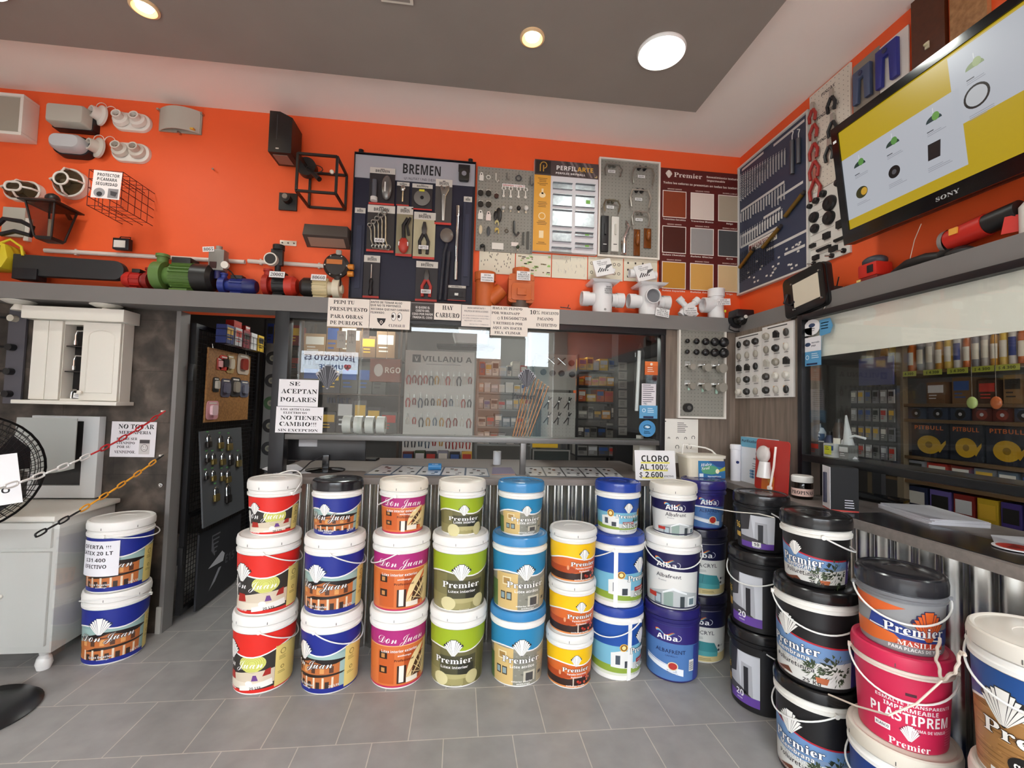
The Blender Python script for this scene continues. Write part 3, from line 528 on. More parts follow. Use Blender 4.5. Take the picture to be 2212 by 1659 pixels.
# size: lid radius, foot radius, body radius at collar, collar height, lid height, total height
SIZES = {'20': (.152, .1325, .142, .298, .334, .380), '10': (.129, .104, .117, .198, .230, .280), '10w': (.128, .112, .119, .205, .232, .268), 'f': (.125, .108, .116, .165, .19, .245), 'p': (.138, .116, .128, .235, .255, .30), '20t': (.152, .1325, .144, .395, .44, .49)}
_pl = {}
HANDLE_W = mat('efeeea', .4)
def pail(kind, size, label, X, rz, body='f0ede7', lid='f0ede7', collar=None, swing=None, ear=20, group=None, lidmat=None, band=False):
    Rl, Rb, Rt, zc, zl, H = SIZES[size]; zl0 = zl
    t = E('paint_pail', label, 'paint bucket', X @ RZ(rz), group)
    R = lambda z: Rb + (Rt - Rb) * z / zc
    k = ('body', size, body, collar)
    if k not in _pl:
        mb = MB(); mb.lathe([(0, .004), (Rb - .012, .004), (Rb - .006, 0), (Rb, .006), (Rt, zc)], mat(body, .4), 48)
        g = (zl - zc)
        mb.lathe([(Rt, zc), (Rl - .002, zc + .002), (Rl - .001, zc + g * .40), (Rt + .003, zc + g * .48), (Rt + .003, zc + g * .66), (Rl - .006, zc + g * .72), (Rl - .006, zc + g * .9), (Rl - .012, zc + g * .93), (Rl - .012, zl + .006)], mat(collar or body, .4), 48)
        _pl[k] = mb.obj('body', t).data
    else: o = bpy.data.objects.new('body', _pl[k]); COL.objects.link(o); o.parent = t
    k = ('lid', size, lid)
    if k not in _pl:
        hh = H - zl; mb = MB()
        mb.lathe([(Rl - .014, zl + .004), (Rl, zl + .003), (Rl + .001, zl + hh * .55), (Rl - .003, H - .004), (Rl - .008, H), (Rl - .014, H - .001), (Rl - .018, H - .004), (Rl * .8, H - .004), (Rl * .78, H - .0025), (Rl * .4, H - .0025), (Rl * .39, H - .004), (0, H - .004)], mat(lid, .38 if int(lid[:2], 16) > 0x60 else .2), 48)
        for q in range(6):
            if int(lid, 16) > 0x999999:
                a = q * pi / 3 + .3; mb.box((-.0012, -.0012, zl + .006), (.0012, .0012, zl + .018), mat('55524e', .6), T(Rl * cos(a), Rl * sin(a), 0))
        _pl[k] = mb.obj('lid', t).data
    else: o = bpy.data.objects.new('lid', _pl[k]); COL.objects.link(o); o.parent = t
    k = ('art', size, kind)
    if k not in _pl: _pl[k] = ARTS[kind](zc - .002).on_cyl('paint_label', t, R, sx=1 if kind[:3] == 'blk' else Rt / .142 * 1.22).data
    else: o = bpy.data.objects.new('paint_label', _pl[k]); COL.objects.link(o); o.parent = t
    if band:
        MB().box((-.011, -.004, .004), (.011, .002, zc + .01), mat('f2f1ee', .4)).obj('white_strip', t, X=RZ(band) @ T(0, -Rb, 0) @ RX(math.degrees(math.atan((Rt - Rb) / zc))))
    if swing is not None:
        ze = zc + (zl - zc) * .3; Ra = Rl + .004; Le = Rl * 1.16; s_ = math.radians(swing); a = math.radians(ear - rz)
        ax = V((cos(a), sin(a), 0)); fw_ = V((sin(a), -cos(a), 0)); up = V((0, 0, 1)); pts = []
        for i in range(25): u = pi * i / 24; pts.append(ax * cos(u) * Ra + (fw_ * sin(s_) + up * cos(s_)) * sin(u) * Le + up * ze)
        mb = MB(); mb.tube(pts, .0032, HANDLE_W, 8)
        for sg in (-1, 1): mb.cyl(ax * sg * (Rl - .012) + up * ze, ax * sg * (Rl + .008) + up * ze, .009, mat(collar or body, .4), 10)
        mb.obj('handle', t)
    return t
def stack(X, Y, rows, step=None):
    z = 0
    for r in rows:
        kind, size, label, rz = r[:4]; kw = r[4] if len(r) > 4 else {}
        pail(kind, size, label, T(X + kw.pop('dx', 0), Y + kw.pop('dy', 0), z), rz, **kw); z += SIZES[size][5] - .0018
W_ = 'white lidded paint bucket with red label showing a sofa, '
stack(-.966, 2.527, [('red', '20', W_ + 'bottom of its stack', -24, dict(swing=118, ear=100)), ('red', '20', W_ + 'middle of its stack', -6, dict(swing=116, ear=100)), ('red', '10', 'smaller paint bucket with red sofa label and raised handle, top of the stack', 0, dict(swing=52, ear=150, dx=.012))])
W_ = 'white lidded bucket with blue house label, '
stack(-.628, 2.504, [('blue', '20', W_ + 'by the red bucket stack', -26, dict(swing=118, ear=72)), ('blue', '20', W_ + 'middle of the three bucket stack', -4, dict(swing=118, ear=95)), ('blue', '10', 'smaller blue label paint bucket with flat black lid', 2, dict(lid='1d1c20'))])
W_ = 'paint bucket with magenta and orange arched window label, '
stack(-.288, 2.523, [('magenta', '20', W_ + 'on the floor', 10), ('magenta', '20', W_ + 'second from the floor', 4, dict(swing=118, ear=-88)), ('magenta', '10', 'small magenta label bucket with cream lid, top of its stack', 2, dict(lid='e8dfd0', swing=118, ear=-102))])
W_ = 'paint bucket with lime green band and armchair label, '
stack(.027, 2.513, [('green', '20', W_ + 'lowest of three', -9, dict(swing=None)), ('green', '20', W_ + 'middle of three', 3), ('green', '10', 'small lime green label bucket with cream lid on top', 6, dict(lid='e6e0d4'))])
W_ = 'paint bucket with light blue lid and stone house label, '
stack(.350, 2.496, [('lblue', '20', W_ + 'standing on the floor', 2, dict(lid='3a86bc')), ('lblue', '20', W_ + 'middle of its stack', 8, dict(lid='3a86bc')), ('lblue', '10', 'small blue lidded paint bucket topping the stone house stack', 9, dict(lid='3a86bc'))])
W_ = 'yellow and orange label paint bucket with white lid, '
stack(.634, 2.44, [('orange', '10w', W_ + 'on the floor', -2, dict(lid='e4e2dc', dx=-.008)), ('orange', '10w', W_ + 'middle of the low stack', 4, dict(lid='e4e2dc')), ('orange', '10w', W_ + 'top of the low stack', 10, dict(lid='e4e2dc'))])
W_ = 'dark blue lidded bucket with white house label, '
stack(.907, 2.51, [('silica', '20', W_ + 'on the floor', 42, dict(lid='24429c', swing=118, ear=-53, band=-30)), ('silica', '20', W_ + 'in the middle of the stack', 34, dict(lid='24429c', swing=118, ear=-115, band=-55)), ('silica', '10', 'small dark blue lidded bucket with white house label', 6, dict(lid='24429c'))])
stack(1.218, 2.469, [('albab', '20', 'dark blue paint bucket with light blue label standing on the floor', -26, dict(body='2a2568', lid='2a2568')), ('albaw', '20', 'white lidded bucket with navy top label and grey house, middle of stack', -24, dict(swing=118, ear=-12)), ('albaw', '10', 'small white and navy bucket with cream lid by the price sign', -8, dict(lid='e4ded2'))])
stack(1.475, 2.635, [('acryl', '20', 'white bucket with teal sofa label on the floor behind the black buckets', -30, dict(body='e8e4da', collar='1b1a2e', lid='1b1a2e')), ('acryl', '20', 'white bucket with teal sofa label, middle of the corner stack', -24, dict(body='e8e4da', collar='1b1a2e', lid='1b1a2e')), ('albab', '10', 'small dark blue lidded bucket below the counter corner', -4, dict(dy=-.03, body='2a2568', lid='2a2568'))])
K = dict(body='1a191b', lid='1a191b')
stack(1.545, 2.175, [('blk20', '20', 'black paint bucket with white doorway label on the floor', -72, dict(swing=118, ear=60, **K)), ('blk20', '20', 'black paint bucket with white doorway label, middle of its stack', -68, dict(swing=118, ear=-65, **K)), ('blk10', '10', 'smaller black bucket with 10 litre doorway label, top of its stack', -48, dict(swing=118, ear=70, **K))])
stack(1.487, 1.752, [('memb', '20', 'black lidded bucket with terrace label and white rim, on the floor', -50, dict(body='191819', lid='191819', collar='e9e6de', swing=118, ear=-105)), ('memb', '20', '25 kilo black lidded bucket with terrace and potted plants, middle of stack', -56, dict(body='191819', lid='191819', collar='e9e6de', swing=118, ear=-30)), ('memb', '10', 'small black lidded bucket with terrace label, top of its stack', -48, dict(body='191819', lid='191819', collar='e9e6de', swing=116, ear=62))])
stack(1.528, 1.425, [('base', '20', 'dusty white lidded bucket on the floor beneath the pink bucket', -40, dict(lid='d9d0c0', swing=118, ear=-105)), ('pink', 'p', 'bright pink bucket with white lettering standing on a white lid', -40, dict(body='cf2650', lid='cf2650', collar='e8d8cc', swing=119, ear=-45)), ('fill', 'f', 'grey bucket with black lid and orange shell, on the pink bucket', -40, dict(body='8d8d8e', lid='232328', collar='77777a', swing=119, ear=-40))])
stack(1.575, 1.065, [('base', '20t', 'tall white lidded bucket with blue label, cut off at the frame edge', -48, dict(lid='ddd6ca', swing=118, ear=-70)), ('wood', '20', 'white lidded bucket with blue band and wood grain label', -58, dict(lid='ddd6ca', swing=119, ear=-70))])
W_ = 'white bucket with blue house label by the dark pillar, '
stack(-1.885, 2.835, [('blue', '20', W_ + 'on the floor', 24, dict(swing=72, ear=15)), ('blue', '20', W_ + 'carrying a price paper', 12, dict(swing=100, ear=95))])

# ---------------------------------------------------------------- paper signs
ORD = ['first', 'second', 'third', 'fourth', 'fifth', 'sixth', 'seventh', 'eighth', 'ninth', 'tenth', 'eleventh', 'twelfth']
def sign(name, label, box, ax, val, lines, bg='edeaea', rot=0, draw=None, cat='sign', t=.0012, curl=.004):
    X, w, h = slot(*box, ax, val, rot); A = Art(.7)
    for q in lines:
        tx, fx, fy, sz, st, wd = q[:6]; A.text(tx, fx * w, fy * h, sz * h, q[6] if len(q) > 6 else '1c1a1c', st, wd * w if wd else None)
    if draw: draw(A, w, h)
    mb = MB(); mb.box((-w / 2, -h / 2, 0), (w / 2, h / 2, t), mat(bg, .75)); mb.art(A, MX(), t)
    if curl:   # the lower corners of the taped paper lift a little
        mb.v = [(x, y, z + curl * (.5 - y / h)) for x, y, z in mb.v]
    return tag(mb.obj(name, None, ang=0, X=X), label, cat)
YS = 2.868
sign('paper_sign', 'white paper in heavy type offering estimates, hung on the grey ledge', (708, 645, 798, 707), 1, YS, [('PEDI TU', -.12, .30, .13, 'serif', .5), ('PRESUPUESTO', 0, .06, .13, 'serif', .9), ('PARA OBRAS', -.04, -.2, .13, 'serif', .78), ('DE DURLOCK', -.04, -.42, .13, 'serif', .78)], 'f1e7dd')
def d_eye(A, w, h):
    A.poly([(-.32 * w, -.14 * h), (-.1 * w, -.14 * h), (-.12 * w, -.26 * h), (-.21 * w, -.4 * h), (-.30 * w, -.26 * h)], '2a282a'); A.oval(-.21 * w, -.27 * h, .035 * w, .055 * h, 'f1e7dd', 2); A.oval(-.21 * w, -.27 * h, .02 * w, .03 * h, '2a282a', 3)
    for x in (.09, .24): A.oval(x * w, -.06 * h, .062 * w, .15 * h, '2a282a', 1); A.oval(x * w, -.06 * h, .053 * w, .135 * h, 'f6f2ee', 2); A.oval((x - .02) * w, -.05 * h, .028 * w, .06 * h, '2a1a1a', 3)
sign('paper_sign', 'white paper with a drawn dome camera and pair of eyes, on the ledge', (799, 649, 886, 711), 1, YS, [('ANTES DE TOMAR ALGO', -.1, .38, .07, 'bold', .78), ('QUE NO TE PERTENECE..', -.1, .27, .07, 'bold', .78), ('RECORDA QUE HAY CAMARAS', .0, .14, .07, 'bold', .95), ('FILMANDO..', -.3, .02, .07, 'bold', .36), ('CLIMAR II', .18, -.42, .09, 'serif', .4, '5a5456')], 'f1e7dd', draw=d_eye)
sign('paper_sign', 'small dark grey sign with white lettering between two white papers', (888, 656, 938, 692), 1, YS, [('SI QUIERE EL', 0, .2, .13, 'bold', .62, 'e6e2de'), ('COSITO DEL', 0, .0, .13, 'bold', .6, 'e6e2de'), ('COSO POR FAVOR', 0, -.2, .13, 'bold', .9, 'e6e2de'), ('TRAIGA EL COSO', 0, -.4, .13, 'bold', .86, 'e6e2de')], '4a4544')
sign('paper_sign', 'small white paper with two words in bold condensed serif type', (938, 656, 996, 692), 1, YS, [('HAY', 0, .12, .26, 'serif', .4), ('CARBURO', 0, -.34, .28, 'serif', .88)], 'f1e7dd')
sign('paper_sign', 'white paper with a long faint notice in grey type', (997, 660, 1060, 706), 1, YS, [('AVISO IMPORTANTE !!', .0, .33, .08, 'bold', .62, '6a6466'), ('POLITICA DE DEVOLUCIONES', 0, .18, .08, 'bold', .82, '6a6466'), ('NO SE HACE DEVOLUCION DE DINERO', 0, -.02, .06, None, .9, '6a6466'), ('LOS CAMBIOS SE REALIZAN CON FACTURA O', 0, -.14, .06, None, .92, '6a6466'), ('PRESUPUESTO DE COMPRA', -.1, -.26, .06, None, .6, '6a6466'), ('GRACIAS POR SU COMPRENSION', .1, -.42, .06, None, .65, '6a6466')], 'eee4dc')
sign('paper_sign', 'tall white paper with a phone number for message orders', (1060, 662, 1140, 726), 1, 2.866, [('HAGA SU PEDIDO', -.06, .38, .085, 'serif', .8), ('POR WHATSAPP', -.1, .22, .085, 'serif', .76), ('1165606728', .12, .05, .095, 'serif', .7), ('Y RETIRELO POR', -.04, -.12, .085, 'serif', .8), ('AQUI ,SIN HACER', -.05, -.28, .085, 'serif', .8), ('FILA  CLIMAR', -.04, -.44, .085, 'serif', .7)], 'f1e7dd', draw=lambda A, w, h: A.ring(-.29 * w, .08 * h, .035 * w, .008 * w, '2a2a2a'))
sign('paper_sign', 'white paper announcing a ten percent discount for cash', (1140, 667, 1208, 711), 1, YS, [('10%', -.28, .2, .2, 'serif', .32), ('DESCUENTO', .2, .22, .14, 'serif', .54), ('PAGANDO', .05, -.08, .15, 'serif', .5), ('EN EFECTIVO!', .1, -.38, .15, 'serif', .66)], 'f1e7dd')
sign('paper_sign', 'white paper saying foreign money is accepted, taped to the window frame', (602, 820, 688, 878), 1, 2.866, [('SE', -.1, .27, .15, 'serif', .26), ('ACEPTAN', .02, -.02, .17, 'serif', .9), ('DOLARES', .0, -.33, .17, 'serif', .9)], 'e9e6e8')
sign('paper_sign', 'white paper about electrical goods, below the paper on foreign money', (596, 879, 698, 935), 1, 2.864, [('LOS ARTICULOS', -.1, .36, .08, 'serif', .62), ('ELECTRICOS', -.1, .23, .08, 'serif', .5), ('NO TIENEN', .04, .0, .16, 'serif', .88), ('CAMBIO!!!', -.03, -.24, .16, 'serif', .78), ('SIN EXCEPCION', -.02, -.45, .1, 'serif', .84)], 'e9e6e8')
def d_smile(A, w, h):
    A.rect(.14 * w, -.42 * h, .38 * w, .0, 'c9c4c2'); A.rect(.15 * w, -.11 * h, .37 * w, -.01 * h, '4a4648', 2); A.oval(.26 * w, -.24 * h, .075 * w, .1 * h, '3a3638', 2); A.oval(.26 * w, -.24 * h, .065 * w, .088 * h, 'dcd8d6', 3)
    for x in (.235, .285): A.oval(x * w, -.21 * h, .009 * w, .014 * h, '3a3638', 4)
    A.ring(.26 * w, -.24 * h, .045 * w, .008 * w, '3a3638', 4, 200, 340, 8)
sign('paper_sign', 'white paper with a smiley asking not to touch, on the slate wall', (240, 911, 337, 987), 1, 3.046, [('NO TOCAR', .05, .3, .13, 'serif', .8), ('MERCADERIA', .03, .15, .09, 'serif', .72), ('ESPERE SER', -.14, -.02, .07, 'serif', .46), ('ATENDIDO', -.17, -.14, .07, 'serif', .42), ('POR SU', -.2, -.25, .07, 'serif', .3), ('VENDEDOR..', -.16, -.4, .08, 'serif', .48)], 'e6e2e6', draw=d_smile)

# ---------------------------------------------------------------- orange wall: lamps on show
YW = 3.049
def wthing(name, label, cat, box, ax=1, val=YW, rot=0, group=None):
    X, w, h = slot(*box, ax, val, rot); return E(name, label, cat, X, group), w, h
def rr(w, h, r, n=5):
    o = []
    for cx, cy, a in ((w / 2 - r, h / 2 - r, 0), (-w / 2 + r, h / 2 - r, 90), (-w / 2 + r, -h / 2 + r, 180), (w / 2 - r, -h / 2 + r, 270)):
        for i in range(n + 1): t = math.radians(a + 90 * i / n); o.append((cx + r * cos(t), cy + r * sin(t)))
    return o
def loft(mb, rings, m, X=None, cap=True):
    n = len(rings[0][0]); vs = []; fs = []
    for poly, z in rings: vs += [(x, y, z) for x, y in poly]
    for k in range(len(rings) - 1): fs += [(k * n + i, k * n + (i + 1) % n, (k + 1) * n + (i + 1) % n, (k + 1) * n + i) for i in range(n)]
    if cap: fs += [tuple(range(n))[::-1], tuple(range((len(rings) - 1) * n, len(rings) * n))]
    return mb.raw(vs, fs, m, X)
FROST = mat('b9b4a8', .35); LAMPW = mat('e8e0d6', .45)
t, w, h = wthing('wall_lamp', 'square white framed wall lamp cut off at the frame edge', 'wall lamp', (-45, 222, 84, 308))
mb = MB()
for a, b in (((-w / 2, -h / 2), (w / 2, -h / 2 + .018)), ((-w / 2, h / 2 - .018), (w / 2, h / 2)), ((-w / 2, -h / 2 + .018), (-w / 2 + .018, h / 2 - .018)), ((w / 2 - .018, -h / 2 + .018), (w / 2, h / 2 - .018))): mb.box((*a, 0), (*b, .105), LAMPW)
mb.obj('frame', t, bevel=.003); MB().box((-w / 2 + .018, -h / 2 + .018, .0), (w / 2 - .018, h / 2 - .018, .094), mat('a49c8e', .3)).obj('diffuser', t)
t, w, h = wthing('wall_lamp', 'rectangular frosted wall lamp with black base', 'wall lamp', (128, 247, 217, 290))
loft(MB(), [(rr(w, h, .01), 0), (rr(w * .98, h * .98, .01), .05)], BLACK).obj('base', t); loft(MB(), [(rr(w * .93, h * .93, .012), .05), (rr(w * .9, h * .88, .014), .105), (rr(w * .84, h * .8, .014), .115)], FROST).obj('diffuser', t)
t, w, h = wthing('wall_lamp', 'oval frosted wall lamp with black base', 'wall lamp', (126, 303, 212, 345))
loft(MB(), [(rr(w, h, h * .49, 8), 0), (rr(w * .96, h * .94, h * .46, 8), .05)], BLACK).obj('base', t); loft(MB(), [(rr(w * .86, h * .84, h * .41, 8), .05), (rr(w * .84, h * .8, h * .39, 8), .09), (rr(w * .7, h * .6, h * .29, 8), .11)], mat('bdbcbd', .35)).obj('diffuser', t)
for box, lb, y2 in (((246, 247, 330, 286), 'twin socket white lamp base below the ceiling line', 0), ((244, 311, 328, 353), 'twin socket white lamp base with clear rings, the lower one', 1)):
    t, w, h = wthing('lamp_socket', lb, 'lamp base', box)
    loft(MB(), [(rr(w, h, h * .49, 8), 0), (rr(w * .97, h * .94, h * .46, 8), .018), (rr(w * .9, h * .84, h * .4, 8), .022)], LAMPW).obj('base_plate', t)
    for i, x in enumerate((-.24, .2)):
        o = MB().lathe([(.05, .02), (.044, .04), (.028, .046), (.028, .075), (.02, .075), (.018, .05), (0, .05)], LAMPW if not y2 else mat('cfc6ba', .4), 24).obj('socket', t, X=T(x * w, 0, 0) @ RX(-12)); MB().lathe([(0, .051), (.016, .051)], mat('6b5a48', .5), 16).obj('contact', o)
    MB().tube([(-w * .5 + .03 * cos(a), h * .42 + .03 * sin(a), .03) for a in [pi * k / 8 for k in range(9)]], .002, LAMPW, 6).obj('wire', t)
    t, w, h = wthing('lamp_socket', 'round white lamp base tilted beside the twin sockets, ' + ('upper row' if not y2 else 'lower row'), 'lamp base', (206, 238, 246, 273) if not y2 else (200, 307, 241, 342))
    MB().lathe([(.062, 0), (.062, .012), (.055, .016), (.04, .02), (.034, .06), (.024, .06), (.022, .03), (0, .03)], LAMPW if not y2 else mat('cfc6ba', .4), 28).obj('body', t, X=T(0, 0, .02) @ RY(-28))
    MB().tube([(.03 * cos(a), .05 + .03 * sin(a), .03) for a in [pi * k / 8 for k in range(9)]], .002, LAMPW, 6).obj('wire', t)
t, w, h = wthing('wall_lamp', 'curved frosted glass wall lamp held by small clips', 'wall lamp', (344, 238, 440, 291))
mb = MB(); n = 10; vs = []
for i in range(n + 1):
    x = (i / n - .5) * w * .9; z = .06 - .045 * (2 * i / n - 1) ** 2
    vs += [(x, -h * .45, z), (x, h * .45, z), (x, h * .45, z - .006), (x, -h * .45, z - .006)]
mb.raw(vs, [(4 * i + k, 4 * i + 4 + k, 4 * i + 4 + (k + 1) % 4, 4 * i + (k + 1) % 4) for i in range(n) for k in range(4)], FROST).obj('glass_shade', t, ang=60)
MB().box((-w * .48, -h * .46, 0), (w * .48, h * .46, .012), mat('a89e90', .4)).obj('base_plate', t, bevel=.003)
for x, y in ((-.49, .36), (.49, .36), (0, -.49)): MB().box((x * w - .006, y * h - .006, 0), (x * w + .006, y * h + .006, .03), STEEL).obj('clip', t)
MB().box((w * .3, -h * .40, .024), (w * .38, -h * .34, .05), mat('e0b040', .5)).obj('sticker', t)
def cage_lamp(label, box, rnd):
    t, w, h = wthing('cage_lamp', label, 'wall lamp', box)
    O = rr(w, h, min(w, h) * (.5 if rnd else .46), 8); s2 = lambda k: [(x * k, y * k) for x, y in O]
    loft(MB(), [(O, 0), (s2(.97), .03), (s2(.9), .035)], LAMPW).obj('base', t); loft(MB(), [(s2(.84), .035), (s2(.8), .06), (s2(.6), .085)], glass(1, 'b8b0a2', 'lamp_glass', 1.45, .1)).obj('glass_dome', t)
    MB().ball((-.01, -.005, .05), (.026, .022, .022), FROST).obj('bulb', t)
    mb = MB(); mb.tube([(x * .92, y * .92, .036) for x, y in O], .007, LAMPW, 8, True); mb.tube([(x * .42, y * .42, .095) for x, y in O], .006, LAMPW, 8, True)
    for a in ((0, 1), (1, 0), (0, -1), (-1, 0)): mb.tube([(a[0] * w * .46, a[1] * h * .46, .036), (a[0] * w * .4, a[1] * h * .4, .075), (a[0] * w * .21, a[1] * h * .21, .095)], .006, LAMPW, 8)
    mb.obj('cage', t)
cage_lamp('oval white caged bulkhead lamp at the frame edge', (20, 397, 100, 438), 0); cage_lamp('round white caged bulkhead lamp above the lantern', (124, 370, 196, 432), 1)
t, w, h = wthing('camera_cage', 'red brown wire cage sticking out from the orange wall', 'cage', (266, 416, 332, 486))
mb = MB(); D = .27; RW = mat('5c1a14', .5)
for k in range(5):
    y = (k / 4 - .5) * h; mb.tube([(-w / 2, y, 0), (-w / 2, y, D), (w / 2, y, D), (w / 2, y, 0)], .0022, RW, 6)
for k in range(4):
    x = (k / 3 - .5) * w; mb.tube([(x, -h / 2, 0), (x, -h / 2, D), (x, h / 2, D), (x, h / 2, 0)], .0022, RW, 6)
for k in range(1, 5):
    z = D * k / 5; mb.tube([(-w / 2, -h / 2, z), (w / 2, -h / 2, z), (w / 2, h / 2, z), (-w / 2, h / 2, z)], .002, RW, 6, True)
mb.obj('wire_mesh', t)
def d_cam(A, w, h):
    A.oval(-.22 * w, -.3 * h, .2 * w, .17 * h, '9a9698'); A.oval(-.21 * w, -.35 * h, .1 * w, .085 * h, '2c2a2c', 2); A.rect(.08 * w, -.46 * h, .44 * w, -.12 * h, '8b8688'); A.poly([(.16 * w, -.2 * h), (.42 * w, -.24 * h), (.36 * w, -.4 * h), (.18 * w, -.36 * h)], '454144', 2)
sign('paper_sign', 'white paper hooked on the wire camera cage', (200, 370, 262, 430), 1, YW - .278, [('PROTECTOR', .03, .3, .11, 'bold', .78), ('P/CAMARA', .0, .14, .11, 'bold', .7), ('SEGURIDAD', .0, -.03, .11, 'bold', .76)], 'efe6e4', draw=d_cam, rot=-2)
# carriage lantern
t, w, h = wthing('wall_lantern', 'black carriage lantern with clear panes on the orange wall', 'lantern', (110, 446, 192, 540))
B2 = mat('231c1a', .4); zc = .13; g = lambda s, y, m=1: [(-s, y, zc - s), (s, y, zc - s), (s, y, zc + s), (-s, y, zc + s)]
def ringbox(mb, s0, y0, s1, y1, m): mb.raw(g(s0, y0) + g(s1, y1), [(0, 1, 5, 4), (1, 2, 6, 5), (2, 3, 7, 6), (3, 0, 4, 7), (0, 3, 2, 1), (4, 5, 6, 7)], m)
mb = MB(); ringbox(mb, .10, h * .30, .10, h * .27, B2); ringbox(mb, .035, h * .42, .10, h * .30, B2); mb.ball((0, h * .45, zc), .035, B2); mb.obj('roof', t)
mb = MB()
for sx in (-1, 1):
    for sz in (-1, 1): mb.tube([(sx * .076, h * .27, zc + sz * .076), (sx * .045, -h * .42, zc + sz * .045)], .006, B2, 6)
ringbox(mb, .05, -h * .42, .04, -h * .48, B2); mb.tube([(0, h * .44, zc), (0, h * .40, .06), (0, h * .2, .0)], .012, B2); mb.obj('frame', t)
mb = MB(); ringbox(mb, .074, h * .265, .044, -h * .415, glass(1, 'cfc4ba', 'lantern_glass', 1.45, .02)); mb.obj('glass_panes', t, ang=0)
MB().cyl((0, -h * .4, zc), (0, 0, zc), .012, mat('c8c0b4', .5)).obj('bulb_holder', t)
t, w, h = wthing('wall_lamp', 'flat frosted panel lamp with a white switch box, behind the chainsaw', 'wall lamp', (14, 452, 72, 522))
MB().box((-w / 2, -h * .4, 0), (w * .34, h / 2, .03), FROST).obj('diffuser', t, bevel=.004); MB().box((w * .3, -h * .5, 0), (w * .5, h * .2, .026), LAMPW).obj('switch_box', t, bevel=.004)
t, w, h = wthing('flood_lamp', 'tiny black floodlight with a white label above the white pipe', 'floodlight', (260, 520, 298, 546))
MB().box((-w / 2, -h / 2, .03), (w * .4, h * .42, .065), BLACK).obj('body', t, bevel=.003); MB().box((-w * .42, -h * .36, .065), (w * .22, h * .22, .067), mat('e9e4da', .5)).obj('lens', t); MB().tube([(-w * .45, -.0, .05), (-w * .3, h * .65, .03), (w * .25, h * .65, .03), (w * .38, 0, .05)], .003, BLACK, 6).obj('bracket', t)
for x0, y0, x1, y1, lb in ((97, 541, 529, 566, 'long white plastic pipe lying along the orange wall over the pumps'), (536, 564, 716, 576, 'shorter white plastic pipe beyond the pressure controller')):
    a, b = P(x0, y0, 1, 3.03), P(x1, y1, 1, 3.03); t = E('plastic_pipe', lb, 'pipe', a); b -= a
    MB().pipe((0, 0, 0), b, .0135, mat('e3d6cc', .35), 16, .8).obj('pipe', t)
    for k in (.15, .85): MB().box((b.x * k - .006, -.006, b.z * k - .018), (b.x * k + .006, .021, b.z * k + .018), mat('cfc4ba', .4)).obj('clip', t)
t, w, h = wthing('wall_screw', 'lone screw left in the bare orange wall', 'screw', (460, 364, 467, 373)); MB().cyl((0, 0, 0), (0, 0, .02), .004, STEEL, 10).obj('shank', t); MB().cyl((0, 0, .02), (0, 0, .024), .006, mat('8a7a6c', .5), 12).obj('screw_head', t)
# black spotlights
t, w, h = wthing('wall_spotlight', 'tall black box spotlight angled out from the wall', 'wall lamp', (608, 290, 660, 362))
BK = mat('1c1817', .45); mb = MB(); mb.prism([(-w * .5, -h * .55), (w * .4, -h * .55), (w * .4, h * .45), (-w * .1, h * .6), (-w * .5, h * .6)], .03, .20, BK); mb.obj('body', t, bevel=.003)
MB().box((-w * .38, -h * .57, .06), (w * .2, -h * .54, .17), mat('8a6a5c', .4)).obj('lens', t); MB().box((-w * .2, -h * .2, .20), (-w * .17, h * .5, .202), DGREY).obj('seam', t); MB().box((-w * .2, -h * .46, .2), (-w * .08, -h * .43, .202), mat('d8d0c4', .5)).obj('sticker', t); MB().cyl((w * .1, -.02, 0), (w * .1, -.02, .03), .03, BK, 20).obj('mount', t)
t, w, h = wthing('cube_lamp', 'black open cube frame lamp on a round mount and arm', 'wall lamp', (676, 372, 744, 446))
mb = MB(); s = .115; c0 = (.0, -.02, .13)
for a in (-1, 1):
    for b in (-1, 1):
        mb.box((c0[0] + a * s - .007, c0[1] + b * s - .007, c0[2] - s), (c0[0] + a * s + .007, c0[1] + b * s + .007, c0[2] + s), BK); mb.box((c0[0] - s, c0[1] + a * s - .007, c0[2] + b * s - .007), (c0[0] + s, c0[1] + a * s + .007, c0[2] + b * s + .007), BK); mb.box((c0[0] + a * s - .007, c0[1] - s, c0[2] + b * s - .007), (c0[0] + a * s + .007, c0[1] + s, c0[2] + b * s + .007), BK)
mb.obj('cube_frame', t); MB().cyl((-.12, .10, .04), (-.12, .10, .09), .06, BK, 28).obj('mount', t, X=RZ(0)); MB().tube([(-.12, .10, .07), (-.06, .04, .11), (-.02, -.0, .13)], .016, BK, 10).obj('arm', t)
MB().tube([(-.05 + .05 * cos(a), .06 + .025 * sin(a), .14) for a in [2 * pi * k / 14 for k in range(14)]], .003, BK, 6, True).obj('wire', t); MB().ball((.05, .06, .12), .014, mat('f2ead8', .3)).obj('bulb', t); MB().box((-.03, -.14, .236), (-.005, -.128, .238 + .01), mat('e2c83c', .5)).obj('sticker', t)
t, w, h = wthing('lamp_holder', 'small black square plate with a round lamp holder', 'lamp holder', (604, 419, 643, 456))
MB().box((-w / 2, -h / 2, 0), (w / 2, h / 2, .015), BK).obj('plate', t, bevel=.002); MB().cyl((0, .01, .015), (-.0, .01, .06), .028, BK, 20).obj('holder', t); MB().cyl((0, .012, .06), (0, .012, .072), .016, mat('8c8278', .4), 14).obj('contact', t)
t, w, h = wthing('metal_bracket', 'short metal mounting bracket below the black lamp holder', 'bracket', (605, 520, 641, 531))
MB().box((-w / 2, -h / 2, 0), (w / 2, h / 2, .004), mat('d2c6b8', .4, .6)).obj('plate', t, bevel=.001)
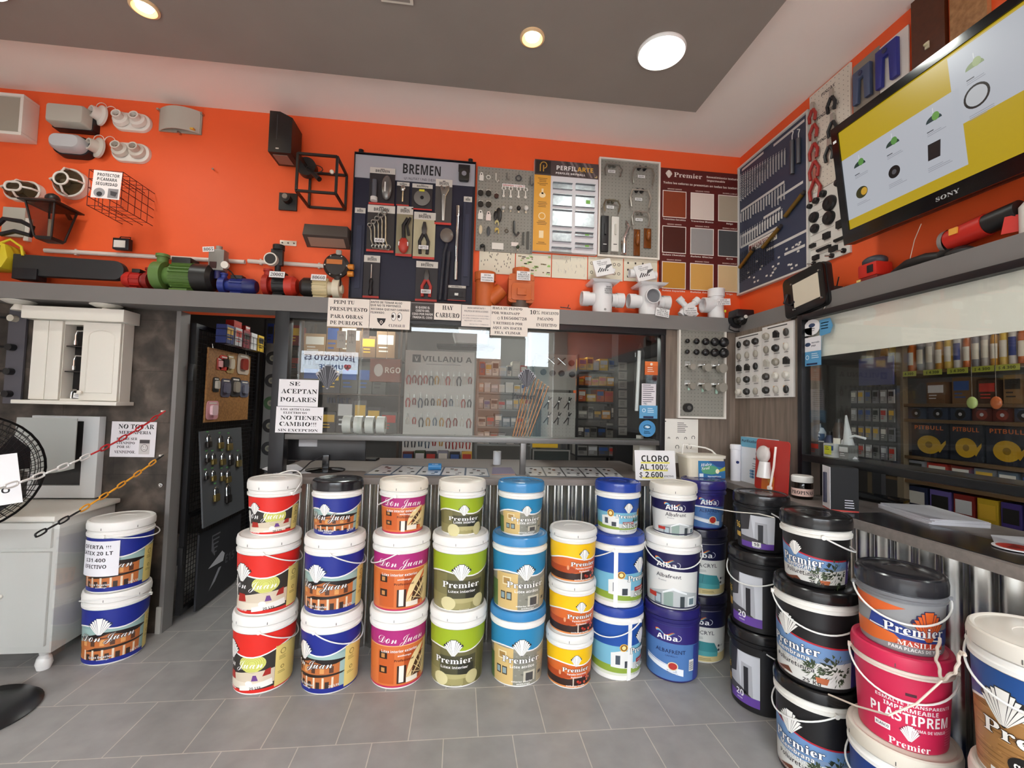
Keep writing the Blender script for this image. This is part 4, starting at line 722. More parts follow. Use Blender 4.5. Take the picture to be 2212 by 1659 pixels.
for x in (-.35, 0, .35): MB().cyl((x * w, 0, .004), (x * w, 0, .007), .005, mat('4a3a34', .5), 10).obj('screw', t)
t, w, h = wthing('wedge_lamp', 'dark grey wedge shaped wall lamp beside the tool rack', 'wall lamp', (664, 497, 759, 537))
G2 = mat('4c443f', .5); mb = MB(); mb.raw([(-w / 2, -h / 2, 0), (w / 2, -h / 2, 0), (w / 2, h / 2, 0), (-w / 2, h / 2, 0), (-w / 2, -h * .1, .10), (w / 2, -h * .1, .10), (w * .48, h / 2, .085), (-w * .48, h / 2, .085)], [(0, 3, 2, 1), (4, 5, 6, 7), (0, 1, 5, 4), (1, 2, 6, 5), (2, 3, 7, 6), (3, 0, 4, 7)], G2); mb.obj('body', t, bevel=.003)
MB().raw([(-w * .4, -h * .46, .011), (w * .4, -h * .46, .011), (w * .4, -h * .18, .084), (-w * .4, -h * .18, .084)], [(0, 1, 2, 3)], mat('a08878', .4)).obj('lens', t)

# ---------------------------------------------------------------- pumps and saw on the ledge
ZL = 2.08
def pump(label, x0, x1, ztop, body, rear, vol, face=-1, fins=12, box=None, y=2.955, tagt=None, r=None):
    """electric water pump lying along the ledge: finned motor, rear cover, volute with ports, foot, terminal box"""
    L_ = x1 - x0; t = E('water_pump', label, 'water pump', (x0, y, ZL)); r = r or (ztop - ZL) * .40; zc = r + .012; bm_, rm, vm = mat(body, .45), mat(rear, .4), mat(vol, .45)
    q = (lambda f: f * L_) if face < 0 else (lambda f: (1 - f) * L_)
    mb = MB(); mb.cyl((q(.34), 0, zc), (q(.70), 0, zc), r * .86, bm_, 28)
    for k in range(fins):
        a = pi * 2 * k / fins; mb.box((min(q(.36), q(.69)), -.002, r * .8), (max(q(.36), q(.69)), .002, r), bm_, T(0, 0, zc) @ RX(math.degrees(a)))
    mb.obj('motor', t)
    MB().lathe([(0, 0), (r * .7, 0), (r * .95, .02), (r * .97, abs(q(1) - q(.69))), (0, abs(q(1) - q(.69)))], rm, 28, T(q(1), 0, zc) @ RY(90 if face > 0 else -90)).obj('rear_cover', t)
    mb = MB(); mb.cone((q(.34), 0, zc), (q(.22), 0, zc), r * .7, r * .6, vm, 24); mb.cyl((q(.22), 0, zc), (q(.06), 0, zc), r * .96, vm, 28); mb.cyl((q(.06), 0, zc), (q(0), 0, zc), r * .42, vm, 20); mb.cyl((q(.14), 0, zc + r * .6), (q(.14), 0, zc + r * 1.45), r * .34, vm, 18); mb.cyl((q(.14), 0, zc + r * 1.3), (q(.14), 0, zc + r * 1.5), r * .42, vm, 18); mb.obj('pump_head', t)
    MB().box((min(q(.38), q(.66)), -r * .8, 0), (max(q(.38), q(.66)), r * .8, .014), bm_).obj('foot', t, bevel=.002)
    if box: MB().box((min(q(.36), q(.66)), -r * .55, zc + r * .8), (max(q(.36), q(.66)), r * .55, zc + r * 1.25), mat(box, .45)).obj('terminal_box', t, bevel=.004)
    if tagt:
        A = Art(.7); A.text(tagt, 0, -.011, .022, '26221e', 'ital', .075); MB().box((-.045, -.02, 0), (.045, .02, .001), PAPER).art(A, MX(), .001).obj('price_tag', t, X=T(q(.52), -r * 1.02, zc + r * .8) @ RX(78))
    return t
def lx(px, y=2.955, z=2.1): return P(px, 600, 1, y).x
pump('large green water pump with black motor cover', lx(330), lx(465), 2.28, '5a7a38', '1f1d1c', '5f8040', -1, 22, '23211f', r=.088)
pump('small red water pump with a white printed cap', lx(270), lx(330), 2.2, 'b3241c', 'c02a20', '8a1a16', 1, 8, '1e1c1b', r=.052)
pump('dark blue water pump under the pressure controller', lx(472), lx(556), 2.2, '28337e', '1f2868', '2c3a8a', -1, 14, '1d1c22', r=.05)
pump('black and red water pump with a handwritten tag', lx(568), lx(644), 2.22, '1d1b1c', 'c43322', 'a8281c', -1, 12, '1d1b1c', tagt='20002', r=.066)
pump('cream water pump with black rear and handwritten tag', lx(652), lx(742), 2.2, 'd8c9a0', '1d1a19', 'e2d8c0', 1, 18, None, tagt='80660', r=.064)
def gadget(name, label, cat, px, py, y, f):
    t = E(name, label, cat, fr(P(px, py, 1, y), (1, 0, 0), (0, 0, 1), (0, -1, 0))); f(t); return t
def g1(t):
    MB().box((-.05, -.07, -.03), (.04, .06, .03), mat('8a8680', .4, .3)).obj('body', t, bevel=.006); MB().box((-.04, -.06, .03), (.0, -.02, .033), mat('3a1c1a', .3)).obj('display', t); MB().cyl((-.005, .06, 0), (-.005, .085, 0), .018, mat('9a968c', .4)).obj('outlet', t); MB().cyl((-.005, -.12, 0), (-.005, -.07, 0), .02, mat('2a2a60', .4)).obj('inlet', t); MB().cyl((.055, -.04, .03), (.055, -.04, .05), .022, mat('e6e2d8', .4)).obj('gauge', t)
    A = Art(.7); A.text('8065', 0, -.010, .02, '26221e', 'ital', .055); MB().box((-.033, -.016, 0), (.033, .016, .001), PAPER).art(A, MX(), .001).obj('price_tag', t, X=T(-.05, .055, .032) @ RZ(6)); MB().tube([(.05, -.05, .02), (.09, -.08, .03), (.12, -.13, .02)], .004, BLACK).obj('cable', t)
gadget('pressure_controller', 'grey pressure controller with small gauge and tag on the blue pump', 'controller', 474, 562, 2.95, g1)
def g2(t):
    MB().lathe([(0, 0), (.05, 0), (.078, .012), (.078, .03), (.06, .045), (0, .045)], mat('2b2522', .45), 32).obj('body', t); MB().box((-.055, .005, .045), (.04, .035, .048), mat('c4702c', .4)).obj('display', t)
    for i in range(6): a = i * pi / 3; MB().cyl((.066 * cos(a), .066 * sin(a), .036), (.066 * cos(a), .066 * sin(a), .042), .005, STEEL, 8).obj('screw', t)
    MB().cyl((.01, .07, .02), (.01, .10, .02), .018, mat('a8a49c', .4)).obj('outlet', t); MB().cyl((.01, -.13, .02), (.01, -.07, .02), .022, mat('2b2522', .4)).obj('inlet', t)
    for y in (.0, -.045): MB().cyl((.07, y, .02), (.105, y, .02), .018, mat('d8862c', .4), 14).obj('cable_gland', t)
gadget('pressure_switch', 'round black pressure switch with orange display on the cream pump', 'pressure switch', 729, 577, 2.96, g2)
def g3(t):
    MB().cyl((0, 0, 0), (0, 0, .03), .04, mat('e8e0d4', .4), 24).obj('gauge', t); MB().cyl((0, 0, .03), (0, 0, .032), .032, mat('2a2624', .4), 24).obj('dial', t); MB().box((-.012, -.03, -.03), (.06, .075, .0), mat('241f1e', .5)).obj('body', t, bevel=.006); MB().cyl((.03, .07, -.015), (.03, .10, -.015), .035, mat('1b1918', .5), 18).obj('cap', t); MB().cyl((.03, -.09, -.015), (.03, -.03, -.015), .018, BLACK).obj('pipe', t)
gadget('pump_gauge', 'pressure gauge on a black valve above the black and red pump', 'gauge', 588, 562, 2.94, g3)
# chainsaw
t = E('chainsaw', 'yellow chainsaw with black handle and long black bar cover', 'chainsaw', fr(P(10, 600, 1, 2.95) + V((0, 0, .075)), (1, 0, 0), (0, 0, 1), (0, -1, 0)))
YEL = mat('d8c22a', .45); MB().prism([(-.28, -.03), (.03, -.03), (.06, .03), (.04, .11), (-.05, .14), (-.28, .12)], -.07, .06, YEL).obj('body', t, bevel=.01)
MB().prism([(x * 1.0 + .08, y) for x, y in [(-.02, -.06), (.52, -.06)] + [(.52 + .058 * cos(a), -.002 + .058 * sin(a)) for a in [-pi / 2 + pi * k / 10 for k in range(1, 10)]] + [(.52, .056), (-.02, .065)]], -.015, .03, mat('2a2a2c', .5)).obj('bar_cover', t, bevel=.006)
MB().box((.07, -.085, -.03), (.2, -.02, .04), BLACK).obj('spike_guard', t, bevel=.004); MB().tube([(-.12, .12, .03), (.02, .26, .05), (.11, .25, .05), (.17, .22, .05), (.165, .17, .05), (.08, .19, .05), (.0, .17, .04)], .013, BLACK, 10).obj('hand_guard', t)
MB().tube([(.0, .11, .05), (.06, .14, .05), (.12, .10, .05), (.13, .05, .05)], .007, YEL, 8).obj('front_handle', t); MB().box((-.03, .05, .06), (.02, .1, .066), mat('8a6a1a', .4)).obj('badge', t)

# ---------------------------------------------------------------- display boards on the back wall
def board(name, label, cat, box, ax, val, col, t=.012, frame=None, fw=.014, holes=None, rim=None, bev=.002):
    X, w, h = slot(*box, ax, val); o = E(name, label, cat, X)
    A = Art(.6)
    if holes:
        sx, col2 = holes; nx, ny = int(w / sx), int(h / sx)
        for i in range(nx):
            for j in range(ny): x, y = (i + .5) * w / nx - w / 2, (j + .5) * h / ny - h / 2; A.poly([(x + .0026 * cos(k * pi / 3), y + .0026 * sin(k * pi / 3)) for k in range(6)], col2)
    MB().box((-w / 2, -h / 2, 0), (w / 2, h / 2, t), col if not isinstance(col, str) else mat(col, .55)).art(A, MX(), t).obj('panel', o, ang=0)
    if frame:
        m = mat(frame, .45); mb = MB()
        for a, b in (((-w / 2 - fw, -h / 2 - fw), (w / 2 + fw, -h / 2)), ((-w / 2 - fw, h / 2), (w / 2 + fw, h / 2 + fw)), ((-w / 2 - fw, -h / 2), (-w / 2, h / 2)), ((w / 2, -h / 2), (w / 2 + fw, h / 2))): mb.box((*a, 0), (*b, t + .014), m)
        mb.obj('frame', o)
    return o, w, h
def hang(name, label, cat, box, ax, val, group=None, rot=0):
    X, w, h = slot(*box, ax, val, rot); return E(name, label, cat, X, group), w, h
def slab(t, name, w, h, d, m, x=0, y=0, z=0, art=None, bevel=0):
    mb = MB().box((x - w / 2, y - h / 2, z), (x + w / 2, y + h / 2, z + d), m if not isinstance(m, str) else mat(m, .5))
    if art: mb.art(art, T(x, y, 0), z + d)
    return mb.obj(name, t, bevel=bevel, ang=35 if bevel else 0)
# tool rack with blister packed tools
YR = 3.03
o, w, h = board('tool_rack', 'tall navy tool rack with a grey headed brand panel, hung with packed tools', 'tool rack', (763, 345, 1022, 651), 1, 3.048, '18182f', .016, '17161c', .006)
A = Art(.5); A.text('BREMEN', .04, -.026, .066, '17161a', 'bold', .25); A.text('QUALITÄT UND DESIGN', .04, -.066, .016, '2c2a30', None, .235)
hd = slab(o, 'header_panel', w, .155, .006, 'aaaab2', 0, h / 2 - .085, .017, A)
for x in (-.46, .46): MB().cyl((x * w, h / 2, .01), (x * w, h / 2 + .03, .01), .016, BLACK, 14).obj('hook', o)
Yk = YR - .012
def pack(label, box, kind, header='BREMEN', tagt=None, card='2a2528', hcol='cfcac2', red=True, hh=.16):
    t, w, h = hang('blister_pack', label, 'packed tool', box, 1, Yk); A = Art(.5)
    A.rect(-w / 2, h * (.5 - hh), w / 2, h / 2, hcol, 1); A.text(header, 0, h * (.5 - hh * .78), h * hh * .42, '17161a', 'bold', w * .55, l=2); A.rect(-w * .08, h * (.5 - hh * .3), w * .08, h * (.5 - hh * .2), '1c1a20', 2)
    if red: A.rect(-w / 2, -h / 2, w / 2, -h * .45, 'c23a30', 1)
    slab(t, 'card', w, h, .003, card, art=A); kind(t, w, h)
    if tagt:
        B = Art(.7); B.text(tagt, 0, -.008, .015, '26221e', 'ital', .05); MB().box((-.032, -.013, 0), (.032, .013, .001), PAPER).art(B, MX(), .001).obj('price_tag', t, X=T(0, -h * .28, .032))
def bar(mb, pts, r, m, n=8): return mb.tube([(x, y, z) for x, y, z in pts], r, m, n)
def k_spanners(t, w, h):
    for i in range(5):
        x = (-.30 + i * .13) * w; top = (.05 + .075 * i) * h; s = .012 + .0012 * i; mb = MB()
        bar(mb, [(x - .1 * w, top - .03 * h, .014), (x - .04 * w, top - .12 * h, .014), (x - .02 * w, -.26 * h, .014), (x + .06 * w, -.38 * h, .014)], .0055, STEEL)
        for px, py in ((x - .1 * w, top), (x + .075 * w, -.40 * h)): mb.tube([(px + s * cos(a), py + s * sin(a), .014) for a in [2 * pi * k / 12 for k in range(12)]], .005, STEEL, 6, True)
        mb.obj('ring_spanner', t)
def k_adj(t, w, h):
    mb = MB(); mb.prism([(-.05 * w, -.42 * h), (.09 * w, -.42 * h), (.13 * w, .12 * h), (.30 * w, .24 * h), (.34 * w, .36 * h), (.10 * w, .33 * h), (.04 * w, .26 * h), (-.14 * w, .36 * h), (-.24 * w, .32 * h), (-.12 * w, .14 * h)], .004, .016, STEEL); mb.obj('wrench', t, bevel=.002); MB().cyl((.02 * w, .17 * h, .004), (.02 * w, .17 * h, .02), .008, STEEL, 12).obj('screw', t)
def k_disc(t, w, h):
    MB().lathe([(0, .004), (.34 * w, .004), (.40 * w, .008), (.40 * w, .012), (.1 * w, .014), (0, .014)], mat('8f8c88', .35, .7), 28).obj('grinding_disc', t, X=T(0, -.05 * h, 0)); MB().cyl((0, -.05 * h, .014), (0, -.05 * h, .016), .09 * w, BLACK, 14).obj('bore', t); slab(t, 'sticker', w * .26, h * .08, .001, 'd6d03c', -.02 * w, h * .22, .015)
def k_line(t, w, h):
    MB().cyl((-.28 * w, -.36 * h, .02), (-.28 * w, .12 * h, .02), .10 * w, mat('5a5a62', .4), 18).obj('chalk_bottle', t); MB().cyl((-.28 * w, -.44 * h, .02), (-.28 * w, -.34 * h, .02), .14 * w, mat('d8d4d0', .4), 18).obj('cap', t); MB().ball((.2 * w, -.06 * h, .022), (.22 * w, .33 * h, .02), mat('7c7a78', .25, .6), 20).obj('reel', t); slab(t, 'clip', .05 * w, .26 * h, .004, 'e8e4e0', .16 * w, -.08 * h, .042)
def k_ratchet(t, w, h): bar(MB(), [(0, -.36 * h, .012), (0, .16 * h, .012)], .006, STEEL).ball((0, .22 * h, .012), (.016, .022, .009), STEEL).obj('ratchet', t)
def k_pliers(col):
    def f(t, w, h):
        mb = MB(); mb.prism([(-.10 * w, .0), (.10 * w, .0), (.12 * w, .14 * h), (.06 * w, .28 * h), (-.06 * w, .28 * h), (-.12 * w, .14 * h)], .006, .02, mat('54504e', .35, .7)); mb.obj('jaws', t, bevel=.002)
        for s in (-1, 1): bar(MB(), [(s * .05 * w, .02 * h, .014), (s * .2 * w, -.14 * h, .014), (s * .16 * w, -.40 * h, .014)], .011, mat(col, .5)).obj('handle', t)
    return f
def k_oil(t, w, h): MB().ball((0, -.30 * h, .02), (.32 * w, .16 * h, .022), mat('b83a2c', .4), 18).obj('body', t); bar(MB(), [(0, -.2 * h, .02), (-.05 * w, .1 * h, .02), (.2 * w, .24 * h, .02)], .012, BLACK).obj('nozzle', t); bar(MB(), [(.3 * w, -.1 * h, .02), (.18 * w, .1 * h, .02), (.36 * w, .26 * h, .02)], .008, BLACK).obj('lever', t)
def k_driver(t, w, h): bar(MB(), [(0, -.05 * h, .012), (0, .28 * h, .012)], .004, STEEL).obj('shaft', t); MB().lathe([(.006, 0), (.013, -.02), (.009, -.05), (.015, -.09), (.012, -.11), (.0, -.115)], BLACK, 14, T(0, -.05 * h, .014) @ RX(-90)).obj('handle', t)
def k_bits(t, w, h): slab(t, 'window', w * .7, h * .4, .006, '1e1a1e', 0, -.08 * h, .004); slab(t, 'bit', w * .2, h * .16, .006, STEEL, 0, -.1 * h, .01)
pack('packed chalk line reel at the top of the tool rack', (798, 363, 853, 443), k_line)
pack('packed small ratchet, below the big black lettering', (857, 394, 884, 445), k_ratchet)
pack('packed round grinding disc under the rack heading', (890, 398, 934, 454), k_disc)
pack('packed adjustable wrench on a dark card', (940, 388, 976, 486), k_adj, card='4a4644')
pack('packed set of five bent ring spanners', (793, 444, 852, 545), k_spanners, card='35302e', tagt='666')
pack('packed red oil can style tool with price tag', (856, 446, 891, 554), k_oil, card='8d8468', tagt='60583')
pack('packed cable pliers on a cream camouflage card', (893, 459, 940, 560), k_pliers('1f1d1f'), card='b9b090', tagt='60751')
pack('packed screwdriver at the foot of the tool rack', (785, 552, 820, 644), k_driver)
pack('packed red handled pliers at the foot of the tool rack', (898, 565, 945, 651), k_pliers('b43a34'), tagt='60851')
pack('small packed hook set in the bottom corner of the rack', (966, 617, 1006, 650), k_bits)
pack('tall packed hacksaw blade hanging on one side of the rack', (763, 449, 786, 643), lambda t, w, h: slab(t, 'blade', w * .5, h * .7, .004, '2c3048', 0, -.05 * h, .004), red=False, hh=.06, card='23263c')
pack('tall packed saw set near the tape measure', (999, 425, 1017, 618), lambda t, w, h: slab(t, 'blade', w * .5, h * .7, .004, '2c3048', 0, -.05 * h, .004), red=False, hh=.06, card='23263c')
t, w, h = hang('breaker_bar', 'long chrome breaker bar hanging on the navy rack', 'tool', (978, 447, 996, 606), 1, Yk); bar(MB(), [(0, -.5 * h, .015), (0, .38 * h, .015)], .010, CHROME, 12).obj('shaft', t); MB().cyl((0, .36 * h, .015), (0, .5 * h, .015), .014, CHROME, 14).obj('head', t); MB().cyl((0, -.5 * h, .015), (0, -.26 * h, .015), .013, STEEL, 14).obj('grip', t)
t, w, h = hang('wrecking_bar', 'black bar tools hanging in a torn plastic wrap', 'tool', (948, 476, 976, 650), 1, Yk); bar(MB(), [(-.3 * w, -.5 * h, .015), (-.1 * w, .1 * h, .015), (.1 * w, .2 * h, .015)], .011, mat('2c2d36', .4), 10).obj('shaft', t); bar(MB(), [(.1 * w, -.5 * h, .02), (.25 * w, .1 * h, .02)], .013, mat('23242e', .4), 10).obj('handle', t); MB().ball((.05 * w, .3 * h, .02), (.045, .05, .016), mat('6e645c', .3), 14).obj('wrapped_head', t)
t, w, h = hang('tape_measure', 'black tape measure hanging at the top corner of the rack', 'tape measure', (990, 356, 1015, 396), 1, Yk); slab(t, 'card', w, h * .4, .003, '1c1b20', 0, h * .3); MB().prism(rr(w * .9, h * .62, .014), .003, .035, mat('2a2926', .45), T(0, -.15 * h, 0)).obj('case', t, bevel=.004); MB().cyl((0, -.1 * h, .035), (0, -.1 * h, .037), .016, mat('8d8d96', .4), 18).obj('badge', t)
# grey pegboard with plumbing and furniture bits
PEG = '8f8c84'
o, w, h = board('pegboard', 'grey pegboard crowded with small fittings beside the tool rack', 'pegboard', (1029, 366, 1151, 546), 1, 3.048, PEG, .012, None, holes=(.022, '3a3936'))
YP = 3.034
def small(kind, label, cx, cy, s, col, shape, group=None, ax=1, val=None, metal=0):
    val = val or YP; t = E(kind, label, kind.replace('_', ' '), fr(P(cx, cy, ax, val), (1, 0, 0), (0, 0, 1), (0, -1, 0)) if ax == 1 else fr(P(cx, cy, ax, val), (0, -1, 0), (0, 0, 1), (-1, 0, 0)), group)
    m = mat(col, .4, metal); s *= .00305; mb = MB(); MB().cyl((0, s * .55, 0), (0, s * .55, .02), .002, STEEL, 6).obj('peg_hook', t)
    if shape == 'wheel': mb.cyl((0, -.1 * s, .006), (0, -.1 * s, .02), s * .42, m, 18); mb.box((-s * .28, 0, .003), (s * .28, s * .5, .008), mat('dcd8d0', .4))
    elif shape == 'knob': mb.ball((0, .1 * s, .014), (s * .3, s * .34, .014), m, 14); mb.box((-s * .12, -s * .5, .004), (s * .12, -s * .2, .007), mat('d8c8b0', .5))
    elif shape == 'hook': mb.tube([(0, s * .5, .01), (0, -s * .2, .01), (s * .16, -s * .42, .012), (s * .3, -s * .2, .014)], s * .07, m, 6)
    elif shape == 'tag': mb.prism([(-s * .3, -s * .6), (s * .3, -s * .6), (s * .32, s * .0), (s * .14, s * .55), (-s * .14, s * .55), (-s * .3, 0)], .003, .009, m); mb.cyl((0, s * .3, .009), (0, s * .3, .011), s * .09, BLACK, 12)
    elif shape == 'oval': mb.ball((0, 0, .008), (s * .24, s * .6, .008), m, 14)
    elif shape == 'spanner': mb.box((-s * .07, -s * .5, .004), (s * .07, s * .25, .008), m); mb.tube([(s * .2 * cos(a), s * .4 + s * .2 * sin(a), .006) for a in [-.9 + 5 * k / 10 for k in range(11)]], s * .08, m, 6); mb.cyl((0, -s * .5, .003), (0, -s * .5, .009), s * .16, m, 12)
    elif shape == 'bar': mb.box((-s * .08, -s * .6, .003), (s * .08, s * .6, .009), m)
    elif shape == 'card': mb.box((-s * .5, -s * .28, .001), (s * .5, s * .28, .004), m)
    elif shape == 'claw': mb.ball((0, s * .3, .012), (s * .3, s * .2, .012), m, 12); mb.box((-s * .3, -s * .1, .006), (-s * .18, s * .3, .016), m); mb.box((s * .18, -s * .3, .006), (s * .3, s * .2, .016), m)
    elif shape == 'ring': mb.tube([(s * .3 * cos(a), s * .3 * sin(a), .008) for a in [2 * pi * k / 14 for k in range(14)]], s * .08, m, 6, True)
    mb.obj('body', t, bevel=0); return t
for k, (kind, what, cx, cy, s, col, sh) in enumerate([
    ('tag_holder', 'white oval tag pair', 1040, 382, 16, 'e6e2da', 'tag'), ('tag_holder', 'round white keyring tag', 1055, 384, 14, 'dedad2', 'ring'), ('cabin_hook', 'pale looped hook on a label', 1071, 386, 22, 'd8d2c8', 'hook'), ('cabin_hook', 'grey double hook', 1095, 384, 16, '6e6c68', 'hook'), ('wall_ring', 'dark pull ring pair', 1120, 386, 20, '4a4a4c', 'ring'), ('cabin_hook', 'dark coat hook at the edge', 1145, 394, 22, '5a5a5a', 'hook'),
    ('furniture_wheel', 'black furniture wheel in the first row', 1038, 417, 15, '1c1a1a', 'wheel'), ('furniture_wheel', 'black furniture wheel next to the first', 1055, 418, 15, '1c1a1a', 'wheel'), ('furniture_wheel', 'small dark red wheel', 1072, 424, 12, '3a1616', 'wheel'),
    ('fork_spanner', 'white fork spanner, first of four', 1088, 415, 20, 'e2ded6', 'spanner'), ('fork_spanner', 'white fork spanner, second of four', 1103, 416, 20, 'e2ded6', 'spanner'), ('fork_spanner', 'white fork spanner, third of four', 1120, 417, 20, 'e2ded6', 'spanner'), ('fork_spanner', 'white fork spanner, last of four', 1135, 418, 20, 'dcd8d0', 'spanner'),
    ('furniture_wheel', 'black wheel in the second wheel row', 1038, 441, 15, '1c1a1a', 'wheel'), ('furniture_wheel', 'black square ended wheel in the second wheel row', 1055, 442, 15, '1c1a1a', 'wheel'), ('clothes_clip', 'long black clip on a wire', 1077, 466, 30, '1e1c1c', 'oval'), ('clothes_clip', 'short black clip', 1070, 467, 18, '1e1c1c', 'oval'),
    ('door_bumper', 'pale grey plastic knob', 1087, 452, 14, 'c0c0bc', 'knob'), ('door_bumper', 'whitish plastic knob', 1103, 452, 14, 'cfcfca', 'knob'), ('door_bumper', 'black plastic knob', 1120, 453, 16, '201f1e', 'knob'), ('door_bumper', 'large pale double knob', 1136, 453, 18, 'd6d4ce', 'knob'),
    ('door_tag', 'white plastic tag with a hole', 1038, 464, 18, 'e9e5dd', 'tag'), ('door_tag', 'pinkish plastic tag with a hole', 1055, 467, 18, 'e9dad4', 'tag'), ('cable_clip', 'cream branching clip', 1073, 484, 14, 'e0d296', 'claw'), ('cable_clip', 'yellow branching clip', 1073, 501, 16, 'd8bc6a', 'claw'), ('line_runner', 'cream oval runner', 1038, 497, 18, 'd8c8a8', 'oval'), ('line_runner', 'dark grey oval runner', 1055, 500, 18, '4a4c50', 'oval'),
    ('coat_hook', 'big black and steel hook', 1110, 496, 36, '3a3a3a', 'hook'), ('pull_ring', 'brown pull ring', 1094, 500, 12, '5a4a3a', 'ring'), ('tie_bar', 'thin dark tie', 1130, 516, 24, '4c4a46', 'bar'), ('tie_bar', 'longer thin dark tie', 1140, 520, 34, '4c4a46', 'bar'), ('price_card', 'white price card', 1075, 532, 26, 'e4dfd8', 'card'), ('price_card', 'small red lettered card', 1112, 528, 16, 'e8dcd6', 'card'), ('cord_knob', 'dark green knob', 1118, 536, 12, '3c4a38', 'knob'), ('suction_hook', 'black hook pair below the grey pegboard edge', 1042, 538, 20, '1c1a1a', 'claw')]):
    small(kind, what + ' on the grey pegboard', cx, cy, s, col, sh)
MB_ = Art(.6); X, w, h = slot(1085, 399, 1134, 404, 1, YP); MB_.text('GRAMPAS U CON T', 0, -h * .36, h * .7, 'b83a30', 'bold', w * .95); tag(MB().box((-w / 2, -h * .6, 0), (w / 2, h * .6, .002), PAPER).art(MB_, MX(), .002).obj('price_card', None, X=X, ang=0), 'long red lettered strip above the fork spanners', 'card')
# drywall profile board
o, w, h = board('sample_board', 'white drywall profile sample board with an orange stripe and dark heading', 'display board', (1151, 355, 1288, 549), 1, 3.048, 'd9d6da', .035)
A = Art(.5); A.rect(-w / 2, h * .33, w / 2, h / 2, '4a3c3c', 1)
for k in range(9): A.poly([(-.1 * w + k * .07 * w, h * .5), (-.06 * w + k * .07 * w, h * .5), (.06 * w + k * .07 * w, h * .34), (.03 * w + k * .07 * w, h * .34)], ['6a5a5a', '3a2c2c', '807070'][k % 3], 2) if k < 7 else None
A.rect(-w * .48, h * .345, -w * .25, h * .49, '241816', 3); A.ring(-w * .36, h * .44, w * .055, w * .012, 'c89a3a', 4, -100, 190, 12); A.rect(-w * .42, h * .37, -w * .405, h * .45, 'c89a3a', 4); A.rect(-w * .37, h * .37, -w * .355, h * .44, 'c89a3a', 4)
A.L = 5; A.text('PERFIL', -.0, h * .40, h * .048, 'f2efec', 'bold', w * .32); A.text('ARTE', w * .29, h * .40, h * .048, 'e0a838', 'bold', w * .25); A.text('PERFILES DRYWALL', .06 * w, h * .355, h * .02, 'f2efec', 'bold', w * .46); A.poly([(w * .44, h * .345), (w * .48, h * .345), (w * .48, h * .37), (w * .47, h * .37), (w * .47, h * .352), (w * .44, h * .352)], 'd8b878')
A.rect(-w / 2, -h / 2, -w * .245, h * .33, 'e0a032', 1); A.L = 2
for y, n in ((.29, 3), (.235, 2), (.03, 4), (-.18, 3), (-.41, 2)): A.lines(-w * .37, h * y, w * .16, n, h * .017, '6a4a1a', al='c')
A.oval(-w * .37, h * .11, w * .05, h * .03, 'f4dcae'); A.rect(-w * .385, h * .12, -w * .355, h * .18, 'f4dcae'); A.ring(-w * .37, -h * .12, w * .055, w * .012, 'f4dcae'); A.rect(-w * .41, -h * .36, -w * .34, -h * .28, 'f4dcae'); A.lines(w * .30, -h * .18, w * .22, 1, .01, '5a5a5e', al='c')
slab(o, 'printed_face', w, h, .001, 'd9d6da', 0, 0, .035, A)
ZN = mat('a9aeb2', .35, .85, noise=.3, nscale=40)
for k, (l, t_, r, b, nm) in enumerate([(1194, 396, 1236, 410, 'thin channel'), (1243, 399, 1285, 413, 'second thin channel'), (1194, 421, 1235, 446, 'wide profile'), (1243, 424, 1284, 449, 'profile with green sticker'), (1193, 454, 1235, 490, 'large shiny profile'), (1242, 458, 1283, 492, 'large dull profile'), (1193, 500, 1234, 523, 'white edged profile'), (1242, 503, 1281, 512, 'narrow perforated strip'), (1191, 535, 1234, 546, 'low profile'), (1242, 526, 1281, 537, 'perforated bead')]):
    t, w, h = hang('metal_profile', 'cut metal ' + nm + ' fixed on the drywall sample board', 'metal profile', (l, t_, r, b), 1, 3.012)
    MB().box((-w / 2, -h / 2, 0), (w / 2, h / 2, .003), ZN).box((-w / 2, -h / 2, .003), (w / 2, -h / 2 + .003, .018), ZN).box((-w / 2, h / 2 - .003, .003), (w / 2, h / 2, .018), ZN).obj('channel', t)
    if k in (3, 7, 9): slab(t, 'sticker', w * .22, h * .3, .001, '7ab84a', w * .16, 0, .004)
# grey board with door pulls
o, w, h = board('handle_board', 'grey pegboard in a white frame holding door pulls and latches', 'display board', (1294, 352, 1419, 556), 1, 3.048, PEG, .014, 'e8e0d6', .012, holes=(.024, '3a3936'))
for k, (l, t_, r, b, c, lb) in enumerate([(1302, 357, 1340, 385, '8e8c86', 'slim grey door pull'), (1360, 362, 1410, 402, 'a09c92', 'long steel door pull with dark rose'), (1300, 434, 1336, 462, '8a8270', 'dull brass door pull'), (1356, 410, 1402, 452, 'c9c4ba', 'bright rounded door pull'), (1360, 458, 1400, 492, 'b5b0a8', 'squared steel door pull')]):
    t, w, h = hang('door_pull', lb + ' on the white framed board', 'door pull', (l, t_, r, b), 1, 3.032); m = mat(c, .3, .8)
    bar(MB(), [(-w * .4, -h * .5, .035), (-w * .48, 0, .04), (-w * .36, h * .36, .035), (0, h * .4, .03), (w * .36, h * .36, .035), (w * .48, 0, .04), (w * .4, -h * .5, .035)], .006, m, 8).obj('grip', t)
    for s in (-.12, .12): MB().cyl((s * w, h * .4, 0), (s * w, h * .4, .03), .012, m if k % 2 == 0 else BLACK, 14).obj('rose', t)
    B = Art(.7); B.text(['60191', '60391', '60281', '50291', '80235'][k], 0, -.006, .012, '26221e', 'ital', .04); MB().box((-.026, -.010, 0), (.026, .010, .001), PAPER).art(B, MX(), .001).obj('price_tag', t, X=T(0, 0.0, .004))
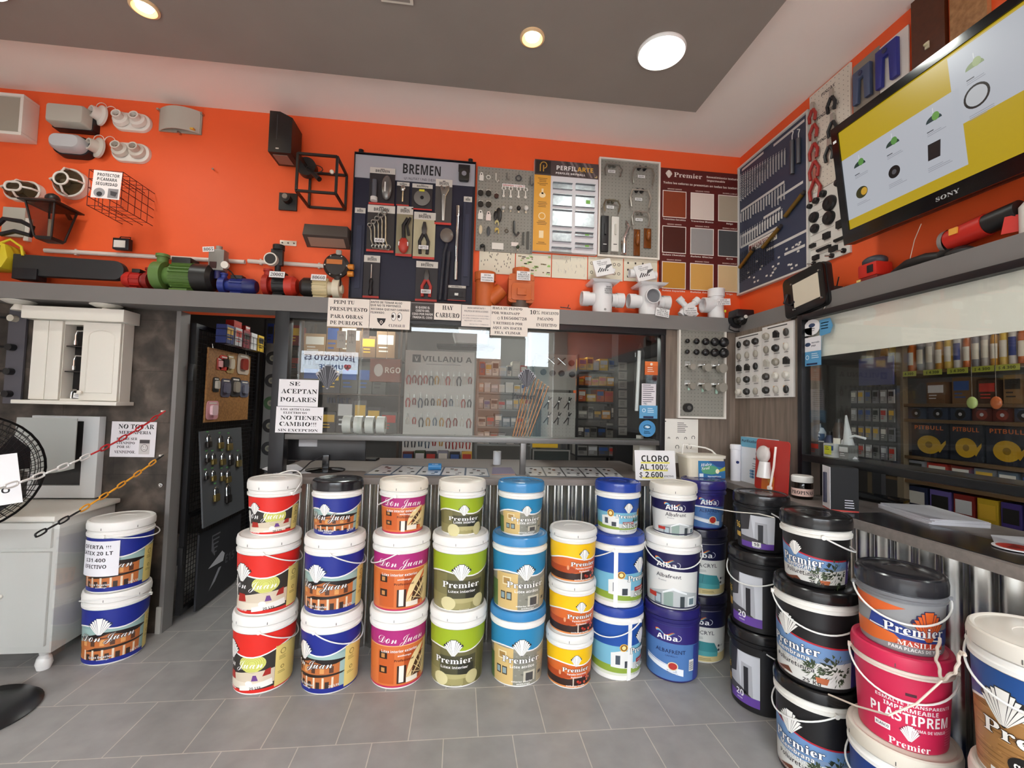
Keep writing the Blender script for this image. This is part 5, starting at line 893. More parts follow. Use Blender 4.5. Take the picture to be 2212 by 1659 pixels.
for lb, l, t_, r, b, c, d in (('black rectangular plate latch', 1297, 468, 1313, 545, '17161a', .02), ('white rectangular plate latch', 1319, 470, 1335, 545, 'd9d5ce', .02)):
    t, w, h = hang('plate_latch', lb + ' at the bottom of the framed board', 'latch', (l, t_, r, b), 1, 3.032); slab(t, 'plate', w, h, d, c, bevel=.004); slab(t, 'lever', w * .2, h * .3, .012, 'c9c4ba' if d and c[0] == 'd' else '2a2a2c', 0, h * .12, d); slab(t, 'slot', w * .45, h * .02, .002, '3a3a3a' if c[0] == 'd' else 'cfcfcf', 0, -h * .3, d)
t, w, h = hang('steel_handle', 'curved polished steel handle between the latches and brown pulls', 'handle', (1337, 478, 1357, 550), 1, 3.032); bar(MB(), [(0, -h * .45, .01), (-w * .2, -.1 * h, .05), (.3 * w, .25 * h, .05), (.2 * w, .5 * h, .01)], [.016, .012, .009, .006], CHROME, 10).obj('grip', t); slab(t, 'plate', w * .6, h * .4, .006, STEEL, 0, -h * .3)
for lb, l, t_, r, b in (('longer amber brown pull handle', 1368, 496, 1382, 553), ('shorter amber brown pull handle', 1390, 494, 1406, 537)):
    t, w, h = hang('amber_pull', lb + ' on the framed board', 'handle', (l, t_, r, b), 1, 3.032); slab(t, 'plate', w, h, .008, mat('6b3a14', .2), bevel=.003); MB().ball((0, h * .15, .02), (w * .3, h * .28, .02), mat('8a4c18', .15), 14).obj('grip', t)
# burgundy colour chart
o, w, h = board('colour_chart', 'burgundy paint colour chart with nine framed swatches', 'colour chart', (1424, 371, 1602, 628), 1, 3.048, '5a1612', .01)
A = Art(.5); A.shell(-w * .40, h * .415, h * .068, 'f2e6dc', '5a1612'); A.L = 4; A.text('Premier', -w * .17, h * .43, h * .040, 'f2e6dc', 'serif', w * .34); A.text('Revestimiento texturado', w * .27, h * .445, h * .016, 'f2e6dc', 'bold', w * .43); A.text('impermeable', w * .17, h * .415, h * .016, 'f2e6dc', 'bold', w * .22); A.text('Todos los colores se presentan en todas las texturas', .0, h * .368, h * .017, 'f2e6dc', 'bold', w * .93)
sw = [['8a3a1c', 'e2cfc4', 'b0a08c'], ['4a1a10', '9d9896', '4c4c4e'], ['c48a30', 'd9a456', 'ddbb8c']]; nm = [['Travertino Cerámico', 'Travertino Blanco', 'Beige'], ['Rulato Chocolate', 'Rulato Glaciar', 'Gris'], ['Rulato Espartillo', 'Rulato Ámbar', 'Trigo']]
for r_i in range(3):
    for c_i in range(3):
        x, y = (-.33 + c_i * .335) * w, (.20 - r_i * .295) * h; A.rect(x - w * .142, y - h * .112, x + w * .142, y + h * .112, 'f2e6dc', 2); A.rect(x - w * .134, y - h * .106, x + w * .134, y + h * .106, sw[r_i][c_i], 3); A.text(['GRANO MEDIO', 'GRANO FINO', 'RODILLABLE'][c_i], x, y + h * .122, h * .009, 'e6cfc4', 'bold', w * .17); A.text(nm[r_i][c_i], x, y - h * .134, h * .012, 'f2e6dc', 'bold', w * (.27 if c_i < 2 else .08))
slab(o, 'printed_face', w, h, .001, '5a1612', 0, 0, .01, A)
# strip of little sample cards
for k, (l, t_, r, b, lb) in enumerate([(1035, 544, 1112, 592, 'white sample card of tiny dark fittings'), (1114, 548, 1190, 597, 'white sample card with green and brown strips'), (1192, 553, 1268, 602, 'white sample card of silver hooks and eyes'), (1270, 557, 1345, 606, 'white sample card of metal rings'), (1347, 560, 1419, 609, 'white sample card with square nuts')]):
    t, w, h = hang('sample_card', lb + ' under the boards', 'sample card', (l, t_, r, b), 1, 3.048); A = Art(.5); rn = random.Random(k)
    for i in range(30):
        x, y = rn.uniform(-.45, .45) * w, rn.uniform(-.42, .42) * h
        if k == 0: A.rect(x, y, x + .004, y + .012, '4a4640')
        elif k == 1: A.rect(x, y, min(x + rn.uniform(.01, .03), w * .48), y + .008, rn.choice(['7fae58', '8fc060', '4a4038', '8a7a5a', '9fc878']))
        elif k == 2: A.line(x, y, x + rn.uniform(-.008, .008), min(y + .02, h * .48), .0025, rn.choice(['b8b2a8', '7a766e', 'cfcabf']))
        elif k == 3 and i < 14: A.ring((-.4 + (i % 7) * .13) * w, (.22 - (i // 7) * .4) * h, .011, .004, '6a665f')
        elif k == 4 and i < 12: A.rect((-.4 + (i % 4) * .22) * w, (.25 - (i // 4) * .3) * h, (-.4 + (i % 4) * .22) * w + .012, (.25 - (i // 4) * .3) * h + .014, '4a4640')
    slab(t, 'card', w, h, .005, 'e3dcc8', art=A)
# ---------------------------------------------------------------- plastic pipe fittings on the ledge
OR = mat('c8622a', .4); YF_ = 2.955
def fit(name, label, cat, px, f, y=YF_): t = E(name, label, cat, (P(px, 640, 1, y).x, y, ZL)); f(t); return t
def ptag(t, lines, X, w=.08, h=.05, bare=False):
    A = Art(.7)
    for i, s_ in enumerate(lines): A.text(s_, 0, h * (.5 - (i + 1) / (len(lines) + .4)), h * .17, '3a3a3e', 'bold', w * (.85 if i else .5))
    mb = MB()
    if not bare: mb.box((-w / 2, -h / 2, 0), (w / 2, h / 2, .001), PAPER)
    mb.art(A, MX(), .001); mb.obj('price_note', t, X=X, ang=0)
FX = RX(90)
def f1(t):
    mb = MB(); mb.pipe((0, 0, 0), (0, 0, .20), .062, OR, 28); mb.pipe((0, 0, .18), (0, 0, .235), .07, OR, 28); mb.cone((.03, 0, .05), (.11, 0, .13), .05, .05, OR, 24, False); mb.obj('pipe', t); ptag(t, ['30194', 'CAÑO CAMARA', '110 CLOACAL PVC'], T(.01, -.074, .185) @ FX, .085, .055)
fit('drain_pipe', 'orange drain pipe branch standing on the ledge by the tool rack', 'pipe fitting', 1047, f1)
def f2(t):
    mb = MB(); mb.cyl((0, 0, 0), (0, 0, .06), .06, mat('5a4a40', .4), 24); mb.prism(rr(.17, .19, .02), -.05, .05, OR, T(0, 0, .135) @ FX); mb.pipe((0, 0, .22), (0, 0, .275), .058, OR, 28); mb.obj('body', t, bevel=0); mb = MB(); mb.prism(rr(.13, .11, .015), .05, .062, OR, T(0, 0, .11) @ FX); mb.box((-.03, -.078, .085), (.03, -.06, .13), OR); mb.obj('access_cover', t, bevel=.002)
    for x in (-.075, .075):
        for z in (.07, .2): MB().cyl((x, -.055, z), (x, -.04, z), .012, OR, 10).obj('bolt', t)
    ptag(t, ['30226', 'VALVULA', 'ANTIRRETORNO', '110 CLOACAL'], T(0.01, -.062, .215) @ FX, .09, .06)
fit('drain_valve', 'orange drain valve with bolted cover on the ledge', 'pipe fitting', 1124, f2)
def chamber(hole):
    def f(t):
        mb = MB(); mb.cyl((0, 0, 0), (0, 0, .20), .066, PVC, 36); mb.obj('body', t); mb = MB(); mb.raw([(-.085, -.085, .2), (.085, -.085, .2), (.085, .085, .2), (-.085, .085, .2), (-.1, -.1, .215), (.1, -.1, .215), (.1, .085, .215), (-.1, .085, .215)], [(0, 3, 2, 1), (4, 5, 6, 7), (0, 1, 5, 4), (1, 2, 6, 5), (2, 3, 7, 6), (3, 0, 4, 7)], PVC); mb.obj('flange', t, bevel=.002)
        for s in (-1, 1): MB().pipe((s * .06, 0, .10), (s * .10, 0, .10), .045, PVC, 28).pipe((s * .095, 0, .10), (s * .145, 0, .10), .05, PVC, 28).obj('side_port', t)
        if hole: MB().pipe((0, -.055, .125), (0, -.085, .125), .052, PVC, 32, .9).obj('front_port', t); MB().cyl((0, -.066, .125), (0, -.07, .125), .046, mat('6f7176', .5), 28).obj('inner_shade', t); ptag(t, ['32175', 'PILETA PVC', '110X63 C/ SIFON', '110X110'], T(.06, -.09, .012) @ FX @ RZ(-8), .095, .055)
        else: ptag(t, ['30234', 'CAMARA', 'PILETA PISO', '110X63 PVC'], T(.02, -.0665, .15) @ FX, .06, .06, True); MB().cyl((0, -.068, .02), (0, -.064, .02), .008, mat('9a9a98', .4), 12).obj('plug', t)
    return f
fit('drain_chamber', 'white four way drain chamber with square flange', 'pipe fitting', 1301, chamber(0), 2.95)
fit('drain_chamber', 'white drain chamber with a round grey opening', 'pipe fitting', 1401, chamber(1), 2.95)
def grate(t):
    A = Art(.5)
    for i in range(5): A.line(-.045 + i * .016, -.03, -.02 + i * .012, .0 - i * .006, .007, '2a2a30'); A.line(.01 + i * .011, -.02 + i * .005, .03 + i * .008, .012, .006, '2a2a30')
    A.text('37236', -.02, .042, .007, '4a4a50', 'bold'); A.text('REJILLA PISO', 0, .028, .008, '4a4a50', 'bold', .07); A.text('15X15 PVC', 0, .015, .008, '4a4a50', 'bold', .06)
    MB().prism(rr(.125, .115, .006), 0, .014, PVC).art(A, MX(), .014).obj('grate', t, bevel=0); MB().prism(rr(.09, .08, .01), -.05, 0, PVC).obj('box', t)
    MB().pipe((.045, -.01, -.03), (.085, -.03, -.03), .022, PVC).obj('outlet', t)
def place_front(name, label, cat, px, py, y, f, rot, tilt=0): t = E(name, label, cat, fr(P(px, py, 1, y), (1, 0, 0), (0, 0, 1), (0, -1, 0)) @ RZ(rot) @ RX(tilt)); f(t)
place_front('floor_grate', 'white square floor grate leaning on the first drain chamber', 'grate', 1302, 579, 2.95, grate, 14, -8)
def grate2(t): grate(t); [MB().pipe((s * .05, -.02 * s, -.025), (s * .09, -.03 * s, -.025), .03, PVC).obj('side_port', t) for s in (-1, 1)]
place_front('floor_grate', 'white square floor grate with round ports on the second chamber', 'grate', 1391, 590, 2.94, grate2, 16, -8)
def f5(t):
    mb = MB(); X = T(0, 0, .055)
    for s in (-1, 1): mb.pipe((0, 0, .065), (s * .062, 0, .125), .02, PVC, 20); mb.pipe((s * .045, 0, .11), (s * .072, 0, .135), .025, PVC, 20); mb.cone((s * .01, 0, .07), (s * .055, 0, .0 + .02), .02, .024, PVC, 18)
    mb.prism([(-.05, .03), (0, .0), (.05, .03), (.045, .07), (0, .105), (-.045, .07)], -.03, .03, PVC, FX); mb.obj('body', t); ptag(t, ['21807', 'BOCA ACCESO', 'CIEGA 63X50'], T(0, -.036, .045) @ FX @ RZ(4), .09, .05)
fit('access_fitting', 'white two branch pipe fitting with a paper tag', 'pipe fitting', 1487, f5, 2.94)
def f6(t):
    mb = MB(); mb.pipe((0, 0, 0), (0, 0, .19), .05, PVC, 32); mb.pipe((0, 0, .16), (0, 0, .215), .056, PVC, 32); mb.pipe((0, 0, .0), (0, 0, .05), .056, PVC, 32); mb.cyl((0, 0, .11), (-.07, 0, .10), .048, PVC, 28); mb.pipe((-.06, 0, .10), (-.1, 0, .10), .053, PVC, 28); mb.obj('pipe', t); ptag(t, ['22015', 'CAÑO CAMARA', '110 MM PVC'], T(.02, -.058, .115) @ FX @ RZ(4), .1, .045); MB().box((.03, -.056, .045), (.04, -.05, .06), mat('e2d83c', .5)).obj('sticker', t)
fit('pipe_tee', 'white pipe tee at the corner end of the ledge', 'pipe fitting', 1547, f6, 2.95)
t = E('security_camera', 'black dome security camera mounted on the ledge corner', 'camera', fr(P(1591, 690, 1, 2.868), (1, 0, 0), (0, 0, 1), (0, -1, 0)))
MB().lathe([(0, 0), (.062, 0), (.062, .02), (.055, .03), (0, .03)], BLACK, 28).obj('base', t); MB().prism([(-.065, .0), (.065, .0), (.06, .05), (-.06, .05)], .0, .10, BLACK).obj('hood', t, bevel=.008); MB().ball((0, -.008, .05), (.05, .042, .05), mat('1c1a1a', .08), 22).obj('dome', t); MB().cyl((0, -.0, .095), (0, -.0, .103), .012, mat('d8d4cc', .3), 16).obj('lens', t); MB().tube([(-.05, -.03, .01), (-.06, -.07, .01), (-.02, -.085, .01), (.06, -.08, .01)], .004, BLACK).obj('cable', t)
bracket = E('wire_hook', 'short bent black wire on the grey ledge', 'wire', P(1226, 668, 1, 2.9)); MB().tube([(-.05, 0, .012), (0, 0, .008), (.02, 0, .006)], .003, BLACK).tube([(0, 0, .008), (.008, 0, .03)], .0025, BLACK).obj('wire', bracket)

# ---------------------------------------------------------------- side wall boards
XW = 1.999
o, w, h = board('spring_board', 'dark blue sample board full of springs, in a white frame on the side wall', 'display board', (1602, 305, 1751, 606), 0, XW, '394056', .014, 'd8d4ce', .012)
A = Art(.5)
for y, x0, x1 in ((.47, -.46, -.1), (.46, .05, .46), (.145, -.48, .2), (.06, .1, .44), (-.02, -.1, .15), (-.06, -.46, -.2), (-.145, -.48, .1), (-.27, -.05, .48), (-.36, .2, .46)): A.rect(x0 * w, y * h, x1 * w, (y + .018) * h, 'd4d0cc')
A.rect(-.34 * w, -.215 * h, .10 * w, -.15 * h, 'e6e0d8', 2); A.rect(-.33 * w, -.2 * h, -.29 * w, -.165 * h, '7a1e1a', 3); A.text('RESORTECNICA', -.1 * w, -.202 * h, .036 * h, '7a1e1a', 'bold', .36 * w, l=3)
rn = random.Random(4)
for i in range(26): x, y = rn.uniform(-.4, .44) * w, rn.uniform(-.48, -.3) * h; A.rect(x, y, x + .02, y + .012, 'dcd8d2')
slab(o, 'printed_face', w, h, .001, '394056', 0, 0, .014, A)
def spring(mb, x, y, L_, r, m): mb.cyl((x, y, .02), (x, y - L_, .02), r, m, 10)
SP = mat('dcdad6', .35, .2); SPD = mat('3a3a3c', .4, .6); XB = o.matrix_world.copy(); k = 0
ROW = ['top', 'second', 'third', 'bottom']
def spr(x, y, L_, r, m, row, i, brass=False):
    t = E('sample_spring', ('brass ' if brass else '') + ORD[i % 12] + (' spring past twelve' if i >= 12 else ' spring') + ' in the ' + ROW[row] + ' row of the blue spring board', 'spring', XB @ T(x * w, y * h, .016))
    mb = MB(); N = 14; pts = [(r * cos(a * 2.1), -L_ * h * a / (N * 3), r * sin(a * 2.1) + r) for a in range(N * 3)]
    mb.tube(pts, r * .34, m, 4); mb.obj('coil', t)
    mb = MB(); mb.tube([(0, 0, r), (0, .012, r + .002), (.004, .016, r)], r * .25, m, 4); mb.obj('end_hook', t)
for i in range(18): spr(-.46 + i * .04, .43 - .004 * i, .20 - .006 * i, .0065 - .0001 * i, SP, 0, i)
for i in range(17): spr(-.46 + i * .042, .13, .07 + .004 * (i % 5) + (.03 if i > 11 else 0), .005, SP, 1, i)
for i in range(17): spr(-.46 + i * .04, -.045, .1 - .003 * i, .0055, SP, 2, i)
for i in range(16): spr(-.47 + i * .035, -.20, .22 - .004 * i, .0055, SPD, 3, i)
for i, (x, y, L_) in enumerate(((.33, .42, .26), (.41, .40, .20))):
    t = E('gate_spring', ('long hooked' if i == 0 else 'thick closed') + ' gate spring on the far side of the spring board', 'spring', XB @ T(x * w, y * h, .016)); MB().cyl((0, -.03, .012), (0, -L_ * h, .012), .012, mat('6a6c72', .4, .6), 12).tube([(0, 0, .012), (0, -.03, .012)], .003, SP).obj('coil', t); MB().tube([(0, 0, .012), (.01, .02, .012), (-.008, .03, .012)], .003, SP).obj('end_hook', t)
for i, (x0, y0, x1, y1, lb) in enumerate(((-.46, -.30, -.24, -.215, 'small'), (-.08, -.235, .16, -.155, 'large'), (.24, -.1, .46, -.02, 'medium'))):
    t = E('brass_cylinder', lb + ' brass door closer cylinder lying across the blue board', 'cylinder', XB @ T(x0 * w, y0 * h, .03)); e = V(((x1 - x0) * w, (y1 - y0) * h, 0)); MB().cyl((0, 0, 0), e, .013, mat('9a7a3c', .3, .8), 16).obj('tube', t); MB().cyl(e, e * 1.12, .011, mat('3a3230', .4), 14).obj('end_cap', t)
# white pegboard with red and black tools
o, w, h = board('pegboard', 'white pegboard with red and black pliers on the side wall', 'pegboard', (1753, 172, 1842, 398), 0, XW, 'e0d6c8', .012, None, holes=(.026, '6a625a'))
XB = o.matrix_world.copy()
A = Art(.5)
for y, s_ in ((.40, 'PINZAS'), (.20, 'PINZA UNIV.'), (-.04, 'PINZA PICO')): A.text(s_, -.02 * w, y * h, .018, '3a3632', 'bold')
slab(o, 'lettering', .001, .001, .0005, 'e0d6c8', 0, 0, .012, A)
for i, (x, y, c, s) in enumerate(((-.36, .33, 'a8322a', .8), (-.33, .17, 'a8322a', .9), (-.33, -.02, 'a82a24', 1), (-.32, -.2, 'a82a24', 1.1), (-.30, -.38, 'a02620', 1.3), (.12, .30, '1d1c1e', .9), (.14, .06, '1d1c1e', .9), (.06, -.15, '1d1c1e', .9))):
    t = E('pliers', ('red handled' if c[0] == 'a' else 'black handled') + ' pliers, ' + ORD[i % 5] + ' from the top of the white pegboard', 'pliers', XB @ T(x * w, y * h, .02)); m = mat(c, .45)
    MB().prism([(-.012, 0), (.012, 0), (.010, .05 * s), (-.010, .05 * s)], 0, .012, STEEL).obj('jaws', t)
    for q in (-1, 1): bar(MB(), [(q * .004, 0, .006), (q * .03 * s, -.045 * s, .008), (q * .022 * s, -.09 * s, .008)], .009, m).obj('handle', t)
o, w, h = board('knob_board', 'white board of black round plugs and square feet beside the screen', 'display board', (1752, 398, 1840, 562), 0, XW, 'e4dfd8', .012)
XB = o.matrix_world.copy(); A = Art(.5)
for i in range(9): A.lines(-.46 * w, (.42 - i * .1) * h, .6 * w, 1, .01, 'a8a29a')
slab(o, 'lettering', .001, .001, .0005, 'e4dfd8', 0, 0, .012, A)
for i, (x, y, r) in enumerate(((.28, .44, .022), (-.1, .41, .02), (-.28, .37, .018), (-.45, .34, .014), (.06, .24, .042), (.42, .28, .02), (-.34, .16, .03), (.04, .05, .038), (.44, .1, .018), (-.32, -.0, .026))):
    t = E('round_plug', 'black round tube plug, ' + ORD[i] + ' counting down the white plug board', 'plug', XB @ T(x * w, y * h, .012)); MB().lathe([(r, 0), (r, .012), (r * .86, .02), (r * .4, .024), (0, .024)], mat('1a1a1c', .35), 22).obj('cap', t); MB().cyl((0, 0, .024), (0, 0, .026), r * .3, mat('2c2c2e', .4), 12).obj('dimple', t)
for i, (x, y, a, b) in enumerate(((.32, -.10, .05, .04), (-.02, -.17, .042, .034), (-.38, -.22, .036, .02), (.3, -.29, .07, .014), (-.1, -.32, .09, .014), (.14, -.38, .048, .028), (-.3, -.40, .04, .026))):
    t = E('tube_end_plug', 'black rectangular tube foot, ' + ORD[i] + ' below the round plugs', 'plug', XB @ T(x * w, y * h, .012)); slab(t, 'cap', a, b, .016, '19191b', bevel=.003); slab(t, 'lip', a * 1.06, b * 1.06, .004, '232325')
for i, (x, y) in enumerate(((.1, -.46), (.38, -.455), (-.36, -.47))):
    t = E('screw_glide', 'black adjustable screw foot, ' + ORD[i] + ' at the bottom of the plug board', 'plug', XB @ T(x * w, y * h, .012)); MB().cyl((0, 0, 0), (0, 0, .012), .013, BLACK, 14).obj('pad', t); MB().cyl((.0, 0, .012), (-.02, .004, .03), .004, STEEL, 8).obj('screw', t)
# panels above the screen
o, w, h = board('plastic_sheet', 'grey clear panel with a dark blue plastic bracket by the pegboard', 'sample panel', (1845, 122, 1902, 262), 0, XW, '8f857a', .006)
def bracket_(t, s, c):
    mb = MB(); mb.prism([(-.05 * s, -.10 * s), (-.02 * s, -.10 * s), (-.015 * s, .03 * s), (.015 * s, .03 * s), (.02 * s, -.10 * s), (.055 * s, -.10 * s), (.055 * s, .08 * s), (-.05 * s, .08 * s)], 0, .02, mat(c, .45)); mb.obj('bracket', t, bevel=.004); MB().cyl((0, .055 * s, .02), (0, .055 * s, .024), .012 * s, mat('3a3a5a', .4), 12).obj('boss', t)
t, w, h = hang('plastic_bracket', 'slate blue n shaped plastic bracket on the grey panel', 'bracket', (1847, 146, 1886, 212), 0, 1.99); bracket_(t, .95, '4a5674')
t, w, h = hang('plastic_bracket', 'bright blue n shaped plastic bracket on the white panel', 'bracket', (1898, 98, 1942, 172), 0, 1.985); bracket_(t, 1.05, '2a2e86')
board('plastic_sheet', 'white sample panel with a bright blue bracket over the screen', 'sample panel', (1903, 78, 1966, 240), 0, 1.995, 'e8e0d8', .006)
brown, w, h = board('wood_sample', 'dark brown wooden panel above the screen', 'sample panel', (1977, -28, 2050, 180), 0, XW, mat('5a2c14', .45, noise=.3, nscale=6, stretch=(6, 6, .6)), .02)
board('wood_sample', 'light pine panel above the screen at the frame edge', 'sample panel', (2060, -95, 2142, 140), 0, XW, mat('b88a5c', .5, noise=.35, nscale=5, stretch=(8, 8, .5), h2='8f6238'), .02)
kx = brown.matrix_world.inverted() @ P(2004, 98, 0, 1.978); MB().box((-.008, -.015, 0), (.008, .015, .006), mat('e0d6b8', .5)).obj('knob_plate', brown, X=T(*kx)); MB().ball((0, 0, .012), (.007, .007, .008), mat('d8cfa8', .3), 10).obj('knob', brown, X=T(*kx))
# ---------------------------------------------------------------- television
TA = math.radians(7); TVX = fr((1.845, 1.5, 2.27), (0, -1, 0), (-sin(TA), 0, cos(TA)), (-cos(TA), 0, -sin(TA)))
t = E('television', 'wide black television tilted down from the wall, showing a yellow and white catalogue', 'television', TVX); TW, TH = .95, .575
MB().box((-TW / 2, 0, -.05), (TW / 2, TH, -.002), mat('131113', .35)).obj('back_cover', t, bevel=.006); fm = MB(); BZ = mat('0f0d0f', .12)
for a, b in (((-TW / 2, 0), (TW / 2, .062)), ((-TW / 2, TH - .036), (TW / 2, TH)), ((-TW / 2, .062), (-TW / 2 + .036, TH - .036)), ((TW / 2 - .036, .062), (TW / 2, TH - .036))): fm.box((*a, -.002), (*b, .008), BZ)
A = Art(.3); A.text('SONY', 0, .022, .016, 'b8b8b8', 'serif', .085); fm.art(A, MX(), .008); fm.obj('bezel', t)
slab(t, 'energy_sticker', .018, .012, .001, 'e6e6e6', -TW / 2 + .018, TH - .07, .008)
inv = TVX.inverted(); nrm = TVX.to_3x3() @ V((0, 0, 1)); org = TVX.translation
def tv(px, py):
    d = P(px, py, 1, 1.0) - CAM; k = (org - CAM).dot(nrm) / d.dot(nrm); p = inv @ (CAM + d * k); return p.x, p.y
A = Art(.3, emit=.39); SWd, s0, s1 = TW / 2 - .036, .062, TH - .036
A.rect(-SWd, s0, SWd, s1, 'c9ab22', 1); u = tv(2051, 165)[0]; u2 = tv(2089, 330)[0]; sh = s1 - s0
A.rect(-SWd, s0 + .1 * sh, u2, s0 + .71 * sh, 'c6cad2', 2); A.rect(u, s0 + .42 * sh, SWd, s1 - .012, 'c6cad2', 2); A.L = 3
def clip_in(x, y): return min(max(x, -SWd + .02), SWd - .02), min(max(y, s0 + .02), s1 - .02)
for px, py, c1_, c2_ in ((1857, 353, '24423a', '5f9a4c'), (1928, 308, '24423a', '5f9a4c'), (2017, 255, '1f3c40', '6fa64c'), (2105, 138, '8fa070', 'a8b884')):
    x, y = clip_in(*tv(px, py)); A.oval(x, y - .01, .030, .022, c1_, 3, 0, 180, 12); A.oval(x + .008, y + .004, .014, .016, c2_, 4); A.rect(x - .0015, y + .02, x + .0015, y + .04, 'e6e8ea', 3)
    A.rect(x - .03, y - .045, x - .005, y - .041, '5a5c64'); A.lines(x - .03, y - .052, .08, 2, .007, '9a9ca6', .3)
for px, py, r in ((2110, 206, .042), (1932, 371, .026)):
    x, y = clip_in(*tv(px, py)); A.oval(x, y, r, r, '151517', 3); A.oval(x, y, r * (.82 if r > .03 else .4), r * (.82 if r > .03 else .4), 'c9ccd0' if r > .03 else '5a5a5e', 4); A.lines(x - .03, y - r - .02, .09, 3, .007, '9a9ca6', .3)
x, y = clip_in(*tv(2018, 325)); A.poly([(x - .026, y - .03), (x + .02, y - .032), (x + .028, y + .03), (x - .02, y + .032)], '1b1b1e', 3); A.lines(x - .03, y - .06, .09, 3, .007, '9a9ca6', .3)
x, y = clip_in(*tv(1862, 415)); A.oval(x, y, .03, .026, '3a3a1c', 3); A.oval(x + .012, y, .016, .017, 'd8a83a', 4); A.lines(x - .03, y - .045, .08, 2, .007, '9a9ca6', .3)
MB().box((-SWd, s0, -.004), (SWd, s1, .0), mat('101012', .2)).art(A, MX(), .0).obj('screen', t, ang=0); MB().box((-.1, .2, -.12), (.1, .4, -.05), BLACK).obj('wall_mount', t)
# ---------------------------------------------------------------- things on the side ledge
ZR = 2.078
X, w, h = slot(1693, 582, 1783, 676, 0, 1.845); t = E('flood_lamp', 'large black square floodlight hanging over the ledge corner', 'floodlight', X @ RZ(7) @ RX(0))
MB().prism(rr(w, h, .03), -.05, -.015, mat('19191a', .35)).obj('body', t, bevel=.004); mb = MB(); mb.prism(rr(w * .98, h * .98, .03), -.015, .004, mat('121213', .25)); mb.obj('front_frame', t, bevel=.006); slab(t, 'lens', w * .6, h * .56, .004, mat('d8cdb8', .15), w * .08, -.02 * h, .004)
for a in (-1, 1):
    for b in (-1, 1): MB().cyl((w * .08 + a * w * .33, -.02 * h + b * h * .31, .004), (w * .08 + a * w * .33, -.02 * h + b * h * .31, .01), .005, STEEL, 10).obj('screw', t)
MB().tube([(-w * .36, h * .1, .01), (-w * .42, -h * .1, .02), (-w * .3, -h * .2, .012), (-w * .2, -h * .15, .008)], .006, BLACK).obj('cable', t); MB().tube([(w * .1, -h * .55, -.03), (w * .3, -h * .57, -.03), (w * .34, -h * .5, -.03)], .008, STEEL).obj('bracket', t)
def sl(px, py, z=ZR, X=1.93): q = P(px, py, 0, X); return V((X, q.y, z))
t = E('floodlight_back', 'small dark fixture with a thin aerial behind the floodlight', 'fixture', sl(1797, 630)); MB().box((-.03, -.04, 0), (.03, .04, .035), mat('3a3634', .5)).obj('body', t, bevel=.006); MB().tube([(0, -.03, .03), (0, -.045, .08)], .003, BLACK).obj('aerial', t)
t = E('sander', 'red palm sander with black base on the side ledge', 'sander', sl(1890, 580)); RED = mat('c4281c', .4)
MB().box((-.045, -.055, 0), (.045, .055, .018), mat('7a1c14', .5)).obj('sanding_pad', t, bevel=.004); MB().box((-.045, -.05, .018), (.045, .05, .085), RED).obj('body', t, bevel=.012); MB().ball((0, .0, .095), (.045, .055, .028), mat('3a3c44', .5), 18).obj('grip', t); slab_ = MB().box((-.048, -.035, .035), (-.044, -.005, .07), BLACK).obj('vent', t); MB().box((-.049, .03, .004), (-.045, .05, .014), mat('e8c878', .5)).obj('sticker', t)
t = E('polisher', 'red and black angle polisher lying on the side ledge', 'power tool', sl(2090, 520, ZR + .06))
mb = MB(); mb.cyl((0, .06, .015), (0, -.07, .03), .042, RED, 24); mb.obj('body', t); MB().cyl((0, -.07, .03), (0, -.17, .04), .038, mat('1c1b1b', .45), 24).obj('motor_cover', t); MB().lathe([(.045, 0), (.042, .02), (.02, .035), (0, .035)], mat('a8a4a0', .35, .6), 24, T(0, .06, .015) @ RX(-85)).obj('gear_head', t); MB().tube([(0, .05, -.01), (0, .10, -.04), (0, .16, -.05)], [.02, .022, .02], mat('1e1d1d', .5), 12).obj('side_handle', t); MB().lathe([(.05, 0), (.05, .012), (.02, .03), (0, .03)], mat('232222', .5), 24, T(0, .02, -.055)).obj('pad', t); slab_ = MB().box((-.046, .0, .02), (-.04, .03, .045), mat('e8a23c', .5)).obj('sticker', t)
t = E('vacuum_hose', 'black hose end resting against the sander on the ledge', 'hose', sl(1976, 560)); MB().tube([(0, .10, .012), (0, .03, .03), (0, -.05, .03), (0, -.11, .02)], [.012, .024, .026, .022], mat('191919', .5), 12).obj('hose', t); MB().tube([(0, .02, .055), (0, .0, .13), (0, -.03, .19)], .0016, mat('d8c8b8', .5), 5).obj('wire', t)
t = E('plastic_bottle', 'white bottle with a red warning label at the frame edge of the ledge', 'bottle', sl(2240, 480)); MB().lathe([(.04, 0), (.042, .01), (.042, .10), (.02, .13), (.016, .15), (0, .15)], mat('e2ded8', .35), 24).obj('bottle', t); MB().cyl((0, 0, .15), (0, 0, .175), .018, BLACK, 16).obj('cap', t); MB().prism([(-.03, 0), (.03, 0), (.02, .06), (-.02, .06)], 0, .001, mat('c4281c', .5), T(-.03, .045, .02) @ RZ(-60) @ RX(90)).obj('warning_label', t)

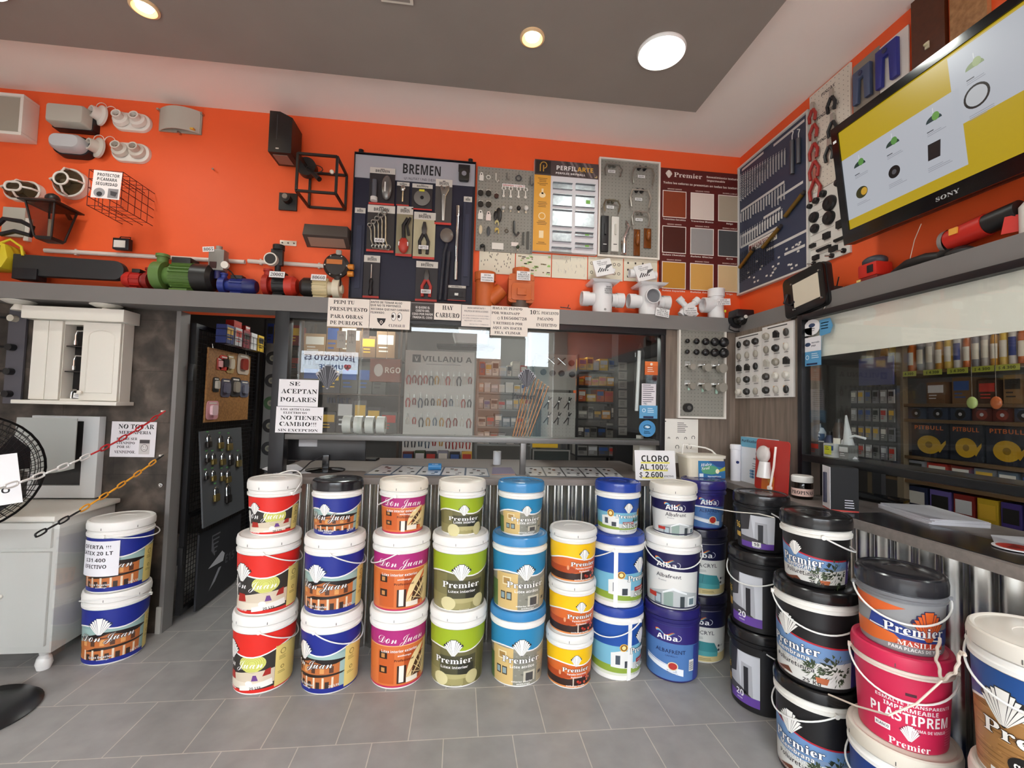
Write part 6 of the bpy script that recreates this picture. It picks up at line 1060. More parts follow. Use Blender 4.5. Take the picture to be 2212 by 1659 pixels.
# ---------------------------------------------------------------- corner boards below the ledge
o, w, h = board('caster_board', 'grey pegboard of black casters in a white frame in the wood corner', 'pegboard', (1466, 716, 1561, 900), 1, 2.899, PEG, .012, 'e6e0d8', .012, holes=(.024, '3a3936'))
XB = o.matrix_world.copy()
for i in range(10):
    r = .012 + .0036 * (i % 5); x = (-.38 + .195 * (i % 5)) * w; y = (.37 if i < 5 else .245) * h
    t = E('ball_caster', 'black ball caster, ' + ORD[i % 5] + ' in the ' + ('upper' if i < 5 else 'lower') + ' caster row, growing in size', 'caster', XB @ T(x, y, .012)); MB().cyl((0, 0, 0), (0, 0, .014), r * .7, STEEL, 12).obj('stem', t); MB().ball((r * .3, 0, .014 + r), (r * 1.3, r * 1.3, r), mat('1b1a1c', .25), 16).obj('wheel', t)
for i in range(6):
    s = .022 + .005 * (i % 3); x = (-.32 + .31 * (i % 3)) * w; y = (.09 if i < 3 else -.13) * h
    t = E('swivel_caster', 'clear wheeled caster on a steel plate, ' + ORD[i % 3] + ' in the ' + ('plain' if i < 3 else 'braked') + ' row', 'caster', XB @ T(x, y, .012)); MB().box((-s, -s * .4, 0), (s * .7, s * 1.3, .003), STEEL).obj('plate', t); MB().tube([(0, .3 * s, .003), (0.1 * s, .2 * s, s * 1.4), (.6 * s, -.3 * s, s * 1.6)], s * .28, CHROME, 8).obj('fork', t); MB().cyl((.6 * s, -.4 * s, s * .9), (.75 * s, -.5 * s, s * 2.0), s * 1.0, mat('9a948a', .15), 20).obj('wheel', t)
    if i > 2: MB().box((-.1 * s, -1.8 * s, .01), (.3 * s, -.9 * s, .02), mat('b8d8c8', .4)).obj('brake_lever', t)
t = E('flat_caster', 'black flat wheel at the bottom of the caster board', 'caster', XB @ T(-.33 * w, -.40 * h, .012)); MB().cyl((0, 0, 0), (0, 0, .03), .030, mat('1c1b1b', .4), 24).obj('wheel', t); MB().cyl((0, 0, .03), (0, 0, .034), .014, mat('5a5856', .4), 14).obj('hub', t)
for (l, t_, r, b, lb) in ((1592, 722, 1649, 860, 'inner'), (1650, 700, 1718, 858, 'outer')):
    sd = lb
    o, w, h = board('catalogue_card', 'white catalogue card of lamp shades and plugs, the ' + lb + ' one of the pair', 'catalogue card', (l, t_, r, b), 0, 1.869, 'e8e4e0', .01)
    A = Art(.5); rn = random.Random(sd); A.lines(0, .46 * h, .8 * w, 1, .02, '4a4846', al='c')
    for j in range(5):
        for i in range(3):
            x, y = (-.32 + i * .32) * w, (.36 - j * .19) * h; A.lines(x - .1 * w, y - .075 * h, .2 * w, 1, .01, '6a6866')
            if sd == 'outer': A.oval(x - .1 * w, y + .04 * h, .03 * w, .016 * h, 'e8a860')
    slab(o, 'printed_face', w, h, .001, 'e8e4e0', 0, 0, .01, A); XB2 = o.matrix_world.copy()
    for j in range(5):
        for i in range(3):
            x, y = (-.32 + i * .32) * w, (.36 - j * .19) * h; dark = rn.random() < (.35 if sd == 'inner' else .55); c = rn.choice(['262422', '3a3632', '1c1b1b']) if dark else rn.choice(['b9b4aa', 'cfcac0', 'a39c90', '8f887c'])
            t = E('door_stop', ('dark' if dark else 'pale') + ' door stop, ' + ORD[i] + ' in the ' + ORD[j] + ' row of the ' + lb + ' catalogue card', 'door stop', XB2 @ T(x, y, .011)); m = mat(c, .3)
            k = rn.randint(0, 2); mb = MB()
            if k == 0: mb.lathe([(.020, 0), (.023, .014), (.016, .026), (0, .028)], m, 16)
            elif k == 1: mb.prism([(-.019, -.019), (.019, -.021), (.021, .006), (.0, .024), (-.019, .014)], 0, .016, m)
            else: mb.ball((0, 0, .01), (.018, .024, .013), m, 14)
            mb.obj('body', t); MB().cyl((0, 0, .0), (0, 0, .003), .008, STEEL, 10).obj('base', t)

# ---------------------------------------------------------------- back counter top
ZT = 1.0
def on(px, py, z=ZT): return P(px, py, 2, z)
def stand(name, label, cat, px, py, rz=0, group=None, z=ZT): return E(name, label, cat, T(*on(px, py, z)) @ RZ(rz), group)
t = stand('price_sign', 'white stand-up sign for chlorine with yellow underlines', 'sign', 1415, 1038); A = Art(.7); w, h = .265, .185
for x, y, a in ((0, .015, .19), (0, -.032, .16), (-.02, -.078, .14)): A.rect(x - a / 2, y - .004, x + a / 2, y + .006, 'e9df6a', 1)
A.L = 2; A.text('CLORO', 0, .022, .038, '17171a', 'bold', .18); A.text('AL 100%', -.01, -.028, .034, '17171a', 'bold', .185); A.text('$ 2.600', -.03, -.075, .034, '17171a', 'bold', .155); A.text('EFECTIVO', .085, -.072, .010, '3a3a3e', 'bold', .062)
MB().box((-w / 2, -h / 2, 0), (w / 2, h / 2, .002), PAPER).art(A, MX(), .002).obj('paper', t, X=T(0, 0, h / 2 + .002) @ RX(82), ang=0)
t = stand('jerrycan', 'translucent white jerrycan behind the chlorine sign', 'jerrycan', 1408, 1024)
MB().prism([(-.09, 0), (.10, 0), (.10, .20), (.03, .235), (-.05, .235), (-.09, .2)], -.06, .06, mat('d8d6cc', .3), T(0, .07, 0) @ RX(90)).obj('body', t, bevel=.012); MB().cyl((-.06, .07, .22), (-.06, .07, .26), .026, WHITE, 18).obj('cap', t); MB().box((.0, .055, .205), (.075, .085, .222), BLACK).obj('handle_opening', t)
t, w, h = hang('circlip_card', 'white card of steel circlips on the wood panel by the jerrycan', 'sample card', (1432, 905, 1507, 1000), 1, 2.893); A = Art(.5)
for i, (x, y, r) in enumerate(((-.34, .06, .008), (-.1, .06, .009), (.14, .06, .01), (.36, .08, .013), (-.1, -.14, .014), (.24, -.13, .018))): A.ring(x * w, y * h, r, .004, '4a4846', 2, -50, 230, 14)
for i in range(5): A.ring((.06 + i * .09) * w, -.32 * h, .011, .002, '5a5856', 2, 30, 330, 12)
A.lines(-.1 * w, .4 * h, .3 * w, 6, .012, '5a5856'); A.oval(-.44 * w, .44 * h, .004, .004, '2a2a2a'); slab(t, 'card', w, h, .005, 'e6e2da', art=A)
CREAM = mat('e6dcc6', .4)
t = stand('square_tub', 'cream square tub with a sea blue label and raised handle', 'tub', 1531, 1046, -3); t.location += V((.015, .045, 0))
loft(MB(), [([(x * .9, y * .9) for x, y in rr(.24, .17, .025)], 0), (rr(.24, .17, .025), .155)], CREAM, T(0, .09, 0)).obj('body', t); loft(MB(), [(rr(.255, .185, .028), .150), (rr(.258, .188, .028), .166), (rr(.24, .17, .025), .168)], mat('e9e2d2', .4), T(0, .09, 0)).obj('lid', t)
A = Art(.4); w, h = .17, .105; A.rect(-w / 2, -h / 2, w / 2, h / 2, '2a78a8', 1); A.poly([(-.02, h / 2), (w / 2, h / 2), (w / 2, .01), (.03, .02)], '2a4a86', 2); A.oval(-.01, -.005, .055, .03, '5aa07a', 3); A.poly([(w / 2, -.005), (w / 2, .02), (.04, -.005), (.0, -.025)], 'a8a83a', 3); A.poly([(-w / 2, -.02), (0, -.03), (w / 2, -.015), (w / 2, -h / 2), (-w / 2, -h / 2)], '2a6aa0', 4); A.text('Hidro', -.035, .022, .017, 'f2f2ee', 'ital', .07, l=5, rot=6); A.text('Seal', -.04, .0, .017, 'f2f2ee', 'ital', .055, l=5, rot=6); A.oval(.035, -.01, .012, .014, 'f0e8c8', 5); A.rect(-.08, -.045, -.055, -.025, 'dfe8ec', 5); A.text('Impermeabilizante', .015, -.045, .008, 'f0f4f6', 'bold', .085, l=5)
MB().box((-w / 2, -h / 2, 0), (w / 2, h / 2, .001), mat('2a78a8', .4)).art(A, MX(), .001).obj('printed_label', t, X=T(.03, .002, .082) @ RX(86), ang=0); MB().tube([(-.12, .09, .15), (-.10, .12, .225), (.05, .12, .205), (.085, .11, .19), (.12, .09, .15)], .005, WHITE, 8).obj('handle', t)
t = stand('filter_tube', 'tall white water filter cartridge next to the purifier box', 'filter', 1597, 1040); MB().lathe([(0, 0), (.030, 0), (.031, .20), (.034, .203), (.034, .228), (.030, .232), (0, .232)], mat('eceaf0', .3), 28, T(0, .04, 0)).obj('body', t); MB().cyl((-.006, .012, .12), (-.006, .006, .12), .009, mat('26346e', .4), 16).obj('emblem', t)
ya, yb = min(P(1599, 975, 0, 1.81).y, 2.87), P(1664, 975, 0, 1.81).y
t = E('purifier_box', 'white and blue water purifier box in the counter corner', 'box', T(1.815, (ya + yb) / 2, ZT) @ RZ(-90)); A = Art(.5); w, h = ya - yb, .285; A.rect(-w / 2, h * .28, w / 2, h / 2, '6fb0cc', 1); A.L = 2; A.text('Purificador de Agua', .0, h * .385, .016, '1d2a4a', 'bold', w * .92); A.oval(.02, h * .16, .014, .017, '1f2c5c'); A.text('PRINCESS', .02, h * .03, .010, '3a3e52', 'bold', .07); A.lines(-.0, -.02, .06, 4, .014, '8a8e9a', al='c'); A.oval(.03, -.06, .02, .022, 'b8bcc4')
for i in range(9): A.oval(-.04 + (i % 3) * .018, -.10 + (i // 3) * .018, .012, .008, ['7aa8d0', '4a7ab0', 'b8d0e6'][i % 3], 3)
MB().box((-w / 2, 0, 0), (w / 2, .05, h), mat('e6e9ee', .45)).art(A, T(0, 0, h / 2) @ RX(90), .0008).obj('carton', t, ang=0)
yc, yd = P(1640, 985, 0, 1.775).y, P(1713, 985, 0, 1.775).y
t = E('faucet_filter_pack', 'red backed blister pack with a clear filter and long white spout', 'packed filter', T(1.755, (yc + yd) / 2, ZT) @ RZ(-90)); w, h = yc - yd, .29
A = Art(.4); A.rect(-.075, -.14, .03, -.06, 'e0762c', 1); A.oval(.0, -.08, .025, .02, 'e8a23c', 2); A.rect(-.074, .08, -.02, .1, 'f0e0d8', 1)
MB().prism(rr(w, h, .02), 0, .003, mat('b82c22', .4), T(0, 0, h / 2) @ RX(87)).art(A, T(0, 0, h / 2) @ RX(87), .004).obj('card', t, ang=0); XA = T(0, 0, h / 2) @ RX(87); mb = MB(); mb.ball((-.035, .06, .03), (.05, .05, .026), mat('cfc8c4', .12), 20, XA); mb.obj('clear_dome', t); mb = MB(); mb.cone((-.02, .02, .03), (-.02, -.07, .03), .028, .04, mat('d9d5d2', .2), 20, True, XA); mb.obj('filter_body', t); mb = MB(); mb.tube([(.05, .11, .02), (.045, .0, .022), (.02, -.12, .02)], .006, mat('f0e8e0', .3), 10, False, XA); mb.cyl((.02, -.12, .014), (.02, -.12, .03), .012, mat('f0e8e0', .3), 14, XA); mb.obj('spout', t)
t = stand('tip_jar', 'clear jar with white lid and a pink TIPS strip on the side counter', 'jar', 1733, 1076); JS = 1.3; t.scale = (JS, JS, JS); MB().lathe([(0, 0), (.034, 0), (.037, .006), (.037, .062), (.033, .07)], glass(1, 'cfc9c2', 'jar_glass', 1.45), 28).obj('jar', t); MB().lathe([(.038, .066), (.039, .07), (.039, .088), (.035, .092), (0, .092)], WHITE, 28).obj('lid', t)
A = Art(.6); A.rect(-.055, .012, .055, .042, 'e8c4b8', 1); A.L = 2; A.text('PROPINAS', 0, .020, .014, '2a1c1c', 'serif', .085); o = A.on_cyl('paper_strip', t, lambda z: .0375); o.rotation_euler = (0, 0, math.radians(-38))
t['label'] = 'clear jar with white lid and a pink lettered paper strip on the side counter'
t = E('tool_box', 'dark grey and white product box standing at the counter window', 'box', T(1.79, 1.955, ZT) @ RZ(-24)); MB().box((-.055, -.05, .006), (.055, .05, .20), mat('101013', .75)).obj('carton', t); MB().box((-.056, -.051, 0), (.056, .051, .006), mat('b83a30', .5)).obj('red_edge', t); MB().box((-.057, -.05, .006), (-.0555, .05, .20), mat('dcdade', .4)).obj('white_side', t); MB().cyl((-.058, .0, .03), (-.058, .0, .17), .012, mat('2c2c40', .4), 14).obj('printed_pump', t)
A = Art(.5); A.lines(-.0, -.04, .04, 4, .011, 'c8c8d0'); MB().art(A, T(0, -.0508, .09) @ RX(90), .0006).obj('print', t, ang=0)
# papers, mats and desk things on the back counter
t = E('computer_monitor', 'black monitor seen from behind, on a round stand under the window', 'monitor', T(-.84, 3.02, ZT) @ RZ(4))
MB().lathe([(0, 0), (.12, 0), (.12, .006), (.03, .016), (0, .016)], mat('0f0e10', .08), 32).obj('stand_base', t); MB().box((-.02, -.015, .012), (.02, .015, .10), mat('141315', .2)).obj('stand_neck', t, bevel=.004); MB().box((-.24, .015, .06), (.24, .05, .225), mat('18171a', .3)).obj('screen_back', t, bevel=.01); MB().tube([(-.02, -.02, .09), (-.08, -.05, .06), (-.12, -.10, .012), (-.16, -.13, .006)], .004, BLACK).obj('cable', t); slab_ = MB().box((-.17, .012, .15), (-.06, .0155, .2), mat('b8b6b8', .5)).obj('sticker', t)
t = stand('keyboard', 'black keyboard lying on the counter behind the monitor stand', 'keyboard', 765, 994, -4); MB().box((-.17, -.03, 0), (.17, .09, .016), BLACK).obj('case', t, bevel=.004); A = Art(.5)
for i in range(14):
    for j in range(4): A.rect(-.155 + i * .0225, -.02 + j * .025, -.137 + i * .0225, j * .025 - .002, '2c2c30')
MB().art(A, MX(), .0165).obj('keys', t, ang=0)
def sheet(label, pts, col='e8e4e4', art=None, dz=0, name='paper_sheet'):
    q = [on(*p) for p in pts]; c = sum(q, V()) / len(q); t = E(name, label, 'sheet', c); mb = MB(); mb.prism([(p.x - c.x, p.y - c.y) for p in q], dz, dz + .0015, mat(col, .5))
    if art: art(mb, [(p - c) for p in q], dz + .0017)
    mb.obj('sheet', t, ang=0); return t
sheet('loose white papers at the end of the counter by the gate', [(572, 1010), (640, 1003), (672, 1022), (592, 1024)], 'dedce0'); sheet('white slip with a curled edge at the counter end', [(566, 1014), (585, 1006), (660, 1018), (605, 1026)], 'e9e6ea', dz=.002)
def panels(n):
    def f(mb, q, z):
        A = Art(.2); a, b, c, d = q
        for i in range(n):
            u0, u1 = (i + .04) / n, (i + .96) / n; lo0, lo1 = a.lerp(b, u0), a.lerp(b, u1); hi0, hi1 = d.lerp(c, u0), d.lerp(c, u1); pt = lambda s, v: (lo0.lerp(lo1, s).lerp(hi0.lerp(hi1, s), v).x, lo0.lerp(lo1, s).lerp(hi0.lerp(hi1, s), v).y)
            A.poly([pt(0, .08), pt(1, .08), pt(1, .92), pt(0, .92)], 'e2e2e2', 1)
            for k, (s, v, c_) in enumerate(((.15, .3, '3a3a40'), (.5, .6, '7a2c28'), (.7, .3, '4a4a50'), (.3, .7, '3a3a40'), (.6, .15, '9a9aa0'))): A.poly([pt(s, v), pt(s + .16, v), pt(s + .16, v + .1), pt(s, v + .1)], c_, 2)
        mb.art(A, MX(), z)
    return f
sheet('laminated catalogue strip with five panels under the window', [(786, 1026), (1058, 1030), (1052, 1012), (826, 1004)], '3c5068', panels(5), name='catalogue_sheet'); sheet('second laminated catalogue strip beyond the window post', [(1138, 1030), (1352, 1034), (1322, 1010), (1130, 1008)], '39393c', panels(5), name='catalogue_sheet')
sheet('purple and orange flyer beside the paper roll', [(1062, 1026), (1116, 1026), (1104, 1010), (1064, 1010)], '5a4470', lambda mb, q, z: mb.art(Art(.4).poly([(q[0].x, q[0].y), (q[1].x, q[1].y), (q[1].x, q[1].y + .03), (q[0].x, q[0].y + .02)], 'c88a4a'), MX(), z), name='flyer')
t = stand('tape_dispenser', 'bright blue roll holder lying on the catalogue strip', 'dispenser', 940, 1016); MB().cyl((-.045, 0, .024), (.04, 0, .024), .023, mat('3a86c0', .4), 24).obj('roll', t); A = Art(.4); A.text('MI CINTA', 0, 0, .006, 'e8f0f6', 'bold'); MB().art(A, T(0, -.0165, .038) @ RX(52), .001).obj('print', t, ang=0); MB().cyl((.04, 0, .024), (.043, 0, .024), .012, mat('2a2a30', .4), 14).obj('core', t)
t = stand('paper_roll', 'upright white paper roll on the counter by the window post', 'paper roll', 1074, 1004); MB().pipe((0, .02, 0), (0, .02, .098), .031, mat('dcdce0', .5), 28, .3).obj('roll', t); MB().pipe((0, .02, .001), (0, .02, .0985), .0105, mat('a08a6a', .6), 16, .8).obj('core', t)
# side counter top
t = stand('paper_stack', 'thick stack of white paper on the dark side counter', 'paper stack', 2008, 1117, -14)
for i in range(5): MB().box((-.115 + .003 * i, -.16, i * .005), (.115 - .002 * i, .16, i * .005 + .0046), mat('e6e4ea' if i % 2 else 'dcdae0', .7), RZ((i * 37 % 7) - 3)).obj('sheet', t)
def mat_(label, X, w, h, col, name='counter_mat', z=.003): t = E(name, label, 'mat', X); MB().prism(rr(w, h, .01), 0, z, mat(col, .18)).obj('pad', t); return t
mat_('long black mat covering the side counter before the paper stack', T(1.83, 1.55, ZT) @ RZ(2), .24, .66, '1d1d20')
mat_('second black mat at the near end of the side counter', T(1.86, .98, ZT) @ RZ(-3), .26, .44, '202024')
t = E('tablet', 'black tablet with raised glossy screen at the foot of the side window', 'tablet', T(*on(1893, 1078, ZT + .01)) @ RZ(18)); MB().prism(rr(.13, .24, .012), 0, .012, mat('0c0c0e', .1)).obj('body', t, X=RY(-5)); MB().prism(rr(.11, .2, .006), .012, .0126, mat('1c1e22', .04)).obj('screen', t, X=RY(-5))
sheet('white sheet under a red disc at the frame edge of the counter', [(2150, 1180), (2230, 1200), (2240, 1165), (2140, 1158)], 'e6e4e8', dz=.004)
t = E('red_disc', 'red and white round disc lying at the frame edge of the counter', 'disc', T(*on(2196, 1188)) @ T(0, 0, .006)); MB().lathe([(0, 0), (.06, 0), (.06, .003), (0, .003)], mat('e8e2e2', .4), 28).obj('disc', t); A = Art(.4); A.oval(0, 0, .05, .05, 'b8342c', 1); A.poly([(-.04, 0), (.03, .03), (.0, -.03)], '7a1c1a', 2); MB().art(A, MX(), .0032).obj('print', t, ang=0)
t = E('strap', 'thin white strap end on the edge of the side counter', 'strap', T(*on(1857, 1118))); MB().box((-.02, -.004, 0), (.02, .004, .002), PAPER).obj('strap', t)
# stickers and hanging bits on the glass
def sticker(label, box, ax, val, f, col=None, name='window_sticker'):
    X, w, h = slot(*box, ax, val); A = Art(.4); f(A, w, h); mb = MB()
    if col: mb.box((-w / 2, -h / 2, 0), (w / 2, h / 2, .0008), mat(col, .45))
    mb.art(A, MX(), .0008); tag(mb.obj(name, None, ang=0, X=X), label, 'sticker')
YG = 2.9035
def hands(A, x, y, s, c): A.oval(x, y, s, s * .62, c); A.oval(x, y, s * .86, s * .5, '5a9ac8' if c[0] == 'f' else 'f2f2f2', A.L + 1); A.poly([(x - s * .8, y + s * .1), (x - s * .2, y + s * .25), (x + s * .8, y), (x + s * .1, y - s * .3)], c, A.L + 2)
sticker('orange and white sticker high on the window frame edge', (1393, 781, 1421, 810), 1, YG, lambda A, w, h: (A.rect(-w / 2, h * .2, w / 2, h / 2, 'e87a3a'), A.oval(0, h * .3, w * .1, h * .1, 'f4e6da', 2), A.lines(-w * .3, .02 * h, w * .6, 3, h * .14, 'f4e0d0')), 'd86a30')
sticker('white printed paper on the glass above the blue sticker', (1386, 829, 1417, 876), 1, YG, lambda A, w, h: (A.lines(-w * .42, h * .42, w * .84, 9, h * .095, '6a6670'), hands(A, -.25 * w, -.42 * h, w * .14, '3a4a6a')), 'e6e0e4')
sticker('light blue card payment sticker on the glass', (1381, 876, 1420, 904), 1, YG, lambda A, w, h: (A.lines(-w * .05, h * .25, w * .4, 3, h * .14, 'dcecf6'), A.ring(-w * .25, h * .12, w * .1, w * .03, 'dcecf6'), A.rect(-w * .28, -h * .48, w * .28, -h * .32, '23284a')), '62a2cc')
sticker('round blue payment sticker low on the glass', (1380, 908, 1416, 944), 1, YG, lambda A, w, h: (A.oval(0, 0, w / 2, h / 2, '4a90c4'), hands(A, 0, .1 * h, w * .22, 'f4f6f8'), A.lines(-w * .2, -h * .18, w * .4, 2, h * .1, 'd8e8f4')))
XG = 1.866
sticker('white drop shaped payment sticker on the side window', (1737, 690, 1772, 724), 0, XG, lambda A, w, h: (A.oval(0, 0, w / 2, h / 2, 'f0eef0'), A.rect(-w / 2, -h / 2, 0, 0, 'f0eef0'), A.oval(0, .12 * h, w * .2, h * .13, '3a4a6a', 2), A.lines(-w * .25, -.12 * h, w * .5, 2, h * .12, '6a7088')))
sticker('blue speech bubble sticker next to the white drop', (1771, 688, 1800, 724), 0, XG, lambda A, w, h: (A.poly([(-w / 2, h / 2), (w * .3, h / 2), (w / 2, 0), (w * .3, -h * .4), (-w / 2, -h * .5)], '5a9cc8'), A.lines(-w * .4, .25 * h, w * .6, 3, h * .17, 'e6f0f6')))
sticker('white and blue payment sticker under the drop on the side window', (1735, 728, 1774, 790), 0, XG, lambda A, w, h: (A.rect(-w / 2, 0, w / 2, h / 2, 'eceaee'), A.oval(-w * .22, h * .25, w * .16, h * .07, '3a4a6a', 2), A.text('mercado', w * .2, h * .27, h * .06, '2a3450', 'bold', w * .42, l=2), A.text('pago', w * .1, h * .17, h * .06, '2a3450', 'bold', w * .24, l=2), A.ring(-w * .25, -h * .2, w * .1, w * .03, 'dcecf6', 2), A.lines(-w * .02, -.1 * h, w * .4, 3, h * .07, 'dcecf6'), A.rect(-w * .3, -h * .47, w * .3, -h * .41, '23284a', 2)), '5a9cc8')
def prem_dark(A, w, h, part):
    A.shell(0, -h * .1, h * .62, '2a2730', '17151a'); A.L = 5
    A.text(part, h * .18, -h * .46, h * .2, '17151c', 'serif')
sticker('dark shell emblem with lettering on the glass by the white papers', (660, 790, 764, 872), 1, 2.9045, lambda A, w, h: (A.shell(-.05 * w, -h * .12, h * .62, '2b2931', 'a8a8ae'), A.text('mier', .2 * w, -h * .48, h * .22, '1b1a22', 'serif', w * .5, l=5)), name='window_emblem')
sticker('dark shell emblem on the far glass pane above the copper rods', (1104, 800, 1160, 862), 1, YG, lambda A, w, h: (A.shell(.1 * w, -h * .12, h * .66, '2b2931', 'a8a8ae'), A.text('Premier', 0, -h * .5, h * .2, '1b1a22', 'serif', w * .9, l=5)), name='window_emblem')
t, w, h = hang('sealed_tube', 'long white tube in a clear wrapper hanging inside the glass', 'tube', (1374, 746, 1394, 888), 1, 2.925, rot=-2); MB().cyl((-.01, -.5 * h, -.02), (-.01, .42 * h, -.02), .012, mat('e8e8ea', .3), 16).obj('tube', t); MB().prism([(-w * .5, -.5 * h), (w * .5, -.5 * h), (w * .5, .4 * h), (.0, .55 * h), (-w * .5, .4 * h)], -.034, -.033, CLEAR).obj('wrapper', t)

# ---------------------------------------------------------------- mesh gate and what hangs on it
XD = -1.75
t = E('mesh_gate', 'black wire mesh gate standing open beside the slate wall', 'gate', (XD, 3.165, .05)); GB = mat('161517', .4); mb = MB(); GW, GH = .95, 1.88
for a, b in (((-.015, 0, 0), (.015, .03, GH)), ((-.015, GW - .03, 0), (.015, GW, GH)), ((-.014, .03, 0), (.014, GW - .03, .03)), ((-.014, .03, GH - .03), (.014, GW - .03, GH)), ((-.014, .03, GH * .32), (.014, GW - .03, GH * .32 + .025))): mb.box(a, b, GB)
mb.obj('gate_frame', t); mb = MB(); WM = mat('1f1e20', .45)
for i in range(1, 30): y = .03 + (GW - .06) * i / 30; mb.box((-.002, y - .0016, .03), (.001, y + .0016, GH - .03), WM)
for i in range(1, 60): z = .03 + (GH - .06) * i / 60; mb.box((-.001, .03, z - .0016), (.002, GW - .03, z + .0016), WM)
mb.obj('wire_mesh', t)
for z in (.32, 1.5): MB().box((-.012, -.018, z), (.02, .012, z + .11), GB).obj('hinge', t, bevel=.002)
XO = -1.722
o, w, h = board('chipboard_panel', 'brown chipboard with packed locks hung on the mesh gate', 'display board', (443, 759, 535, 909), 0, XO, mat('a5743e', .6, noise=.35, nscale=60, h2='7c5228'), .012)
o.name = 'chipboard_display'
for x in (-.4, .4): MB().tube([(x * w, h / 2 - .01, .006), (x * w, h / 2 + .03, .0), (x * w, h / 2 + .03, -.025)], .003, STEEL).obj('hanging_hook', o)
for i, (cx, cy, ww, hh, c1_, c2_, lb) in enumerate(((473, 786, 8, 26, 'b84a40', 'd8a0a0', 'slim red pack'), (483, 784, 17, 32, 'c2241c', '2a2422', 'red and black lock pack'), (497, 786, 14, 40, 'a58a58', 'c8bca8', 'clear pack with a steel latch'), (525, 787, 22, 44, 'b8a898', '8a2c24', 'card of small cylinders'), (466, 831, 11, 32, '1c1b1c', 'b8b4a8', 'black pack with a steel barrel'), (487, 838, 18, 40, '4a4656', '6a6878', 'dark grey lock pack'), (508, 836, 18, 42, '2e2b2c', '9a9184', 'black lock pack with orange tag'), (527, 840, 16, 36, '55586a', '7a7c8a', 'blue grey lock pack'), (458, 886, 22, 40, 'd89aa0', 'e6c4c8', 'pale pink rounded pack'))):
    t, w, h = hang('lock_pack', lb + ' on the brown chipboard', 'packed lock', (cx - ww / 2, cy - hh / 2, cx + ww / 2, cy + hh / 2), 0, XO + .014); w = max(w * 1.15, .045); MB().prism(rr(w, h, min(w, h) * .2), 0, .004, mat(c1_, .45)).obj('card', t); MB().prism(rr(w * .5, h * .55, min(w, h) * .15), .004, .022, mat(c2_, .3)).obj('lock', t); MB().box((-w * .3, h * .34, .004), (w * .3, h * .42, .006), mat('d8d2c8', .5)).obj('header', t)
o, w, h = board('padlock_board', 'dark grey board with rows of small brass padlocks on the mesh gate', 'display board', (433, 928, 521, 1118), 0, XO + .01, '55575a', .01)
o.matrix_world = o.matrix_world @ RX(-5)
bw = o.matrix_world.copy(); bi = bw.inverted(); bpy.context.view_layer.update()
for i, (x, y, s, br) in enumerate(((75, 920, .95, 0), (185, 930, 1, 1), (265, 940, 1.15, 1), (50, 1080, .7, 0), (105, 1090, .85, 1), (190, 1090, .95, 1), (265, 1090, 1, 0), (335, 1100, 1.1, 1), (25, 1250, .6, 0), (88, 1250, .8, 1), (172, 1250, .8, 1), (225, 1255, 1, 1), (100, 1420, 1.1, 1), (208, 1430, 1.2, 0))):
    p = P(440 + x / 4.367, 740 + y / 4.367, 0, XO + .025); q = bi @ p; q.z = .012
    row = 0 if i < 3 else 1 if i < 8 else 2 if i < 12 else 3; col = i - (0, 3, 8, 12)[row]
    s *= 1.2; t = E('padlock', ('brass' if br else 'dark steel') + ' padlock, ' + ORD[col] + ' in the ' + ['top', 'second', 'third', 'bottom'][row] + ' row of the grey board', 'padlock', bw @ T(*q)); ln = 1.9 if i == 13 else 1
    MB().prism(rr(.05 * s, .038 * s, .006 * s), 0, .016, mat('a8935a' if br else '4a4644', .3, .8), T(0, -.025 * s, 0)).obj('lock_body', t, bevel=.002); MB().tube([(-.017 * s, -.008 * s, .008), (-.017 * s, .016 * s * ln, .008)] + [(.017 * s * cos(a), .016 * s * ln + .017 * s * sin(a), .008) for a in [pi - pi * k / 6 for k in range(1, 6)]] + [(.017 * s, .016 * s * ln, .008), (.017 * s, -.008 * s, .008)], .0042 * s, CHROME, 8).obj('shackle', t)
    MB().box((-.014, .048 * s * (ln if ln < 1.5 else 1.2), 0), (.014, .048 * s * (ln if ln < 1.5 else 1.2) + .009, .001), mat('5aa05a', .6)).obj('price_tag', t)
o, w, h = board('square_display', 'black tray of nested metal squares at the foot of the mesh gate', 'display board', (424, 1135, 512, 1282), 0, XO + .005, '26262a', .012); A = Art(.4)
for k in range(5): s = .11 - k * .02; A.poly([(-.13 * 1 + k * .01, .2 - k * .03), (-.13 + k * .01 + s, .2 - k * .03), (-.13 + k * .01 + s, .19 - k * .03), (-.12 + k * .01, .19 - k * .03), (-.12 + k * .01, .2 - k * .03 - s), (-.13 + k * .01, .2 - k * .03 - s)], '6a6a70')
A.poly([(-.16, -.02), (.02, .05), (.06, .02), (.04, -.03)], 'c8c8cc'); A.poly([(-.14, -.18), (-.02, -.06), (.02, -.06), (-.06, -.14)], 'a8a8b0'); A.text('E15', .14, -.06, .06, '55555c', 'bold'); slab(o, 'printed_face', w, h, .001, '26262a', 0, 0, .012, A)
